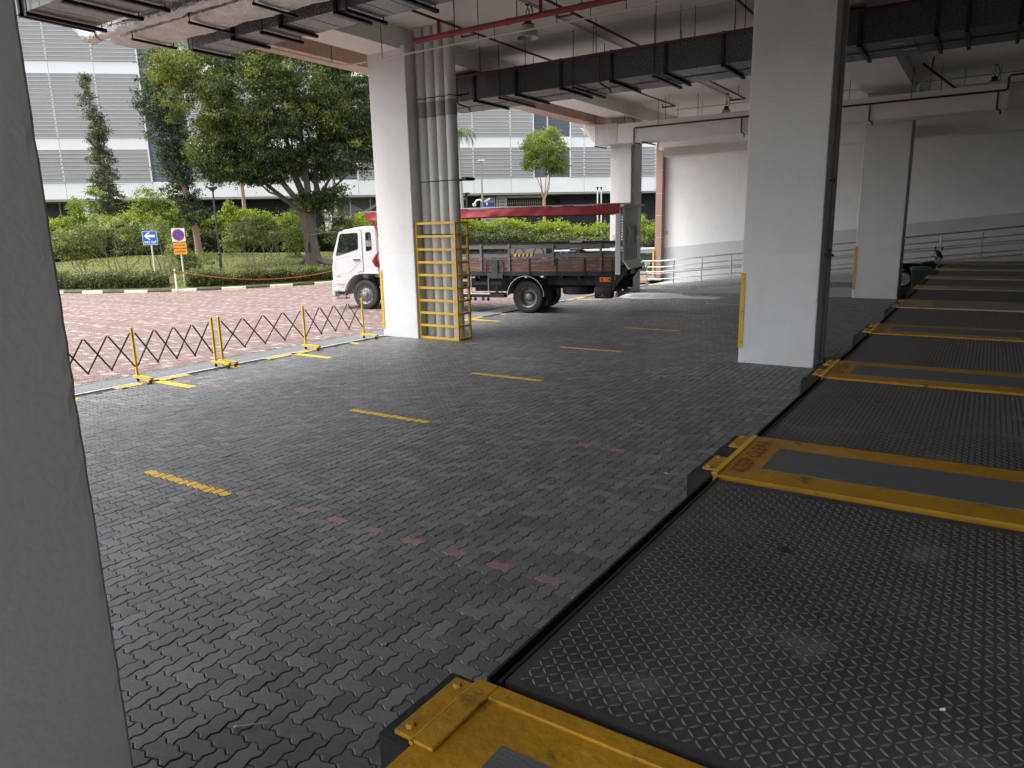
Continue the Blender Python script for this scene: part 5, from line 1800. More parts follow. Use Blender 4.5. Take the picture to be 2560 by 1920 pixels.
MB().prism([(8.88, 3.13), (8.985, 3.13), (9.0, 3.235), (8.88, 3.245)], BN - 0.04, BF + 0.04, 'xz').build('roof_cap', 'tail_grey', trk)
for y in (BN, 0.45, BF - 0.45, BF - 0.14):
    MB().prism([(8.45, 0.72), (8.66, 0.72), (9.06, 1.28), (9.10, 1.40), (8.94, 1.42), (8.84, 1.18), (8.45, 1.14)], y, y + 0.13, 'xz').build('tail_lift_arm', 'truck_black', trk)
am = MB()
am.box((8.86, BN + 0.02, 1.16), (8.98, BF - 0.02, 1.50)).box((8.55, BN + 0.1, 0.70), (8.72, BF - 0.1, 0.88)).cbox((9.02, BF - 0.18, 1.26), (9.16, BF - 0.02, 1.42), 0.05)
am.build('tail_lift_frame', 'truck_black', trk)
MB().cbox((8.72, BN - 0.02, 1.06), (8.76, BN - 0.0, 1.17), 0.005).build('side_lamp', 'lens_red', trk)
bb = MB()
bb.box((8.985, 0.85, 1.18), (8.995, 1.4, 1.29))
bb.build('number_plate', 'post_white', trk)
ub = MB()
ub.box((8.72, BN + 0.0, 0.60), (9.10, BF - 0.0, 0.82)) if False else None
ub.cbox((8.76, BN - 0.04, 0.56), (8.86, BF - 0.3, 0.68), 0.01).box((8.60, 0.6, 0.60), (8.76, 0.7, 0.75)).box((8.60, 1.5, 0.60), (8.76, 1.6, 0.75))
ub.build('underrun_bar', 'trim_grey', trk)
MB().cbox((8.77, BN - 0.055, 0.555), (8.85, BN - 0.04, 0.665), 0.006).build('rear_reflector', 'lens_red', trk)
cb_ = MB().cbox((8.28, BN - 0.03, 0.99), (8.62, BN + 0.08, 1.135), 0.012)
cb_ = cb_.build('control_box', 'orange', trk)
MB().lathe([(0.028, -0.006), (0.0, -0.007)], 12, 'y', (8.35, BN - 0.03, 1.06)).lathe([(0.028, -0.006), (0.0, -0.007)], 12, 'y', (8.57, BN - 0.03, 1.06)).build('socket', 'black', cb_, fix=False)
hb = MB().cbox((8.11, BN - 0.02, 0.505), (8.63, BN + 0.35, 0.835), 0.03)
hb = hb.build('power_pack', 'black', trk, smooth=True)
e_ = MB().lathe([(0.028, -0.001), (0.0, -0.001)], 14, 'y', (8.36, BN - 0.02, 0.60), a0=0.0, a1=math.pi)
e_.box((8.28, BN - 0.022, 0.568), (8.44, BN - 0.0205, 0.578))
e_.build('emblem', 'orange', hb, fix=False)
MB().box((8.15, BN + 0.05, 0.83), (8.60, BN + 0.3, 1.17)).build('pack_bracket', 'truck_black', trk)
md = MB().lathe([(0.60, -0.14), (0.585, -0.14), (0.585, 0.50), (0.60, 0.50)], 28, 'y', (5.92, 0.0, 0.56), a0=R(-3), a1=R(178))
md.build('mudguard', 'trim_grey', trk, smooth=True)
MB().lathe([(0.606, -0.146), (0.59, -0.146), (0.59, -0.125), (0.606, -0.125)], 28, 'y', (5.92, 0.0, 0.56), a0=R(-3), a1=R(178)).build('mudguard_trim', 'chrome', trk, smooth=True)
MB().cbox((6.56, 0.0, 0.22), (6.575, 0.5, 0.85), 0.004).build('mud_flap', 'rubber', trk)
sp_ = MB().lathe([(0.26, -0.10), (0.40, -0.125), (0.46, -0.12), (0.49, -0.09), (0.49, 0.09), (0.46, 0.12), (0.40, 0.125), (0.26, 0.10)], 36, 'z', (7.40, 0.62, 0.70))
sp_.build('spare_tyre', 'tyre', trk, smooth=True)
MB().box((7.3, 0.5, 0.8), (7.5, 0.75, 1.17)).build('spare_hanger', 'truck_black', trk)

# load behind the rails, each a thing of its own
TM = Matrix.Translation((-17.59, 17.79, 0)) @ Matrix.Rotation(math.atan2(0.18866, 0.98204), 4, 'Z')
TR = math.atan2(0.18866, 0.98204)


def on_bed(name, label, cat, x, y, z=1.272, group=None):
    t = thing(name, label, cat, tuple(TM @ Vector((x, y, z))), TR, group)
    return t


rr = random.Random(11)
packs = [(3.9, 0.35, 4, 3, 0.46, 'bottle_red', 'pack of red bottles behind the sideboard beside the yellow cage'), (4.35, 0.35, 3, 3, 0.45, 'bottle_green', 'pack of green bottles behind the sideboard, left of the grab bars'),
         (5.75, 0.35, 5, 3, 0.44, 'bottle_blue', 'low pack of blue bottles under the striped hazard board'), (6.35, 0.35, 4, 3, 0.45, 'bottle_red', 'pack of red bottles right of the striped hazard board'),
         (6.90, 0.3, 5, 3, 0.66, 'bottle_blue', 'tall shrink wrapped pack of bright blue bottles near the tail')]
for x, y, nx_, ny_, h_, mm_, lab in packs:
    t = on_bed('bottle_pack', lab, 'bottles', x, y)
    if h_ > 0.5:
        MB().cbox((-0.03, -0.03, 0), (nx_ * 0.105 + 0.0, ny_ * 0.105, h_ - 0.36), 0.02).build('lower_pack', 'film', t)
    zb = max(0.0, h_ - 0.36)
    if h_ <= 0.5:
        MB().cbox((-0.03, -0.03, 0), (nx_ * 0.105, ny_ * 0.105, h_ - 0.32), 0.02).build('lower_pack', 'film', t)
        zb = h_ - 0.32
    for i in range(nx_):
        for j in range(ny_):
            b_ = MB().lathe([(0.0, 0), (0.045, 0.0), (0.047, 0.02), (0.047, 0.16), (0.035, 0.22), (0.016, 0.26), (0.016, 0.29), (0.0, 0.292)], 12, 'z', (i * 0.105 + 0.02, j * 0.105 + 0.02, zb))
            b_.build('bottle', mm_ if rr.random() < 0.8 else 'film', t, smooth=True)
sk = on_bed('brown_sack', 'brown sack lying behind the rails near the tail of the lorry', 'sack', 7.55, 0.55)
bm = bmesh.new()
bmesh.ops.create_icosphere(bm, subdivisions=3, radius=1)
for v in bm.verts:
    k = 1 + 0.12 * math.sin(v.co.x * 5 + v.co.z * 3) + 0.07 * math.sin(v.co.y * 9 + v.co.x * 4)
    v.co = Vector((v.co.x * 0.36 * k, v.co.y * 0.30 * k, max(0, v.co.z * 0.34 * k + 0.30)))
MB().bm(bm).build('sack_cloth', 'sack', sk, smooth=True)
sk2 = copy_tree(sk)
sk2.location = TM @ Vector((8.15, 0.75, 1.272))
sk2.scale = (0.8, 1, 0.8)
sk2['label'] = 'smaller dark sack slumped at the tail end of the load bed'
cr2 = on_bed('plastic_crate', 'low dark crate standing in the load bed at the tail', 'crate', 8.3, 0.3)
MB().cbox((-0.18, -0.15, 0), (0.18, 0.2, 0.42), 0.02).build('crate_body', 'truck_black', cr2)
wb = on_bed('white_board', 'white board with red ring print leaning behind the rails in the load bed', 'board', 4.85, 1.6)
MB().cbox((-0.1, -0.015, 0), (1.15, 0.015, 0.70), 0.004).build('panel', 'sign_white', wb)
rg = MB()
for x in (0.22, 0.9):
    rg.lathe([(0.19, -0.018), (0.15, -0.018)], 24, 'y', (x, 0, 0.52))
rg.build('ring_print', 'sign_red', wb, fix=False)
wb2 = on_bed('white_board', 'narrow white notice board with red edge behind the rails', 'board', 6.95, 1.62)
MB().cbox((-0.15, -0.015, 0), (0.25, 0.015, 0.92), 0.004).build('panel', 'sign_white', wb2)
MB().box((-0.15, -0.018, 0.89), (0.25, -0.016, 0.905)).box((-0.15, -0.018, 0.60), (0.25, -0.016, 0.63)).build('red_edge', 'sign_red', wb2)
rl = on_bed('shrink_roll', 'long pale roll lying along the middle of the load bed', 'roll', 2.0, 0.5)
MB().tube([(0, 0, 0.30), (1.7, 0.05, 0.32)], 0.14, 12).build('roll_body', 'film', rl, smooth=True)


# ------------------------------------------------------------------ foliage
def leaf_mesh(name, P, size, tone, mtl, parent, jitter=0.35, droop=0.3, aspect=0.45, normal=None):
    """one small four-cornered leaf at every point"""
    n = len(P)
    if normal is None:
        d = rng.normal(0, 1, (n, 3))
    else:
        d = normal + rng.normal(0, 0.6, (n, 3))
    d[:, 2] -= droop
    d /= np.linalg.norm(d, axis=1)[:, None] + 1e-9
    u = rng.normal(0, 1, (n, 3))
    s = np.cross(d, u)
    s /= np.linalg.norm(s, axis=1)[:, None] + 1e-9
    L = size * (1 + rng.uniform(-jitter, jitter, n))[:, None]
    a, b = P - d * L * 0.5, P + d * L * 0.5
    mid = P + d * L * -0.05
    nr = np.cross(d, s) * L * 0.06
    V = np.stack([a, mid + s * L * aspect * 0.5 + nr, b, mid - s * L * aspect * 0.5 + nr], 1).reshape(-1, 3)
    F = np.arange(n * 4).reshape(-1, 4)
    return mesh_np(name, V, [F], [mtl], None, np.repeat(np.clip(tone, 0, 1), 4), parent)


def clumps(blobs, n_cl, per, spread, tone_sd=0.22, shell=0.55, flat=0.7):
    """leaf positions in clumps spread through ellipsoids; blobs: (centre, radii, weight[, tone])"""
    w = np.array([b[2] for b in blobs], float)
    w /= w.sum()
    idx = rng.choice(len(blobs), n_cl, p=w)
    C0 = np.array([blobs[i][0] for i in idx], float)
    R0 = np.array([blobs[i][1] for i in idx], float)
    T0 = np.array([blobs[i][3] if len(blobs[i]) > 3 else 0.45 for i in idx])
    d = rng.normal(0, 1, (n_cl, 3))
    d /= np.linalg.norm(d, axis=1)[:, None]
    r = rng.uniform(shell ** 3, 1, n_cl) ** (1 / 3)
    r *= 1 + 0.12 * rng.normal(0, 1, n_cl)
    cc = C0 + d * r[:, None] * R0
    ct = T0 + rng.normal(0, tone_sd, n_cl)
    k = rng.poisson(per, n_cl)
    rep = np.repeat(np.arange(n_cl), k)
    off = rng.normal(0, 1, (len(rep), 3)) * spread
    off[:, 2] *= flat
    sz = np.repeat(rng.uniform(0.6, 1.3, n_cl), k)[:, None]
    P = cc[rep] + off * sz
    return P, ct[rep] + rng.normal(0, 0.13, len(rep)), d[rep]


def limb(m, pts, r0, r1, n=7):
    k = len(pts)
    m.tube(pts, [r0 + (r1 - r0) * i / (k - 1) for i in range(k)], n)


def wiggle(a, b, k=5, amp=0.1, rr=random):
    a, b = Vector(a), Vector(b)
    L = (b - a).length
    out = []
    for i in range(k + 1):
        u = i / k
        q = a.lerp(b, u)
        if 0 < i < k:
            q = q + Vector((rr.gauss(0, amp), rr.gauss(0, amp), rr.gauss(0, amp * 0.5))) * L * 0.35
        out.append(q)
    return out


# big spreading tree (local axes: x along the facade, y away from the viewer)
GR = R(42)


def plant(name, label, cat, t, p, z=None, group=None):
    return thing(name, label, cat, tuple(gp(t, p, lawn_z(t, p) if z is None else z)), GR, group)


rr = random.Random(21)
bt = plant('spreading_tree', 'big spreading tree with a fluted trunk on the lawn left of the lorry cab', 'tree', -5.05, 45.0)
tk = MB()
# fluted trunk
vs, fs = [], []
nr = 18
for i, (z, r_, ox) in enumerate(((-0.15, 0.62, 0), (0.05, 0.52, 0), (0.3, 0.43, 0), (0.9, 0.39, -0.03), (1.6, 0.37, -0.08), (2.3, 0.40, -0.12), (2.9, 0.50, -0.12), (3.25, 0.52, -0.1))):
    for j in range(nr):
        a = 6.2832 * j / nr
        k = 1 + 0.10 * math.cos(5 * a + z * 0.7) + 0.05 * math.cos(9 * a - z)
        if i < 2:
            k += 0.25 * max(0, math.cos(3 * a + 0.6)) ** 3
        vs.append((ox + r_ * k * math.cos(a), r_ * k * math.sin(a), z))
    if i:
        fs += [((i - 1) * nr + j, (i - 1) * nr + (j + 1) % nr, i * nr + (j + 1) % nr, i * nr + j) for j in range(nr)]
tk.add(vs, fs)
heads = []
limbs = [((-0.35, 0, 2.9), (-2.3, 0.2, 4.6), (-4.4, 0.5, 6.4), 0.16), ((-0.3, -0.1, 3.0), (-1.5, -0.6, 5.2), (-2.9, -1.5, 8.2), 0.2), ((-0.1, 0.1, 3.1), (-0.7, 0.3, 5.5), (-1.2, 0.6, 9.3), 0.24),
         ((0.05, -0.1, 3.1), (0.0, -0.4, 6.0), (-0.3, -1.0, 10.0), 0.22), ((0.15, 0.1, 3.1), (0.6, 0.4, 5.6), (1.2, 0.9, 9.2), 0.2), ((0.3, 0, 3.0), (1.1, 0.0, 4.6), (2.6, 0.2, 7.0), 0.13), ((0.25, 0.2, 2.9), (1.2, 0.3, 4.3), (2.9, 0.6, 5.6), 0.1),
         ((-0.35, -0.1, 3.0), (-1.7, -0.3, 4.0), (-3.2, -0.6, 5.0), 0.09)]
for a, b, c, r_ in limbs:
    p1 = wiggle(a, b, 4, 0.10, rr)
    p2 = wiggle(b, c, 4, 0.12, rr)
    limb(tk, p1 + p2[1:], r_, r_ * 0.35, 8)
    for q in range(5):
        s_ = Vector(p2[1 + q % 4])
        e_ = s_ + Vector((rr.uniform(-1.5, 1.5), rr.uniform(-1.2, 1.2), rr.uniform(0.6, 1.9)))
        limb(tk, wiggle(s_, e_, 3, 0.12, rr), r_ * 0.35, 0.02, 5)
for a in (2.6, 3.4, 5.6):
    limb(tk, [(0.45 * math.cos(a), 0.45 * math.sin(a), 0.2), (0.95 * math.cos(a), 0.95 * math.sin(a), 0.0), (1.9 * math.cos(a + 0.2), 1.9 * math.sin(a + 0.2), -0.12)], 0.13, 0.04, 7)
tk.build('trunk', 'bark', bt, smooth=True)
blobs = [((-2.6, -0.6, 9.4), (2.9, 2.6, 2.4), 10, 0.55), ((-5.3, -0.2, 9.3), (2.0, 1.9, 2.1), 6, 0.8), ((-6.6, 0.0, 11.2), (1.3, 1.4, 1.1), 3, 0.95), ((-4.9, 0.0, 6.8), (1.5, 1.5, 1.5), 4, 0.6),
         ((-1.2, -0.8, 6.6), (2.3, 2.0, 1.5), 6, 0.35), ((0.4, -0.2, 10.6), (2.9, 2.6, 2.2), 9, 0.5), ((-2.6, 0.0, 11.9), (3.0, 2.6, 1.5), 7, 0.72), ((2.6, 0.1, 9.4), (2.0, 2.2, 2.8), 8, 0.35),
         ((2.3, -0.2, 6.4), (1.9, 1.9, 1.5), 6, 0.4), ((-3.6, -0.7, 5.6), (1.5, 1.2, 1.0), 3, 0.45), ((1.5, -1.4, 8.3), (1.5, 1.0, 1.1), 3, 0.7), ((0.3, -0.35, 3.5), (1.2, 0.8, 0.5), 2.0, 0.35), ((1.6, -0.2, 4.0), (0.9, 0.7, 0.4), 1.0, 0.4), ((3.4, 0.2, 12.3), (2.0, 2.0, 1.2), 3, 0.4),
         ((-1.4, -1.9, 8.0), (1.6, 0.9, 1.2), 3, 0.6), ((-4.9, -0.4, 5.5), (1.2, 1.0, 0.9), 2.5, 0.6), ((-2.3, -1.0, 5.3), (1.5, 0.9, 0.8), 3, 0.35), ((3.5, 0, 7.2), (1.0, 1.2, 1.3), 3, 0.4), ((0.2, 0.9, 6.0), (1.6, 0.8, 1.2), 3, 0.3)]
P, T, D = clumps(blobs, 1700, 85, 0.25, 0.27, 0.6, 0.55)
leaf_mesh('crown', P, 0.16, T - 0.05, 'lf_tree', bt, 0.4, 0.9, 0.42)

# tall dark tree left of it
ct = plant('columnar_tree', 'tall dark narrow tree with a tan trunk behind the no waiting sign', 'tree', -12.85, 50.0)
tk = MB()
limb(tk, [(0.05, 0, -0.1), (-0.02, 0, 1.4), (-0.35, 0, 3.6), (-0.75, 0, 6.5), (-1.1, 0, 9.5), (-1.35, 0, 11.3)], 0.24, 0.04, 9)
for k in range(26):
    z = 2.4 + k * 0.33
    x0 = -0.1 - 0.115 * z
    a = rr.uniform(0, 6.28)
    L = 1.0 * (1 - 0.5 * k / 26)
    limb(tk, [(x0, 0, z), (x0 + L * 0.5 * math.cos(a), L * 0.5 * math.sin(a), z + 0.28), (x0 + L * math.cos(a), L * math.sin(a), z + 0.35)], 0.035, 0.01, 5)
tk.build('trunk', 'bark_pink', ct, smooth=True)
blobs = []
for k in range(15):
    z = 2.5 + k * 0.66
    x0 = -0.08 - 0.118 * z
    r_ = (1.35, 1.2, 1.05, 0.9, 1.1, 1.2, 1.25, 1.3, 1.3, 1.35, 1.3, 1.2, 1.0, 0.8, 0.5)[k]
    blobs.append(((x0 + rr.uniform(-0.2, 0.2), 0, z), (r_, r_, 0.55), r_ ** 2, 0.45))
P, T, D = clumps(blobs, 430, 66, 0.19, 0.24, 0.45, 0.6)
leaf_mesh('crown', P, 0.145, T, 'lf_dark', ct, 0.4, 0.3, 0.42)

# slim olive tree at the left
c1 = plant('columnar_tree', 'slim grey green conical tree at the left in front of the louvred facade', 'tree', -19.75, 56.0)
tk = MB()
limb(tk, [(0.1, 0, 0), (0.0, 0, 3), (-0.2, 0, 6), (-0.5, 0, 9), (-0.72, 0, 11.9)], 0.15, 0.02, 8)
for k in range(34):
    z = 2.6 + k * 0.27
    x0 = 0.05 - 0.066 * z
    a = rr.uniform(0, 6.28)
    L = 1.45 * (1 - 0.8 * k / 34)
    limb(tk, [(x0, 0, z), (x0 + L * 0.5 * math.cos(a), L * 0.5 * math.sin(a), z + 0.12), (x0 + L * math.cos(a), L * math.sin(a), z + 0.1)], 0.028, 0.008, 5)
tk.build('trunk', 'bark_twig', c1, smooth=True)
blobs = []
for k in range(17):
    z = 2.3 + k * 0.6
    x0 = 0.05 - 0.066 * z
    r_ = (0.22 + 1.15 * (1 - k / 16.5)) * rr.uniform(0.7, 1.15)
    blobs.append(((x0 + rr.uniform(-0.25, 0.25), rr.uniform(-0.2, 0.2), z), (r_ * 0.95, r_ * 0.9, 0.4), r_, 0.4 + 0.02 * k))
P, T, D = clumps(blobs, 420, 42, 0.15, 0.24, 0.35, 0.6)
leaf_mesh('crown', P, 0.14, T + 0.1, 'lf_olive', c1, 0.4, 0.2, 0.42)

# tan-trunked tree between them
pk = plant('slender_tree', 'slender tree with smooth tan trunk forking below the big crown', 'tree', -11.42, 58.5)
tk = MB()
limb(tk, [(-0.05, 0, 0), (0, 0, 2.0), (0.06, 0, 3.6), (0.05, 0, 4.7)], 0.17, 0.13, 9)
fork = (0.05, 0, 4.6)
for e_, r_ in (((-0.45, 0, 7.2), 0.09), ((0.5, 0.1, 7.4), 0.09), ((0.05, -0.2, 8.0), 0.08), ((-1.2, 0, 6.4), 0.04), ((1.3, 0.2, 6.6), 0.04)):
    limb(tk, wiggle(fork, e_, 4, 0.09, rr), r_, 0.02, 6)
tk.build('trunk', 'bark_pink', pk, smooth=True)
P, T, D = clumps([((0, 0, 8.3), (1.8, 1.5, 1.6), 1, 0.75), ((-0.8, 0, 7.3), (1.0, 1.0, 0.8), 0.4, 0.75)], 150, 30, 0.2, 0.2, 0.3)
leaf_mesh('crown', P, 0.2, T, 'lf_tree', pk)

# small bright tree beyond the lorry
ce = plant('small_tree', 'small bright green tree with a forked tan trunk rising behind the lorry canopy', 'tree', 12.25, 60.0)
tk = MB()
limb(tk, [(0, 0, 0), (0.02, 0, 2.0), (0.0, 0, 4.0)], 0.16, 0.13, 9)
for mid, e_, r_ in (((-0.35, 0, 5.2), (-1.0, 0.1, 6.6), 0.06), ((-0.25, 0, 5.4), (-0.35, 0, 7.6), 0.08), ((0.15, 0, 5.2), (0.0, -0.2, 8.2), 0.07), ((0.45, 0, 5.0), (0.9, 0.1, 7.2), 0.07), ((0.3, 0.1, 4.9), (0.65, 0, 6.0), 0.05)):
    limb(tk, wiggle((0, 0, 3.9), mid, 3, 0.06, rr) + wiggle(mid, e_, 3, 0.08, rr)[1:], r_, 0.018, 6)
tk.build('trunk', 'bark_pink', ce, smooth=True)
P, T, D = clumps([((0.05, 0, 7.9), (1.75, 1.5, 1.55), 5, 0.55), ((-0.9, 0, 8.2), (0.9, 0.9, 1.0), 1.4, 0.65), ((0.9, 0, 8.3), (1.0, 0.9, 1.1), 1.4, 0.7), ((1.2, 0, 6.6), (0.9, 0.7, 0.7), 1, 0.5), ((-1.2, 0, 6.9), (0.6, 0.5, 0.6), 0.6, 0.5), ((0.3, 0, 9.2), (1.1, 0.9, 0.5), 1, 0.85)], 300, 60, 0.19, 0.24, 0.5)
leaf_mesh('crown', P, 0.15, T, 'lf_bright', ce, 0.4, 0.6, 0.36)

# palm
pm = plant('palm_tree', 'thin pale palm trunk with drooping fronds just right of the grey pipes', 'palm', 5.6, 62.0)
tk = MB()
limb(tk, [(0, 0, 0), (0.02, 0, 3), (-0.05, 0, 6), (-0.15, 0, 9.4)], 0.16, 0.11, 10)
tk.build('trunk', 'bark_palm', pm, smooth=True)
fv, ff_, ft = [], [], []
for k in range(17):
    a = k * 2.4
    up0 = rr.uniform(0.2, 1.1)
    pts = []
    q = Vector((-0.15, 0, 9.4))
    d_ = Vector((math.cos(a), math.sin(a), up0)).normalized()
    for i in range(9):
        pts.append(q.copy())
        q = q + d_ * 0.22
        d_ = (d_ + Vector((0, 0, -0.30))).normalized()
    for i in range(1, 9):
        dirv = (pts[i] - pts[i - 1]).normalized()
        side = dirv.cross(Vector((0, 0, 1))).normalized()
        for s_ in (-1, 1):
            for h_ in range(2):
                b0 = pts[i] - dirv * 0.16 * h_
                tip = b0 + side * s_ * 0.22 + dirv * 0.2 + Vector((0, 0, -0.5))
                o = len(fv)
                fv += [tuple(b0 - dirv * 0.035), tuple(b0 + dirv * 0.035), tuple(tip)]
                ff_.append((o, o + 1, o + 2))
                ft += [rr.random()] * 3
fv = np.array(fv)
mesh_np('fronds', fv, [np.array(ff_)], ['lf_palm'], None, np.array(ft), pm)


def shrub(label, t, p, stems, blobs, n_cl, per, size, mtl, spread=0.14, stem_r=0.035, cat='shrub', name='shrub', stem_mat='bark_twig'):
    o = plant(name, label, cat, t, p)
    m_ = MB()
    for a, b in stems:
        pts_ = wiggle(a, b, 4, 0.10, rr)
        limb(m_, pts_, stem_r, stem_r * 0.35, 6)
        for q in range(3):
            s_ = Vector(pts_[2 + q % 3])
            limb(m_, wiggle(s_, s_ + Vector((rr.uniform(-0.7, 0.7), rr.uniform(-0.5, 0.5), rr.uniform(0.3, 0.9))), 2, 0.1, rr), stem_r * 0.4, 0.006, 4)
    if m_.v:
        m_.build('stems', stem_mat, o, smooth=True)
    P_, T_, D_ = clumps(blobs, int(n_cl * 0.72), per, spread, 0.26, 0.35, 0.6)
    P_[:, 2] = np.maximum(P_[:, 2], 0.08)
    leaf_mesh('foliage', P_, size, T_, mtl, o, 0.4, 0.3, 0.42)
    return o


shrub('wide many stemmed shrub on the lawn left of the way out sign', -15.2, 42.0,
      [((0, 0, 0), (-1.3, 0.1, 1.7)), ((0.1, 0, 0), (0.0, 0.2, 1.9)), ((0.5, 0, 0), (0.9, 0, 1.6)), ((0.5, 0, 0), (1.5, 0.2, 1.3)), ((-0.2, 0, 0.2), (-0.5, -0.2, 2.0)), ((0.4, 0, 0), (0.3, -0.3, 1.9))],
      [((-1.3, 0, 2.2), (1.4, 0.9, 0.75), 4, 0.5), ((0.3, 0, 2.5), (1.5, 0.9, 0.7), 4, 0.55), ((1.7, 0, 2.2), (1.0, 0.8, 0.7), 2.5, 0.5), ((0.2, 0, 1.7), (1.2, 0.8, 0.6), 1.6, 0.35)], 330, 30, 0.13, 'lf_shrub')
shrub('leggy shrub at the far left behind the low hedge', -17.0, 42.5, [((0, 0, 0), (-0.5, 0, 1.3)), ((0.1, 0, 0), (0.2, 0.1, 1.3)), ((0.0, 0, 0), (-0.9, 0.2, 1.2))],
      [((-0.5, 0, 1.8), (1.1, 0.8, 0.8), 3, 0.45), ((0.3, 0, 1.5), (0.7, 0.6, 0.6), 1, 0.5)], 150, 28, 0.14, 'lf_shrub')
shrub('sparse stemmed shrub with dark bare stems behind the way out sign', -13.1, 42.8, [((0, 0, 0), (-0.3, 0, 1.5)), ((0.2, 0, 0), (0.4, 0.1, 1.5)), ((-0.4, 0, 0), (-0.7, 0, 1.6)), ((0.5, 0, 0), (0.9, 0, 1.5))],
      [((0, 0, 1.9), (1.1, 0.7, 0.8), 3, 0.5), ((0.8, 0, 1.5), (0.7, 0.6, 0.7), 1.5, 0.55)], 150, 28, 0.12, 'lf_shrub')
shrub('tall feathery light green shrub above the way out sign', -14.3, 47.5, [((0, 0, 0), (-0.4, 0, 3.0)), ((0.1, 0, 0), (0.4, 0, 2.8))],
      [((-0.5, 0, 3.8), (0.9, 0.8, 0.6), 2, 0.6), ((0.3, 0, 3.0), (0.9, 0.8, 0.7), 2, 0.45), ((0.7, 0, 2.2), (0.8, 0.7, 0.6), 1.5, 0.4), ((-1.0, 0, 3.2), (0.4, 0.4, 0.5), 0.7, 0.6)], 170, 32, 0.13, 'lf_bright')
shrub('yellow green sapling in front of the white pillar at the far left', -20.2, 52.5, [((0, 0, 0), (-0.2, 0, 3.2)), ((0.1, 0, 0), (0.6, 0, 3.8)), ((0, 0, 0), (-0.9, 0, 2.9))],
      [((-0.4, 0, 3.4), (1.0, 0.7, 0.5), 2, 0.5), ((0.6, 0, 4.2), (0.6, 0.5, 0.35), 1.2, 0.5), ((-0.9, 0, 2.6), (0.7, 0.6, 0.5), 1, 0.5)], 100, 24, 0.16, 'lf_bright')
shrub('loose leafy shrub in front of the pole of the no waiting sign', -10.7, 39.3, [((0, 0, 0), (-0.4, 0, 1.1)), ((0, 0, 0), (0.5, 0, 1.1)), ((0, 0, 0), (0.9, 0.1, 0.9)), ((-0.1, 0, 0), (-0.7, 0, 1.0))],
      [((0.4, 0.2, 1.0), (0.9, 0.5, 0.55), 2.4, 0.5), ((-0.5, 0.2, 1.3), (0.7, 0.5, 0.8), 2, 0.5), ((-0.4, 0.3, 2.0), (0.5, 0.4, 0.6), 1, 0.5)], 150, 26, 0.13, 'lf_shrub')
shrub('round grey green shrub with bare dark stems left of the big tree', -8.45, 44.0, [((0, 0, 0), (-0.4, 0, 1.3)), ((0.1, 0, 0), (0.2, 0, 1.4)), ((0.9, 0, 0), (0.6, 0, 1.3)), ((1.0, 0, 0), (1.3, 0, 1.4)), ((0, 0, 0), (-0.8, 0, 1.2))],
      [((-0.2, 0, 2.0), (1.3, 0.9, 0.75), 4, 0.5), ((0.9, 0, 1.8), (0.9, 0.8, 0.7), 2.5, 0.45), ((-0.9, 0, 1.3), (0.8, 0.7, 0.45), 1.6, 0.6), ((0.2, 0, 2.5), (0.9, 0.7, 0.4), 1.2, 0.6)], 290, 30, 0.12, 'lf_shrub')
shrub('yellow green bush beside the trunk of the big tree', -6.5, 48.0, [((0, 0, 0), (0, 0, 1.0))],
      [((0, 0, 1.0), (0.8, 0.7, 0.9), 3, 0.35), ((-0.1, 0, 2.0), (0.6, 0.5, 0.6), 1.2, 0.4), ((0.3, 0, 2.9), (0.4, 0.4, 0.5), 0.7, 0.5)], 150, 28, 0.14, 'lf_bright')
shrub('nearly bare dry shrub with curved twigs between the round shrub and the big tree', -6.9, 44.6, [((0, 0, 0), (-0.6, 0, 2.2)), ((0.1, 0, 0), (0.8, 0, 1.5)), ((-0.1, 0, 0), (-0.9, 0, 2.0)), ((0, 0, 0.5), (-0.3, 0, 2.6))],
      [((-0.5, 0, 1.9), (0.7, 0.4, 0.6), 1, 0.6)], 26, 16, 0.10, 'lf_shrub', 0.12, 0.025)
shrub('small upright dark plant in front of the black louvred wall', -11.5, 54.0, [((0, 0, 0), (0, 0, 2.8))],
      [((0, 0, 2.0), (0.6, 0.5, 0.8), 2, 0.4), ((0.05, 0, 3.0), (0.35, 0.3, 0.5), 1, 0.7)], 60, 22, 0.2, 'lf_bright')
shrub('lime bush rising above the lorry cab', -2.5, 56.0, [((0, 0, 0), (0, 0, 1.4))],
      [((0, 0, 1.8), (1.2, 0.9, 0.8), 3, 0.5), ((0.3, 0, 2.4), (0.7, 0.6, 0.4), 1, 0.7)], 130, 30, 0.17, 'lf_lime')
shrub('dull bush between the big tree and the lorry mirror', -3.9, 51.0, [((0, 0, 0), (0, 0, 1.4))],
      [((0.2, 0, 1.2), (1.2, 0.9, 1.3), 3, 0.4), ((0.0, 0, 2.4), (1.0, 0.7, 0.5), 1, 0.6)], 170, 30, 0.15, 'lf_hedge')
shrub('shrub with orange tipped leaves beside the granite pier', 19.3, 53.0, [((0, 0, 0), (0, 0, 1.6)), ((0, 0, 0), (-0.9, 0, 2.9))],
      [((0.1, 0, 1.9), (0.8, 0.6, 0.8), 3, 0.6), ((-0.9, 0, 2.8), (0.25, 0.25, 0.5), 0.5, 0.8)], 110, 26, 0.16, 'lf_lime')


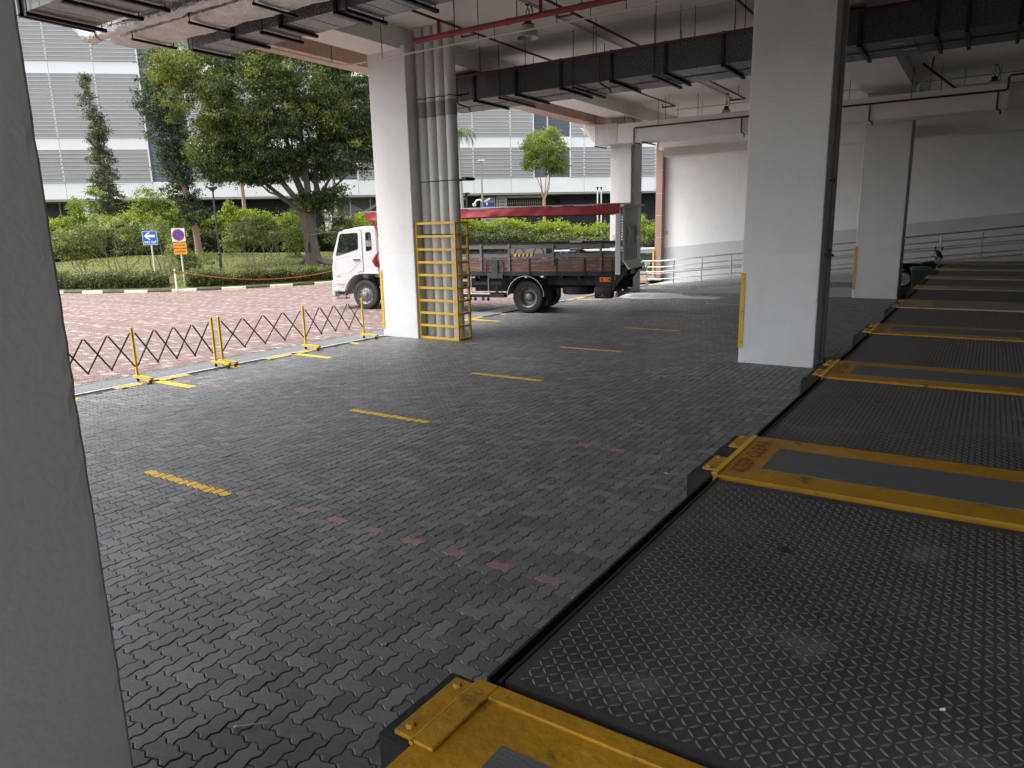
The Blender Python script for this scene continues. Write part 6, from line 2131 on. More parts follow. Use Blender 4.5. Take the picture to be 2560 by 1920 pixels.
def hedge(label, t0, t1, p0, dp, h, n_cl, per, size, mtl, base=True, tone=(0.4, 0.4), bump=0.12, follow=True, z0=None, name='hedge', over=None):
    o = thing(name, label, 'hedge', tuple(gp((t0 + t1) / 2, p0 if not follow else kerb_p((t0 + t1) / 2) + p0, 0)), GR)
    inv = o.matrix_basis if False else (Matrix.Translation(o.location) @ Matrix.Rotation(GR, 4, 'Z')).inverted()
    a = rng.uniform(t0, t1, n_cl)
    f = rng.uniform(0, 1, n_cl)
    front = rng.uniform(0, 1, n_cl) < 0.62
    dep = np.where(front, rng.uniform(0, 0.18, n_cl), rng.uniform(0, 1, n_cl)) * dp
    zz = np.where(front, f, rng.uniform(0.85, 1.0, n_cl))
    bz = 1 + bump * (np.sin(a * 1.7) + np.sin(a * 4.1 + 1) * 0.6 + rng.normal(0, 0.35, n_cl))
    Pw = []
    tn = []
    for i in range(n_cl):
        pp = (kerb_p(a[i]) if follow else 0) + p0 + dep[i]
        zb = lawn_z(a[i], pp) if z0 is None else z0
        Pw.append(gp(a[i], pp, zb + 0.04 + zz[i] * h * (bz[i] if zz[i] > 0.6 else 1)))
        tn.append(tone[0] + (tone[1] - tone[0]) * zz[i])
    Pw = np.array([tuple(inv @ q) for q in Pw])
    k = rng.poisson(per, n_cl)
    rep = np.repeat(np.arange(n_cl), k)
    P_ = Pw[rep] + rng.normal(0, size * 0.9, (len(rep), 3))
    zl = -o.location.z
    T_ = np.array(tn)[rep] + np.repeat(rng.normal(0, 0.17, n_cl), k) + rng.normal(0, 0.13, len(rep))
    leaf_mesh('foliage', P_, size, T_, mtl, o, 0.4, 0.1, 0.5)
    # twiggy core
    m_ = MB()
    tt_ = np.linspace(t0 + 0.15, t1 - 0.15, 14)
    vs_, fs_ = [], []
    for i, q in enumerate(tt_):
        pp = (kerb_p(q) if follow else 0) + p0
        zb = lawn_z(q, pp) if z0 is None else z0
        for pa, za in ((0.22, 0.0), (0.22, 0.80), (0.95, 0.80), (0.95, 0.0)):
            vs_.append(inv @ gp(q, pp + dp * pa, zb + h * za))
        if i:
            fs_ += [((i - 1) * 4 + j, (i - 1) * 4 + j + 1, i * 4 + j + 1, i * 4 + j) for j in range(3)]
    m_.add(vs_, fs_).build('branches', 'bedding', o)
    return o


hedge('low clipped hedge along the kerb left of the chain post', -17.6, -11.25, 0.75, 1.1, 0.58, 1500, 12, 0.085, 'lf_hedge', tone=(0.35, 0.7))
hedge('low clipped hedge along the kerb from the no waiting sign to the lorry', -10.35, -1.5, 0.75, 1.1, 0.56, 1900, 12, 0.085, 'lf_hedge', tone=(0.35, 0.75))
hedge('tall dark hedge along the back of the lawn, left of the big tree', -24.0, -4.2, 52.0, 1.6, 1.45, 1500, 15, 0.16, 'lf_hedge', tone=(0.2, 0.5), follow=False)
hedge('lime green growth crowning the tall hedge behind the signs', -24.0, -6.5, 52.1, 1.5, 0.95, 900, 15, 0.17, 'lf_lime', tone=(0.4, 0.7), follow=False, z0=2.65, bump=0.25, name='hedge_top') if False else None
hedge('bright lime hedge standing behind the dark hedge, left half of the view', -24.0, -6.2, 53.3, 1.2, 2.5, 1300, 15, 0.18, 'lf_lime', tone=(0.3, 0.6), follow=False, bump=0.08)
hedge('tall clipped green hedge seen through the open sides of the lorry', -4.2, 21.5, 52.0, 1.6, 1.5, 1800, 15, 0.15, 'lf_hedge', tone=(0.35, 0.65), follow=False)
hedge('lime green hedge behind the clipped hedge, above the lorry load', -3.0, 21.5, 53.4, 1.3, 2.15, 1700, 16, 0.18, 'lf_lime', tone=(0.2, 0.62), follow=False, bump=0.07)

# ------------------------------------------------------------------ signs, posts and lamps in the garden


def rounded_rect(w, h, r_, n=4):
    out = []
    for cx_, cz_, a0 in ((w / 2 - r_, h / 2 - r_, 0), (-w / 2 + r_, h / 2 - r_, 90), (-w / 2 + r_, -h / 2 + r_, 180), (w / 2 - r_, -h / 2 + r_, 270)):
        for j in range(n + 1):
            a = R(a0 + 90 * j / n)
            out.append((cx_ + r_ * math.cos(a), cz_ + r_ * math.sin(a)))
    return out


UP_TXT = Matrix.Rotation(R(90), 4, 'X')
SR = R(40)
t = thing('way_out_sign', 'blue sign with white arrow and the words WAY OUT on a white pole', 'road sign', tuple(gp(-12.43, 39.6, lawn_z(-12.43, 39.6) - 0.02)), SR)
zb = t.location.z
MB().tube([(0, 0.045, -0.2), (0, 0.045, 2.7 - zb)], 0.038, 12).build('pole', 'post_white', t, smooth=True)
zc = 2.55 - zb
MB().prism([(a - 0.02, b + zc) for a, b in rounded_rect(0.72, 0.70, 0.06)], -0.004, 0.004, 'xz').build('board', 'sign_blue', t)
bd = MB()
o_, i_ = rounded_rect(0.72, 0.70, 0.06), rounded_rect(0.68, 0.66, 0.045)
k = len(o_)
bd.add([(a - 0.02, -0.006, b + zc) for a, b in o_] + [(a - 0.02, -0.006, b + zc) for a, b in i_], [(i, (i + 1) % k, k + (i + 1) % k, k + i) for i in range(k)])
bd.build('border', 'sign_white', t, fix=False)
ar = [(-0.285, 0.09), (-0.07, 0.275), (0.03, 0.275), (-0.09, 0.155), (0.255, 0.155), (0.255, 0.03), (-0.09, 0.03), (0.03, -0.095), (-0.07, -0.095)]
bm = bmesh.new()
bm.faces.new([bm.verts.new((a - 0.02, -0.007, b + zc)) for a, b in ar])
bm.normal_update()
bmesh.ops.triangulate(bm, faces=bm.faces[:])
MB().bm(bm).build('arrow', 'sign_white', t, fix=False)
text_mesh('WAY OUT', 0.165, 'sign_white', 'lettering', t, Matrix.Translation((-0.02, -0.0075, zc - 0.225)) @ UP_TXT, 0, 'CENTER', 0.76, 0.035)

t = thing('no_waiting_sign', 'round no waiting sign above an orange plate reading NO WAITING EXCEPT LOADING & UNLOADING', 'road sign', tuple(gp(-10.53, 37.75, 0.10)), SR)
MB().tube([(0, 0.045, -0.1), (0, 0.045, 2.85)], 0.036, 12).build('pole', 'post_white', t, smooth=True)
zc = 2.56
MB().prism([(a - 0.02, b + zc) for a, b in rounded_rect(0.62, 0.64, 0.02)], -0.004, 0.004, 'xz').build('board', 'sign_white', t)
dc = MB().lathe([(0.285, -0.007), (0.225, -0.007)], 40, 'y', (-0.02, 0, zc))
for s_ in (1,):
    c_, w_ = 0.19, 0.026
    dc.add([(-0.02 - c_ - w_, -0.0085, zc + c_ - w_), (-0.02 - c_ + w_, -0.0085, zc + c_ + w_), (-0.02 + c_ + w_, -0.0085, zc - c_ + w_), (-0.02 + c_ - w_, -0.0085, zc - c_ - w_)], [(0, 1, 2, 3)])
dc.build('red_ring', 'sign_red', t, fix=False)
MB().lathe([(0.226, -0.0062), (0.0, -0.0062)], 40, 'y', (-0.02, 0, zc)).build('blue_disc', 'sign_navy', t, fix=False)
zc = 1.91
MB().prism([(a + 0.0, b + zc) for a, b in rounded_rect(0.64, 0.60, 0.05)], -0.004, 0.004, 'xz').build('orange_plate', 'sign_orange', t)
bd = MB()
o_, i_ = rounded_rect(0.64, 0.60, 0.05), rounded_rect(0.615, 0.575, 0.04)
bd.add([(a, -0.006, b + zc) for a, b in o_] + [(a, -0.006, b + zc) for a, b in i_], [(i, (i + 1) % k, k + (i + 1) % k, k + i) for i in range(k)])
bd.build('plate_border', 'print_black', t, fix=False)
for ln, dz_, w_ in (('NO WAITING', 0.15, 0.80), ('EXCEPT LOADING', 0.0, 0.78), ('& UNLOADING', -0.15, 0.80)):
    text_mesh(ln, 0.098, 'print_black', 'lettering', t, Matrix.Translation((0.0, -0.0065, zc + dz_)) @ UP_TXT, 0, 'CENTER', w_ * 0.93, 0.03)

# chain post and orange chain
t = thing('chain_post', 'short pale post at the kerb carrying an orange chain', 'post', tuple(gp(-10.56, 36.52, 0)), GR)
MB().lathe([(0.04, 0), (0.04, 1.04), (0.03, 1.06), (0.0, 1.065)], 14).build('pipe', 'post_white', t, smooth=True)
MB().lathe([(0.05, 0), (0.07, 0.0), (0.07, 0.02), (0.045, 0.03)], 14).build('base', 'galv', t, smooth=True)
MB().lathe([(0.0415, 0.86), (0.043, 0.86), (0.043, 0.98), (0.0415, 0.98)], 14).build('band', 'orange', t, smooth=True)
t2 = copy_tree(t)
t2.location = gp(-1.9, 39.2, 0)
t2['label'] = 'pale chain post hidden behind the lorry cab'
chn = thing('plastic_chain', 'sagging orange plastic chain along the low hedge', 'chain', tuple(gp(-10.56, 36.52, 0)), 0)
a, b = gp(-10.56, 36.48, 1.0), gp(-1.9, 39.15, 1.02)
base_ = gp(-10.56, 36.52, 0)
nl = 150
for i in range(nl):
    u0, u1 = i / nl, (i + 1) / nl
    def cp(u):
        q = a.lerp(b, u)
        q.z -= 0.62 * 4 * u * (1 - u) * (1.0)
        return q - base_
    p_, q_ = cp(u0), cp(u1)
    c_ = (p_ + q_) / 2
    d_ = (q_ - p_).normalized()
    s_ = d_.cross(Vector((0, 0, 1))).normalized() if i % 2 else Vector((0, 0, 1))
    MB().bar(p_ - d_ * 0.008, q_ + d_ * 0.008, 0.030 if i % 2 else 0.012, 0.012 if i % 2 else 0.030).build('chain_link', 'chain_orange', chn)

# garden lamps
t = plant('garden_lamp', 'dark lamp post with flat oval head on the lawn', 'lamp', -9.36, 40.5)
zt = 4.95 - t.location.z
MB().tube([(0, 0, -0.1), (0, 0, 1.15), (0, 0, 1.2), (0, 0, 1.25)], [0.085, 0.085, 0.075, 0.05], 14).tube([(0, 0, 1.25), (0, 0, zt)], 0.045, 12).build('pole', 'lamp_dark', t, smooth=True)
MB().lathe([(0.10, 1.17), (0.105, 1.2), (0.09, 1.25), (0.05, 1.29)], 14).build('collar', 'lamp_dark', t, smooth=True)
hd = MB().lathe([(0.0, 0.16), (0.20, 0.15), (0.25, 0.10), (0.22, 0.03), (0.10, -0.03), (0.045, -0.12), (0.0, -0.12)], 20, 'z', (0, 0, zt))
hd.build('lamp_head', 'lamp_dark', t, smooth=True)
MB().lathe([(0.0, 0.165), (0.18, 0.158), (0.19, 0.15)], 20, 'z', (0, 0, zt)).build('lens', 'film', t, smooth=True)
t = thing('garden_lamp', 'small garden lamp just right of the palm trunk', 'lamp', tuple(gp(5.5, 57, 1.2)), GR)
MB().tube([(0, 0, 0), (0, 0, 4.1)], 0.06, 10).build('pole', 'lamp_dark', t, smooth=True)
MB().lathe([(0.0, 0.14), (0.26, 0.13), (0.30, 0.08), (0.12, -0.02), (0.06, -0.2), (0, -0.2)], 16, 'z', (0, 0, 4.1)).build('lamp_head', 'lamp_dark', t, smooth=True)
t = thing('camera_pole', 'grey pole with white dome camera on a curved arm', 'camera pole', tuple(gp(6.85, 58, 0.8)), GR)
MB().tube([(0, 0, 0), (0, 0, 7.05)], [0.075, 0.06], 12).build('pole', 'galv', t, smooth=True)
MB().cbox((-0.25, -0.2, 7.05), (0.25, 0.2, 7.14), 0.02).build('top_plate', 'post_white', t)
MB().tube([(0, 0, 3.95), (-0.2, 0, 4.12), (-0.45, 0, 4.08), (-0.62, 0, 3.85)], 0.06, 8).build('arm', 'post_white', t, smooth=True)
MB().lathe([(0.0, 0.15), (0.14, 0.14), (0.15, 0.0), (0.12, -0.1), (0.0, -0.16)], 16, 'z', (-0.64, 0, 3.72)).build('dome', 'post_white', t, smooth=True)
MB().bar((0.15, 0, 3.95), (0.62, 0, 4.22), 0.14, 0.12).box((0.3, -0.05, 3.7), (0.42, 0.05, 3.9)).build('bullet_camera', 'post_white', t)
t = thing('tall_post', 'plain olive grey post standing right behind the big tree', 'post', tuple(gp(-4.6, 58, 1.0)), GR)
MB().tube([(0, 0, 0), (0.03, 0, 6.1)], [0.14, 0.10], 12).build('pole', 'bark_palm', t, smooth=True)
t = thing('globe_lamp', 'white globe lamp on a curved bracket beside the stair tower', 'lamp', tuple(gp(-5.0, 65, 1.0)), GR)
MB().tube([(0, 0, 0), (0, 0, 3.7), (-0.1, 0, 3.95), (-0.4, 0, 3.95), (-0.52, 0, 3.8)], 0.04, 8).build('pole', 'post_white', t, smooth=True)
MB().lathe([(0.0, 0.18), (0.13, 0.13), (0.18, 0.0), (0.13, -0.13), (0.0, -0.18)], 16, 'z', (-0.54, 0, 3.62)).build('globe', 'film', t, smooth=True)
for k, tt_ in enumerate((16.83, 17.15)):
    t = thing('white_post', ['left one of the two thin white posts with black tops beside the far column', 'right one of the two thin white posts with black tops beside the far column'][k], 'post', tuple(gp(tt_, 60, 0.8)), GR, 'thin white posts with black tops')
    MB().tube([(0, 0, 0), (0, 0, 4.8)], 0.055, 10).build('pole', 'post_white', t, smooth=True)
    MB().lathe([(0.03, 0), (0.04, 0.1), (0.10, 0.2), (0.10, 0.28), (0, 0.28)], 12, 'z', (0, 0, 4.8)).build('cap', 'lamp_dark', t, smooth=True)
# planter wall behind the bin
pw = thing('planter_wall', 'low concrete planter wall below the hedge beside the granite pier', 'wall', tuple(gp(17, 50.6, 0)), GR)
MB().cbox((-6, 0, -0.1), (5, 0.3, 0.92), 0.01).build('wall_body', 'concrete', pw)
MB().cbox((-6.05, -0.05, 0.92), (5.05, 0.35, 1.05), 0.01).build('coping', 'post_white', pw)

# ------------------------------------------------------------------ building across the street
FD = 72.0
bl = thing('louvred_building', 'long white and grey louvred building across the street', 'building', tuple(gp(0, FD, 0)), GR)
MOD = 3.69
mull = [-21.8 + MOD * i for i in range(-4, 16)]
dark = [(-21.8, -18.1), (-6.9, -3.3), (13.7, 17.39)]
X0, X1 = -36.5, 34.0
lev = [(7.53, 10.35, 9), (11.37, 16.75, 16), (17.78, 23.2, 16)]
bands = [(6.08, 7.53), (10.35, 11.37), (16.75, 17.78), (23.2, 24.2)]
secs = []
c_ = X0
for a, b in dark:
    secs.append((c_, a))
    c_ = b
secs.append((c_, X1))
for za, zb in bands:
    for i in range(-4, 15):
        a, b = -21.8 + MOD * i, -21.8 + MOD * (i + 1)
        indark = any(abs((a + b) / 2 - (p_ + q_) / 2) < 1.2 for p_, q_ in dark)
        if indark and za > 7:
            continue
        MB().cbox((a + 0.012, -0.05, za + 0.01), (b - 0.012, 0.15, zb - 0.01), 0.008).build('fascia_panel', 'panel_white', bl)
    MB().box((X0, -0.075, zb - 0.10), (X1, -0.052, zb - 0.02)).build('trim_line', 'mullion', bl) if za > 7 and False else None
MB().box((X0, 0.18, 6.0), (X1, 0.6, 24.5)).build('wall', 'louvre_back', bl)
# wide aerofoil louvres, one per panel run
pitch = 0.325
sl_cache = {}
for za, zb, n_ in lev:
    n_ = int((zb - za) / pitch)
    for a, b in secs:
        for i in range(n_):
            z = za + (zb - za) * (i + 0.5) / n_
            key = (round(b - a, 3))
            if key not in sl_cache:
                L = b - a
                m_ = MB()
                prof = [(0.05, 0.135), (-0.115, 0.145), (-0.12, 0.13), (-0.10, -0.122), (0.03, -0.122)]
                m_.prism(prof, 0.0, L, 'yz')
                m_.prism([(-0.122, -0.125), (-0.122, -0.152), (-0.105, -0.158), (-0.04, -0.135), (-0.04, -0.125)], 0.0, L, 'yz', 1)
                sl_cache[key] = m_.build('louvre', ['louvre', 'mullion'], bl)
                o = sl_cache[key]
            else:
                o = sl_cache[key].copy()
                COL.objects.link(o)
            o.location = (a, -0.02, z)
for x in mull:
    if X0 < x < X1:
        for za, zb, n_ in lev:
            m_ = MB()
            n_ = int((zb - za) / pitch)
            m_.box((x - 0.035, -0.02, za), (x + 0.035, 0.12, zb))
            for i in range(n_):
                z = za + (zb - za) * (i + 0.5) / n_
                m_.bar((x, -0.06, z - 0.15), (x, -0.16, z + 0.12), 0.15, 0.05)
            m_.build('mullion', 'mullion', bl)
for a, b in dark:
    MB().box((a - 0.05, -0.15, 7.53), (a + 0.05, 0.14, 24.2)).build('panel_edge', 'mullion', bl)
    MB().box((b - 0.05, -0.15, 7.53), (b + 0.05, 0.14, 24.2)).build('panel_edge', 'mullion', bl)
    m_ = MB()
    z = 7.56
    while z < 24.1:
        m_.add([(a + 0.06, 0.0, z), (b - 0.06, 0.0, z), (b - 0.06, 0.07, z + 0.085), (a + 0.06, 0.07, z + 0.085)], [(0, 1, 2, 3)])
        m_.add([(a + 0.06, 0.0, z), (b - 0.06, 0.0, z), (b - 0.06, 0.0, z - 0.018), (a + 0.06, 0.0, z - 0.018)], [(0, 1, 2, 3)])
        z += 0.125
    m_.build('fine_louvres', 'louvre_blue', bl, kind='stuff')
# ground storey
MB().box((X0, 0.2, 5.9), (X1, 8, 6.08)).box((X0, 0.0, 5.93), (X1, 0.25, 6.06)).build('soffit', 'louvre', bl)
MB().box((X0, 3.0, 0), (X1, 3.3, 5.9)).build('ground_wall', 'dark_facade', bl)
m_ = MB()
for a, b in ((-21, -7.0), (16.6, 30)):
    z = 1.0
    while z < 5.85:
        m_.add([(a, 1.2, z), (b, 1.2, z), (b, 1.32, z + 0.14), (a, 1.32, z + 0.14)], [(0, 1, 2, 3)])
        z += 0.17
    m_.box((a, 1.35, 0), (b, 1.45, 5.9))
m_.build('black_louvres', 'dark_facade', bl, kind='stuff')
for x in (-28.35, -6.75, 3.0, 30.0):
    MB().cbox((x, 0.4, 0), (x + 0.65, 1.1, 5.93), 0.02).build('pillar', 'panel_white', bl)
MB().box((-27.65, 0.8, 0), (-27.45, 1.1, 5.93)).build('pillar_pipe', 'pvc', bl)
MB().box((-34, 2.5, 2.2), (-28.8, 2.8, 2.4)).box((-31.0, 2.4, 1), (-30.9, 2.6, 5.9)).build('window_bar', 'louvre', bl)
# stair seen between the tree and the column
sr_ = MB()
for x in (-5.75, -4.32, -2.4, -0.9):
    sr_.box((x, 0.7, 0), (x + 0.07, 0.8, 5.93))
sr_.box((-6.1, 0.75, 3.9), (-0.6, 0.85, 4.2))
sr_.bar((-4.4, 1.2, 4.2), (-1.0, 1.2, 2.4), 0.3, 0.3)
sr_.bar((-3.0, 1.8, 4.6), (-0.6, 1.8, 5.9), 0.3, 0.25)
sr_.build('stair_frame', 'louvre', bl)
sr_ = MB()
for k in range(7):
    sr_.bar((-4.4, 1.0, 4.4 + k * 0.16), (-1.0, 1.0, 2.6 + k * 0.16), 0.02, 0.02)
for k in range(13):
    sr_.box((-5.7, 1.0, 1.2 + k * 0.2), (-4.5, 1.03, 1.22 + k * 0.2))
sr_.build('stair_rail', 'mullion', bl)
MB().box((-6.0, 2.6, 0), (-0.5, 2.7, 5.9)).build('stair_wall', 'louvre_back', bl)
# directory boards, window strip with white bars
b1 = MB().cbox((8.4, 0.9, 1.0), (9.9, 1.0, 5.75), 0.02).cbox((10.0, 0.9, 1.0), (11.1, 1.0, 5.85), 0.02).build('directory_board', 'louvre', bl)
MB().box((8.6, 0.885, 4.85), (9.8, 0.899, 5.25)).build('board_header', 'sign_navy', b1)
pr = MB()
for k in range(4):
    pr.box((8.9, 0.89, 4.35 - k * 0.28), (9.6 - 0.1 * (k % 2), 0.899, 4.43 - k * 0.28))
for k in range(5):
    pr.box((10.15, 0.89, 5.5 - k * 0.32), (10.30, 0.899, 5.64 - k * 0.32))
    pr.box((10.4, 0.89, 5.53 - k * 0.32), (10.95 - 0.1 * (k % 3), 0.899, 5.6 - k * 0.32))
pr.build('board_print', 'print_black', b1)
gw = MB()
for k in range(18):
    gw.box((11.3 + k * 0.22, 2.85, 4.95), (11.33 + k * 0.22, 2.9, 5.5))
gw.box((11.2, 2.85, 5.2), (15.2, 2.9, 5.23)).box((11.0, 2.6, 5.72), (15.3, 2.9, 5.9))
for k in range(14):
    gw.box((4.0 + k * 0.24, 2.85, 4.6), (4.03 + k * 0.24, 2.9, 5.1))
gw.box((3.6, 2.6, 5.6), (7.2, 2.9, 5.85))
gw.build('window_bars', 'mullion', bl)
fence = MB()
for k in range(60):
    fence.box((6.5 + k * 0.13, -6.0, 1.0), (6.53 + k * 0.13, -5.97, 2.9))
fence.build('garden_fence', 'lamp_dark', None)
tag(bpy.data.objects['garden_fence'], 'dark vertical bar fence behind the lime hedge, just above the lorry load', 'fence')
fo = bpy.data.objects['garden_fence']
fo.location = gp(0, FD - 10, 0)
fo.rotation_euler = (0, 0, GR)

# ------------------------------------------------------------------ bins, motorcycle, manhole, litter
bn = thing('wheeled_bin', 'large green wheeled rubbish bin by the granite pier behind the ramp railing', 'bin', (-15.35, 37.1, 0), R(26))
bm = bmesh.new()
bmesh.ops.create_cube(bm, size=1)
for v in bm.verts:
    k = 1.0 if v.co.z > 0 else 0.9
    v.co = Vector((v.co.x * 1.3 * k, v.co.y * 0.75 * k, v.co.z * 0.85 + 0.62))
bmesh.ops.bevel(bm, geom=bm.edges[:], offset=0.03, segments=2, affect='EDGES')
MB().bm(bm).build('tub', 'bin_green', bn, smooth=True)
MB().cbox((-0.70, -0.42, 1.04), (0.70, 0.42, 1.10), 0.02).build('rim', 'bin_green', bn)
MB().cbox((-0.68, -0.40, 1.10), (0.68, 0.42, 1.16), 0.03).cbox((-0.5, -0.44, 1.12), (-0.1, -0.38, 1.17), 0.01).cbox((0.1, -0.44, 1.12), (0.5, -0.38, 1.17), 0.01).build('lid', 'bin_green', bn, smooth=True)
for k in range(4):
    MB().cbox((-0.66 + k * 0.42, -0.425, 0.98), (-0.58 + k * 0.42, -0.37, 1.05), 0.008).build('rim_rib', 'bin_green', bn)
for x in (-0.5, 0.5):
    for y in (-0.26, 0.26):
        MB().lathe([(0, -0.025), (0.085, -0.025), (0.10, 0), (0.085, 0.025), (0, 0.025)], 14, 'y', (x, y, 0.10)).box((x - 0.02, y - 0.04, 0.1), (x + 0.02, y - 0.03, 0.24)).build('wheel', 'rubber', bn, smooth=True)
pr = MB()
for k in range(4):
    pr.box((-0.16, -0.392, 0.70 - k * 0.045), (0.16 - 0.04 * (k % 2), -0.375, 0.725 - k * 0.045))
pr.box((-0.13, -0.392, 0.40), (-0.09, -0.372, 0.50)).box((-0.13, -0.392, 0.5), (0.1, -0.374, 0.53))
pr.build('print', 'sign_white', bn)
bn2 = thing('wheeled_bin', 'dark green two wheeled bin beside the end of the dock', 'bin', (-1.62, 26.75, 0), R(8))
bm = bmesh.new()
bmesh.ops.create_cube(bm, size=1)
for v in bm.verts:
    k = 1.0 if v.co.z > 0 else 0.82
    v.co = Vector((v.co.x * 0.56 * k, v.co.y * 0.68 * k, v.co.z * 0.95 + 0.53))
bmesh.ops.bevel(bm, geom=bm.edges[:], offset=0.02, segments=2, affect='EDGES')
MB().bm(bm).cbox((-0.31, -0.36, 0.93), (0.31, 0.36, 1.0), 0.015).box((-0.29, -0.355, 0.78), (-0.05, -0.33, 0.84)).build('tub', 'bin_dark', bn2)
for x in (-0.2, 0.0, 0.2):
    MB().box((x - 0.012, -0.335, 0.15), (x + 0.012, -0.305, 0.93)).build('rib', 'bin_dark', bn2)
MB().cbox((-0.32, -0.38, 1.0), (0.32, 0.34, 1.06), 0.02).cbox((-0.25, -0.20, 1.06), (0.25, 0.25, 1.10), 0.02).build('lid', 'bin_green', bn2, smooth=True)
MB().tube([(-0.25, 0.34, 0.98), (-0.25, 0.44, 1.02), (0.25, 0.44, 1.02), (0.25, 0.34, 0.98)], 0.018, 8).build('handle', 'bin_dark', bn2, smooth=True)
for x in (-0.27, 0.27):
    MB().lathe([(0, -0.025), (0.085, -0.025), (0.10, 0), (0.085, 0.025), (0, 0.025)], 14, 'x', (x, 0.28, 0.10)).build('wheel', 'rubber', bn2, smooth=True)

mo = thing('motorcycle', 'black motorcycle parked between the far column and the green bin', 'motorcycle', (-1.06, 28.75, 0.28), R(199))
for x in (0.0, 1.27):
    w_ = thing_part('wheel', mo, (x, 0, 0.30))
    MB().lathe([(0.235, -0.03), (0.26, -0.05), (0.29, -0.04), (0.30, 0), (0.29, 0.04), (0.26, 0.05), (0.235, 0.03)], 28, 'y').build('tyre', 'tyre', w_, smooth=True)
    sp2 = MB().lathe([(0.235, -0.03), (0.215, -0.02), (0.215, 0.02), (0.235, 0.03)], 28, 'y').lathe([(0.0, -0.04), (0.05, -0.04), (0.05, 0.04), (0.0, 0.04)], 12, 'y')
    for k in range(6):
        a = k * 1.0472
        sp2.bar((0.04 * math.cos(a), 0, 0.04 * math.sin(a)), (0.22 * math.cos(a), 0, 0.22 * math.sin(a)), 0.02, 0.03, 0, (0, 1, 0))
    sp2.build('rim', 'galv', w_, smooth=True)
fr2 = MB()
fr2.tube([(0.0, -0.09, 0.30), (0.22, -0.09, 0.80), (0.30, -0.08, 0.96)], 0.028, 8).tube([(0.0, 0.09, 0.30), (0.22, 0.09, 0.80), (0.30, 0.08, 0.96)], 0.028, 8)
fr2.build('fork', 'chrome', mo, smooth=True)
bd2 = MB()
bd2.prism([(0.28, 0.80), (0.42, 0.92), (0.72, 0.86), (0.80, 0.74), (0.95, 0.70), (1.42, 0.82), (1.48, 0.76), (1.18, 0.58), (0.95, 0.38), (0.72, 0.24), (0.45, 0.28), (0.36, 0.50)], -0.12, 0.12, 'xz')
bd2.build('body', 'black', mo)
MB().cbox((0.78, -0.13, 0.74), (1.40, 0.13, 0.84), 0.04).build('seat', 'rubber', mo, smooth=True)
MB().cbox((1.36, -0.08, 0.72), (1.55, 0.08, 0.80), 0.02).build('tail_light', 'lens_red', mo, smooth=True)
hb2 = MB()
hb2.tube([(0.30, 0, 0.98), (0.30, -0.18, 1.06), (0.36, -0.38, 1.05)], 0.016, 8).tube([(0.30, 0, 0.98), (0.30, 0.18, 1.06), (0.36, 0.38, 1.05)], 0.016, 8)
for s_ in (-1, 1):
    hb2.tube([(0.32, s_ * 0.28, 1.06), (0.28, s_ * 0.33, 1.22), (0.24, s_ * 0.36, 1.30)], 0.008, 6)
hb2.build('handlebar', 'black', mo, smooth=True)
MB().prism([(0.12, 1.0), (0.24, 1.06), (0.32, 1.26), (0.28, 1.28), (0.17, 1.16)], -0.13, 0.13, 'xz').build('windshield', 'black', mo)
mrr = MB()
for s_ in (-1, 1):
    MB().lathe([(0, -0.012), (0.055, -0.01), (0.06, 0.01), (0, 0.014)], 14, 'x', (0.24, s_ * 0.37, 1.34)).build('mirror', 'black', mo, smooth=True)
MB().lathe([(0.0, -0.06), (0.08, -0.05), (0.10, 0.02), (0.06, 0.08), (0, 0.09)], 16, 'x', (0.20, 0, 0.92)).build('headlight', 'film', mo, smooth=True)

mh = thing('manhole_cover', 'pale round concrete manhole surround with hatched plates on the bay floor', 'manhole', (-10.35, 25.45, 0.0), R(20))
MB().lathe([(1.22, 0.0), (1.22, 0.005), (1.19, 0.008), (0.0, 0.008)], 40).build('concrete_ring', 'concrete', mh)
hp = MB()
for x0 in (-0.75, 0.12):
    for k in range(12):
        hp.box((x0 + k * 0.055, -0.5, 0.008), (x0 + k * 0.055 + 0.03, 0.5, 0.012))
hp.build('hatched_plate', 'galv', mh)
mh2 = thing('manhole_cover', 'rectangular grey access cover on the bay floor beside the round one', 'manhole', (-8.55, 25.4, 0.0), 0)
MB().cbox((-0.75, -0.5, -0.01), (0.75, 0.5, 0.007), 0.003).build('cover_plate', 'concrete', mh2)
MB().box((-0.80, -0.55, -0.01), (0.80, -0.505, 0.009)).box((0.755, -0.505, -0.01), (0.80, 0.55, 0.009)).build('frame', 'galv', mh2)

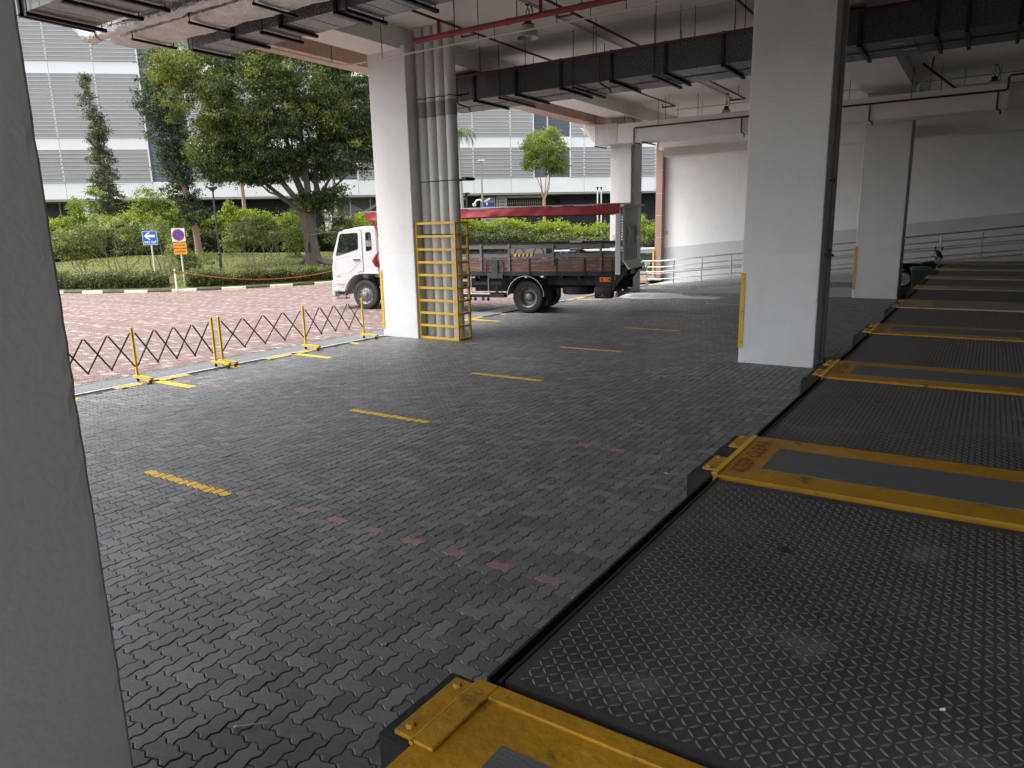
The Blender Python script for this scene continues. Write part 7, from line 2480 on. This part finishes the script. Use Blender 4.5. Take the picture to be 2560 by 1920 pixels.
lf = thing('dead_leaf', 'curled brown dead leaf lying on the grey paving', 'leaf', (-4.42, 11.36, 0.0), 0.5)
MB().add([(-0.07, 0, 0.004), (-0.02, -0.035, 0.05), (0.06, 0.0, 0.012), (-0.02, 0.04, 0.015), (0.0, 0.0, 0.075)], [(0, 1, 4), (1, 2, 4), (2, 3, 4), (3, 0, 4)]).build('blade', 'leaf_dry', lf)
ti = thing('cable_tie', 'white cable tie lying on the paving near the front edge', 'cable tie', (-3.10, 1.96, 0.004), 0)
MB().tube([(0, 0, 0.004), (0.05, 0.05, 0.006), (0.125, 0.125, 0.004)], [0.004, 0.003, 0.0018], 6).box((-0.008, -0.006, 0), (0.006, 0.008, 0.009)).build('strap', 'litter', ti)
ri = thing('plastic_ring', 'tiny white plastic ring on the dark paving', 'litter', (-2.96, 2.955, 0.004), 0)
MB().tube([(0.011 * math.cos(a), 0.014 * math.sin(a), 0.002) for a in np.linspace(0, 5.9, 14)], 0.0022, 6).build('ring', 'litter', ri)
li = MB()
for x, y, s_ in ((-3.465, 2.98, 0.012), (-4.587, 2.632, 0.009), (-3.742, 2.543, 0.006), (-2.878, 2.618, 0.008), (-4.9, 8.5, 0.05), (-5.4, 9.3, 0.02), (-2.6, 6.9, 0.03), (-3.3, 3.4, 0.006), (-3.9, 3.1, 0.006), (-2.5, 3.3, 0.006), (-6.2, 19.0, 0.06), (-4.1, 16.5, 0.05)):
    a = rr.uniform(0, 6)
    li.add([(x + s_ * math.cos(a), y + s_ * math.sin(a), 0.004), (x - s_ * 0.5 * math.sin(a), y + s_ * 0.5 * math.cos(a), 0.008), (x - s_ * math.cos(a), y - s_ * math.sin(a), 0.005), (x + s_ * 0.4 * math.sin(a), y - s_ * 0.4 * math.cos(a), 0.004)], [(0, 1, 2, 3)])
for k in range(70):
    x, y = rr.uniform(-6.5, -1.6), rr.uniform(1.6, 9)
    s_ = rr.uniform(0.0015, 0.0035)
    li.add([(x - s_, y - s_, 0.003), (x + s_, y - s_, 0.003), (x + s_, y + s_, 0.004), (x - s_, y + s_, 0.003)], [(0, 1, 2, 3)])
li.build('litter_crumbs', 'litter', None, kind='stuff')
dl = thing('paper_scrap', 'tiny white paper scrap on the nearest tread plate', 'litter', (0.03, 2.28, DZ - 0.008), 0.3)
MB().add([(-0.008, -0.004, 0.001), (0.009, -0.003, 0.004), (0.007, 0.006, 0.007), (-0.006, 0.006, 0.003)], [(0, 1, 2, 3)]).build('scrap', 'litter', dl)
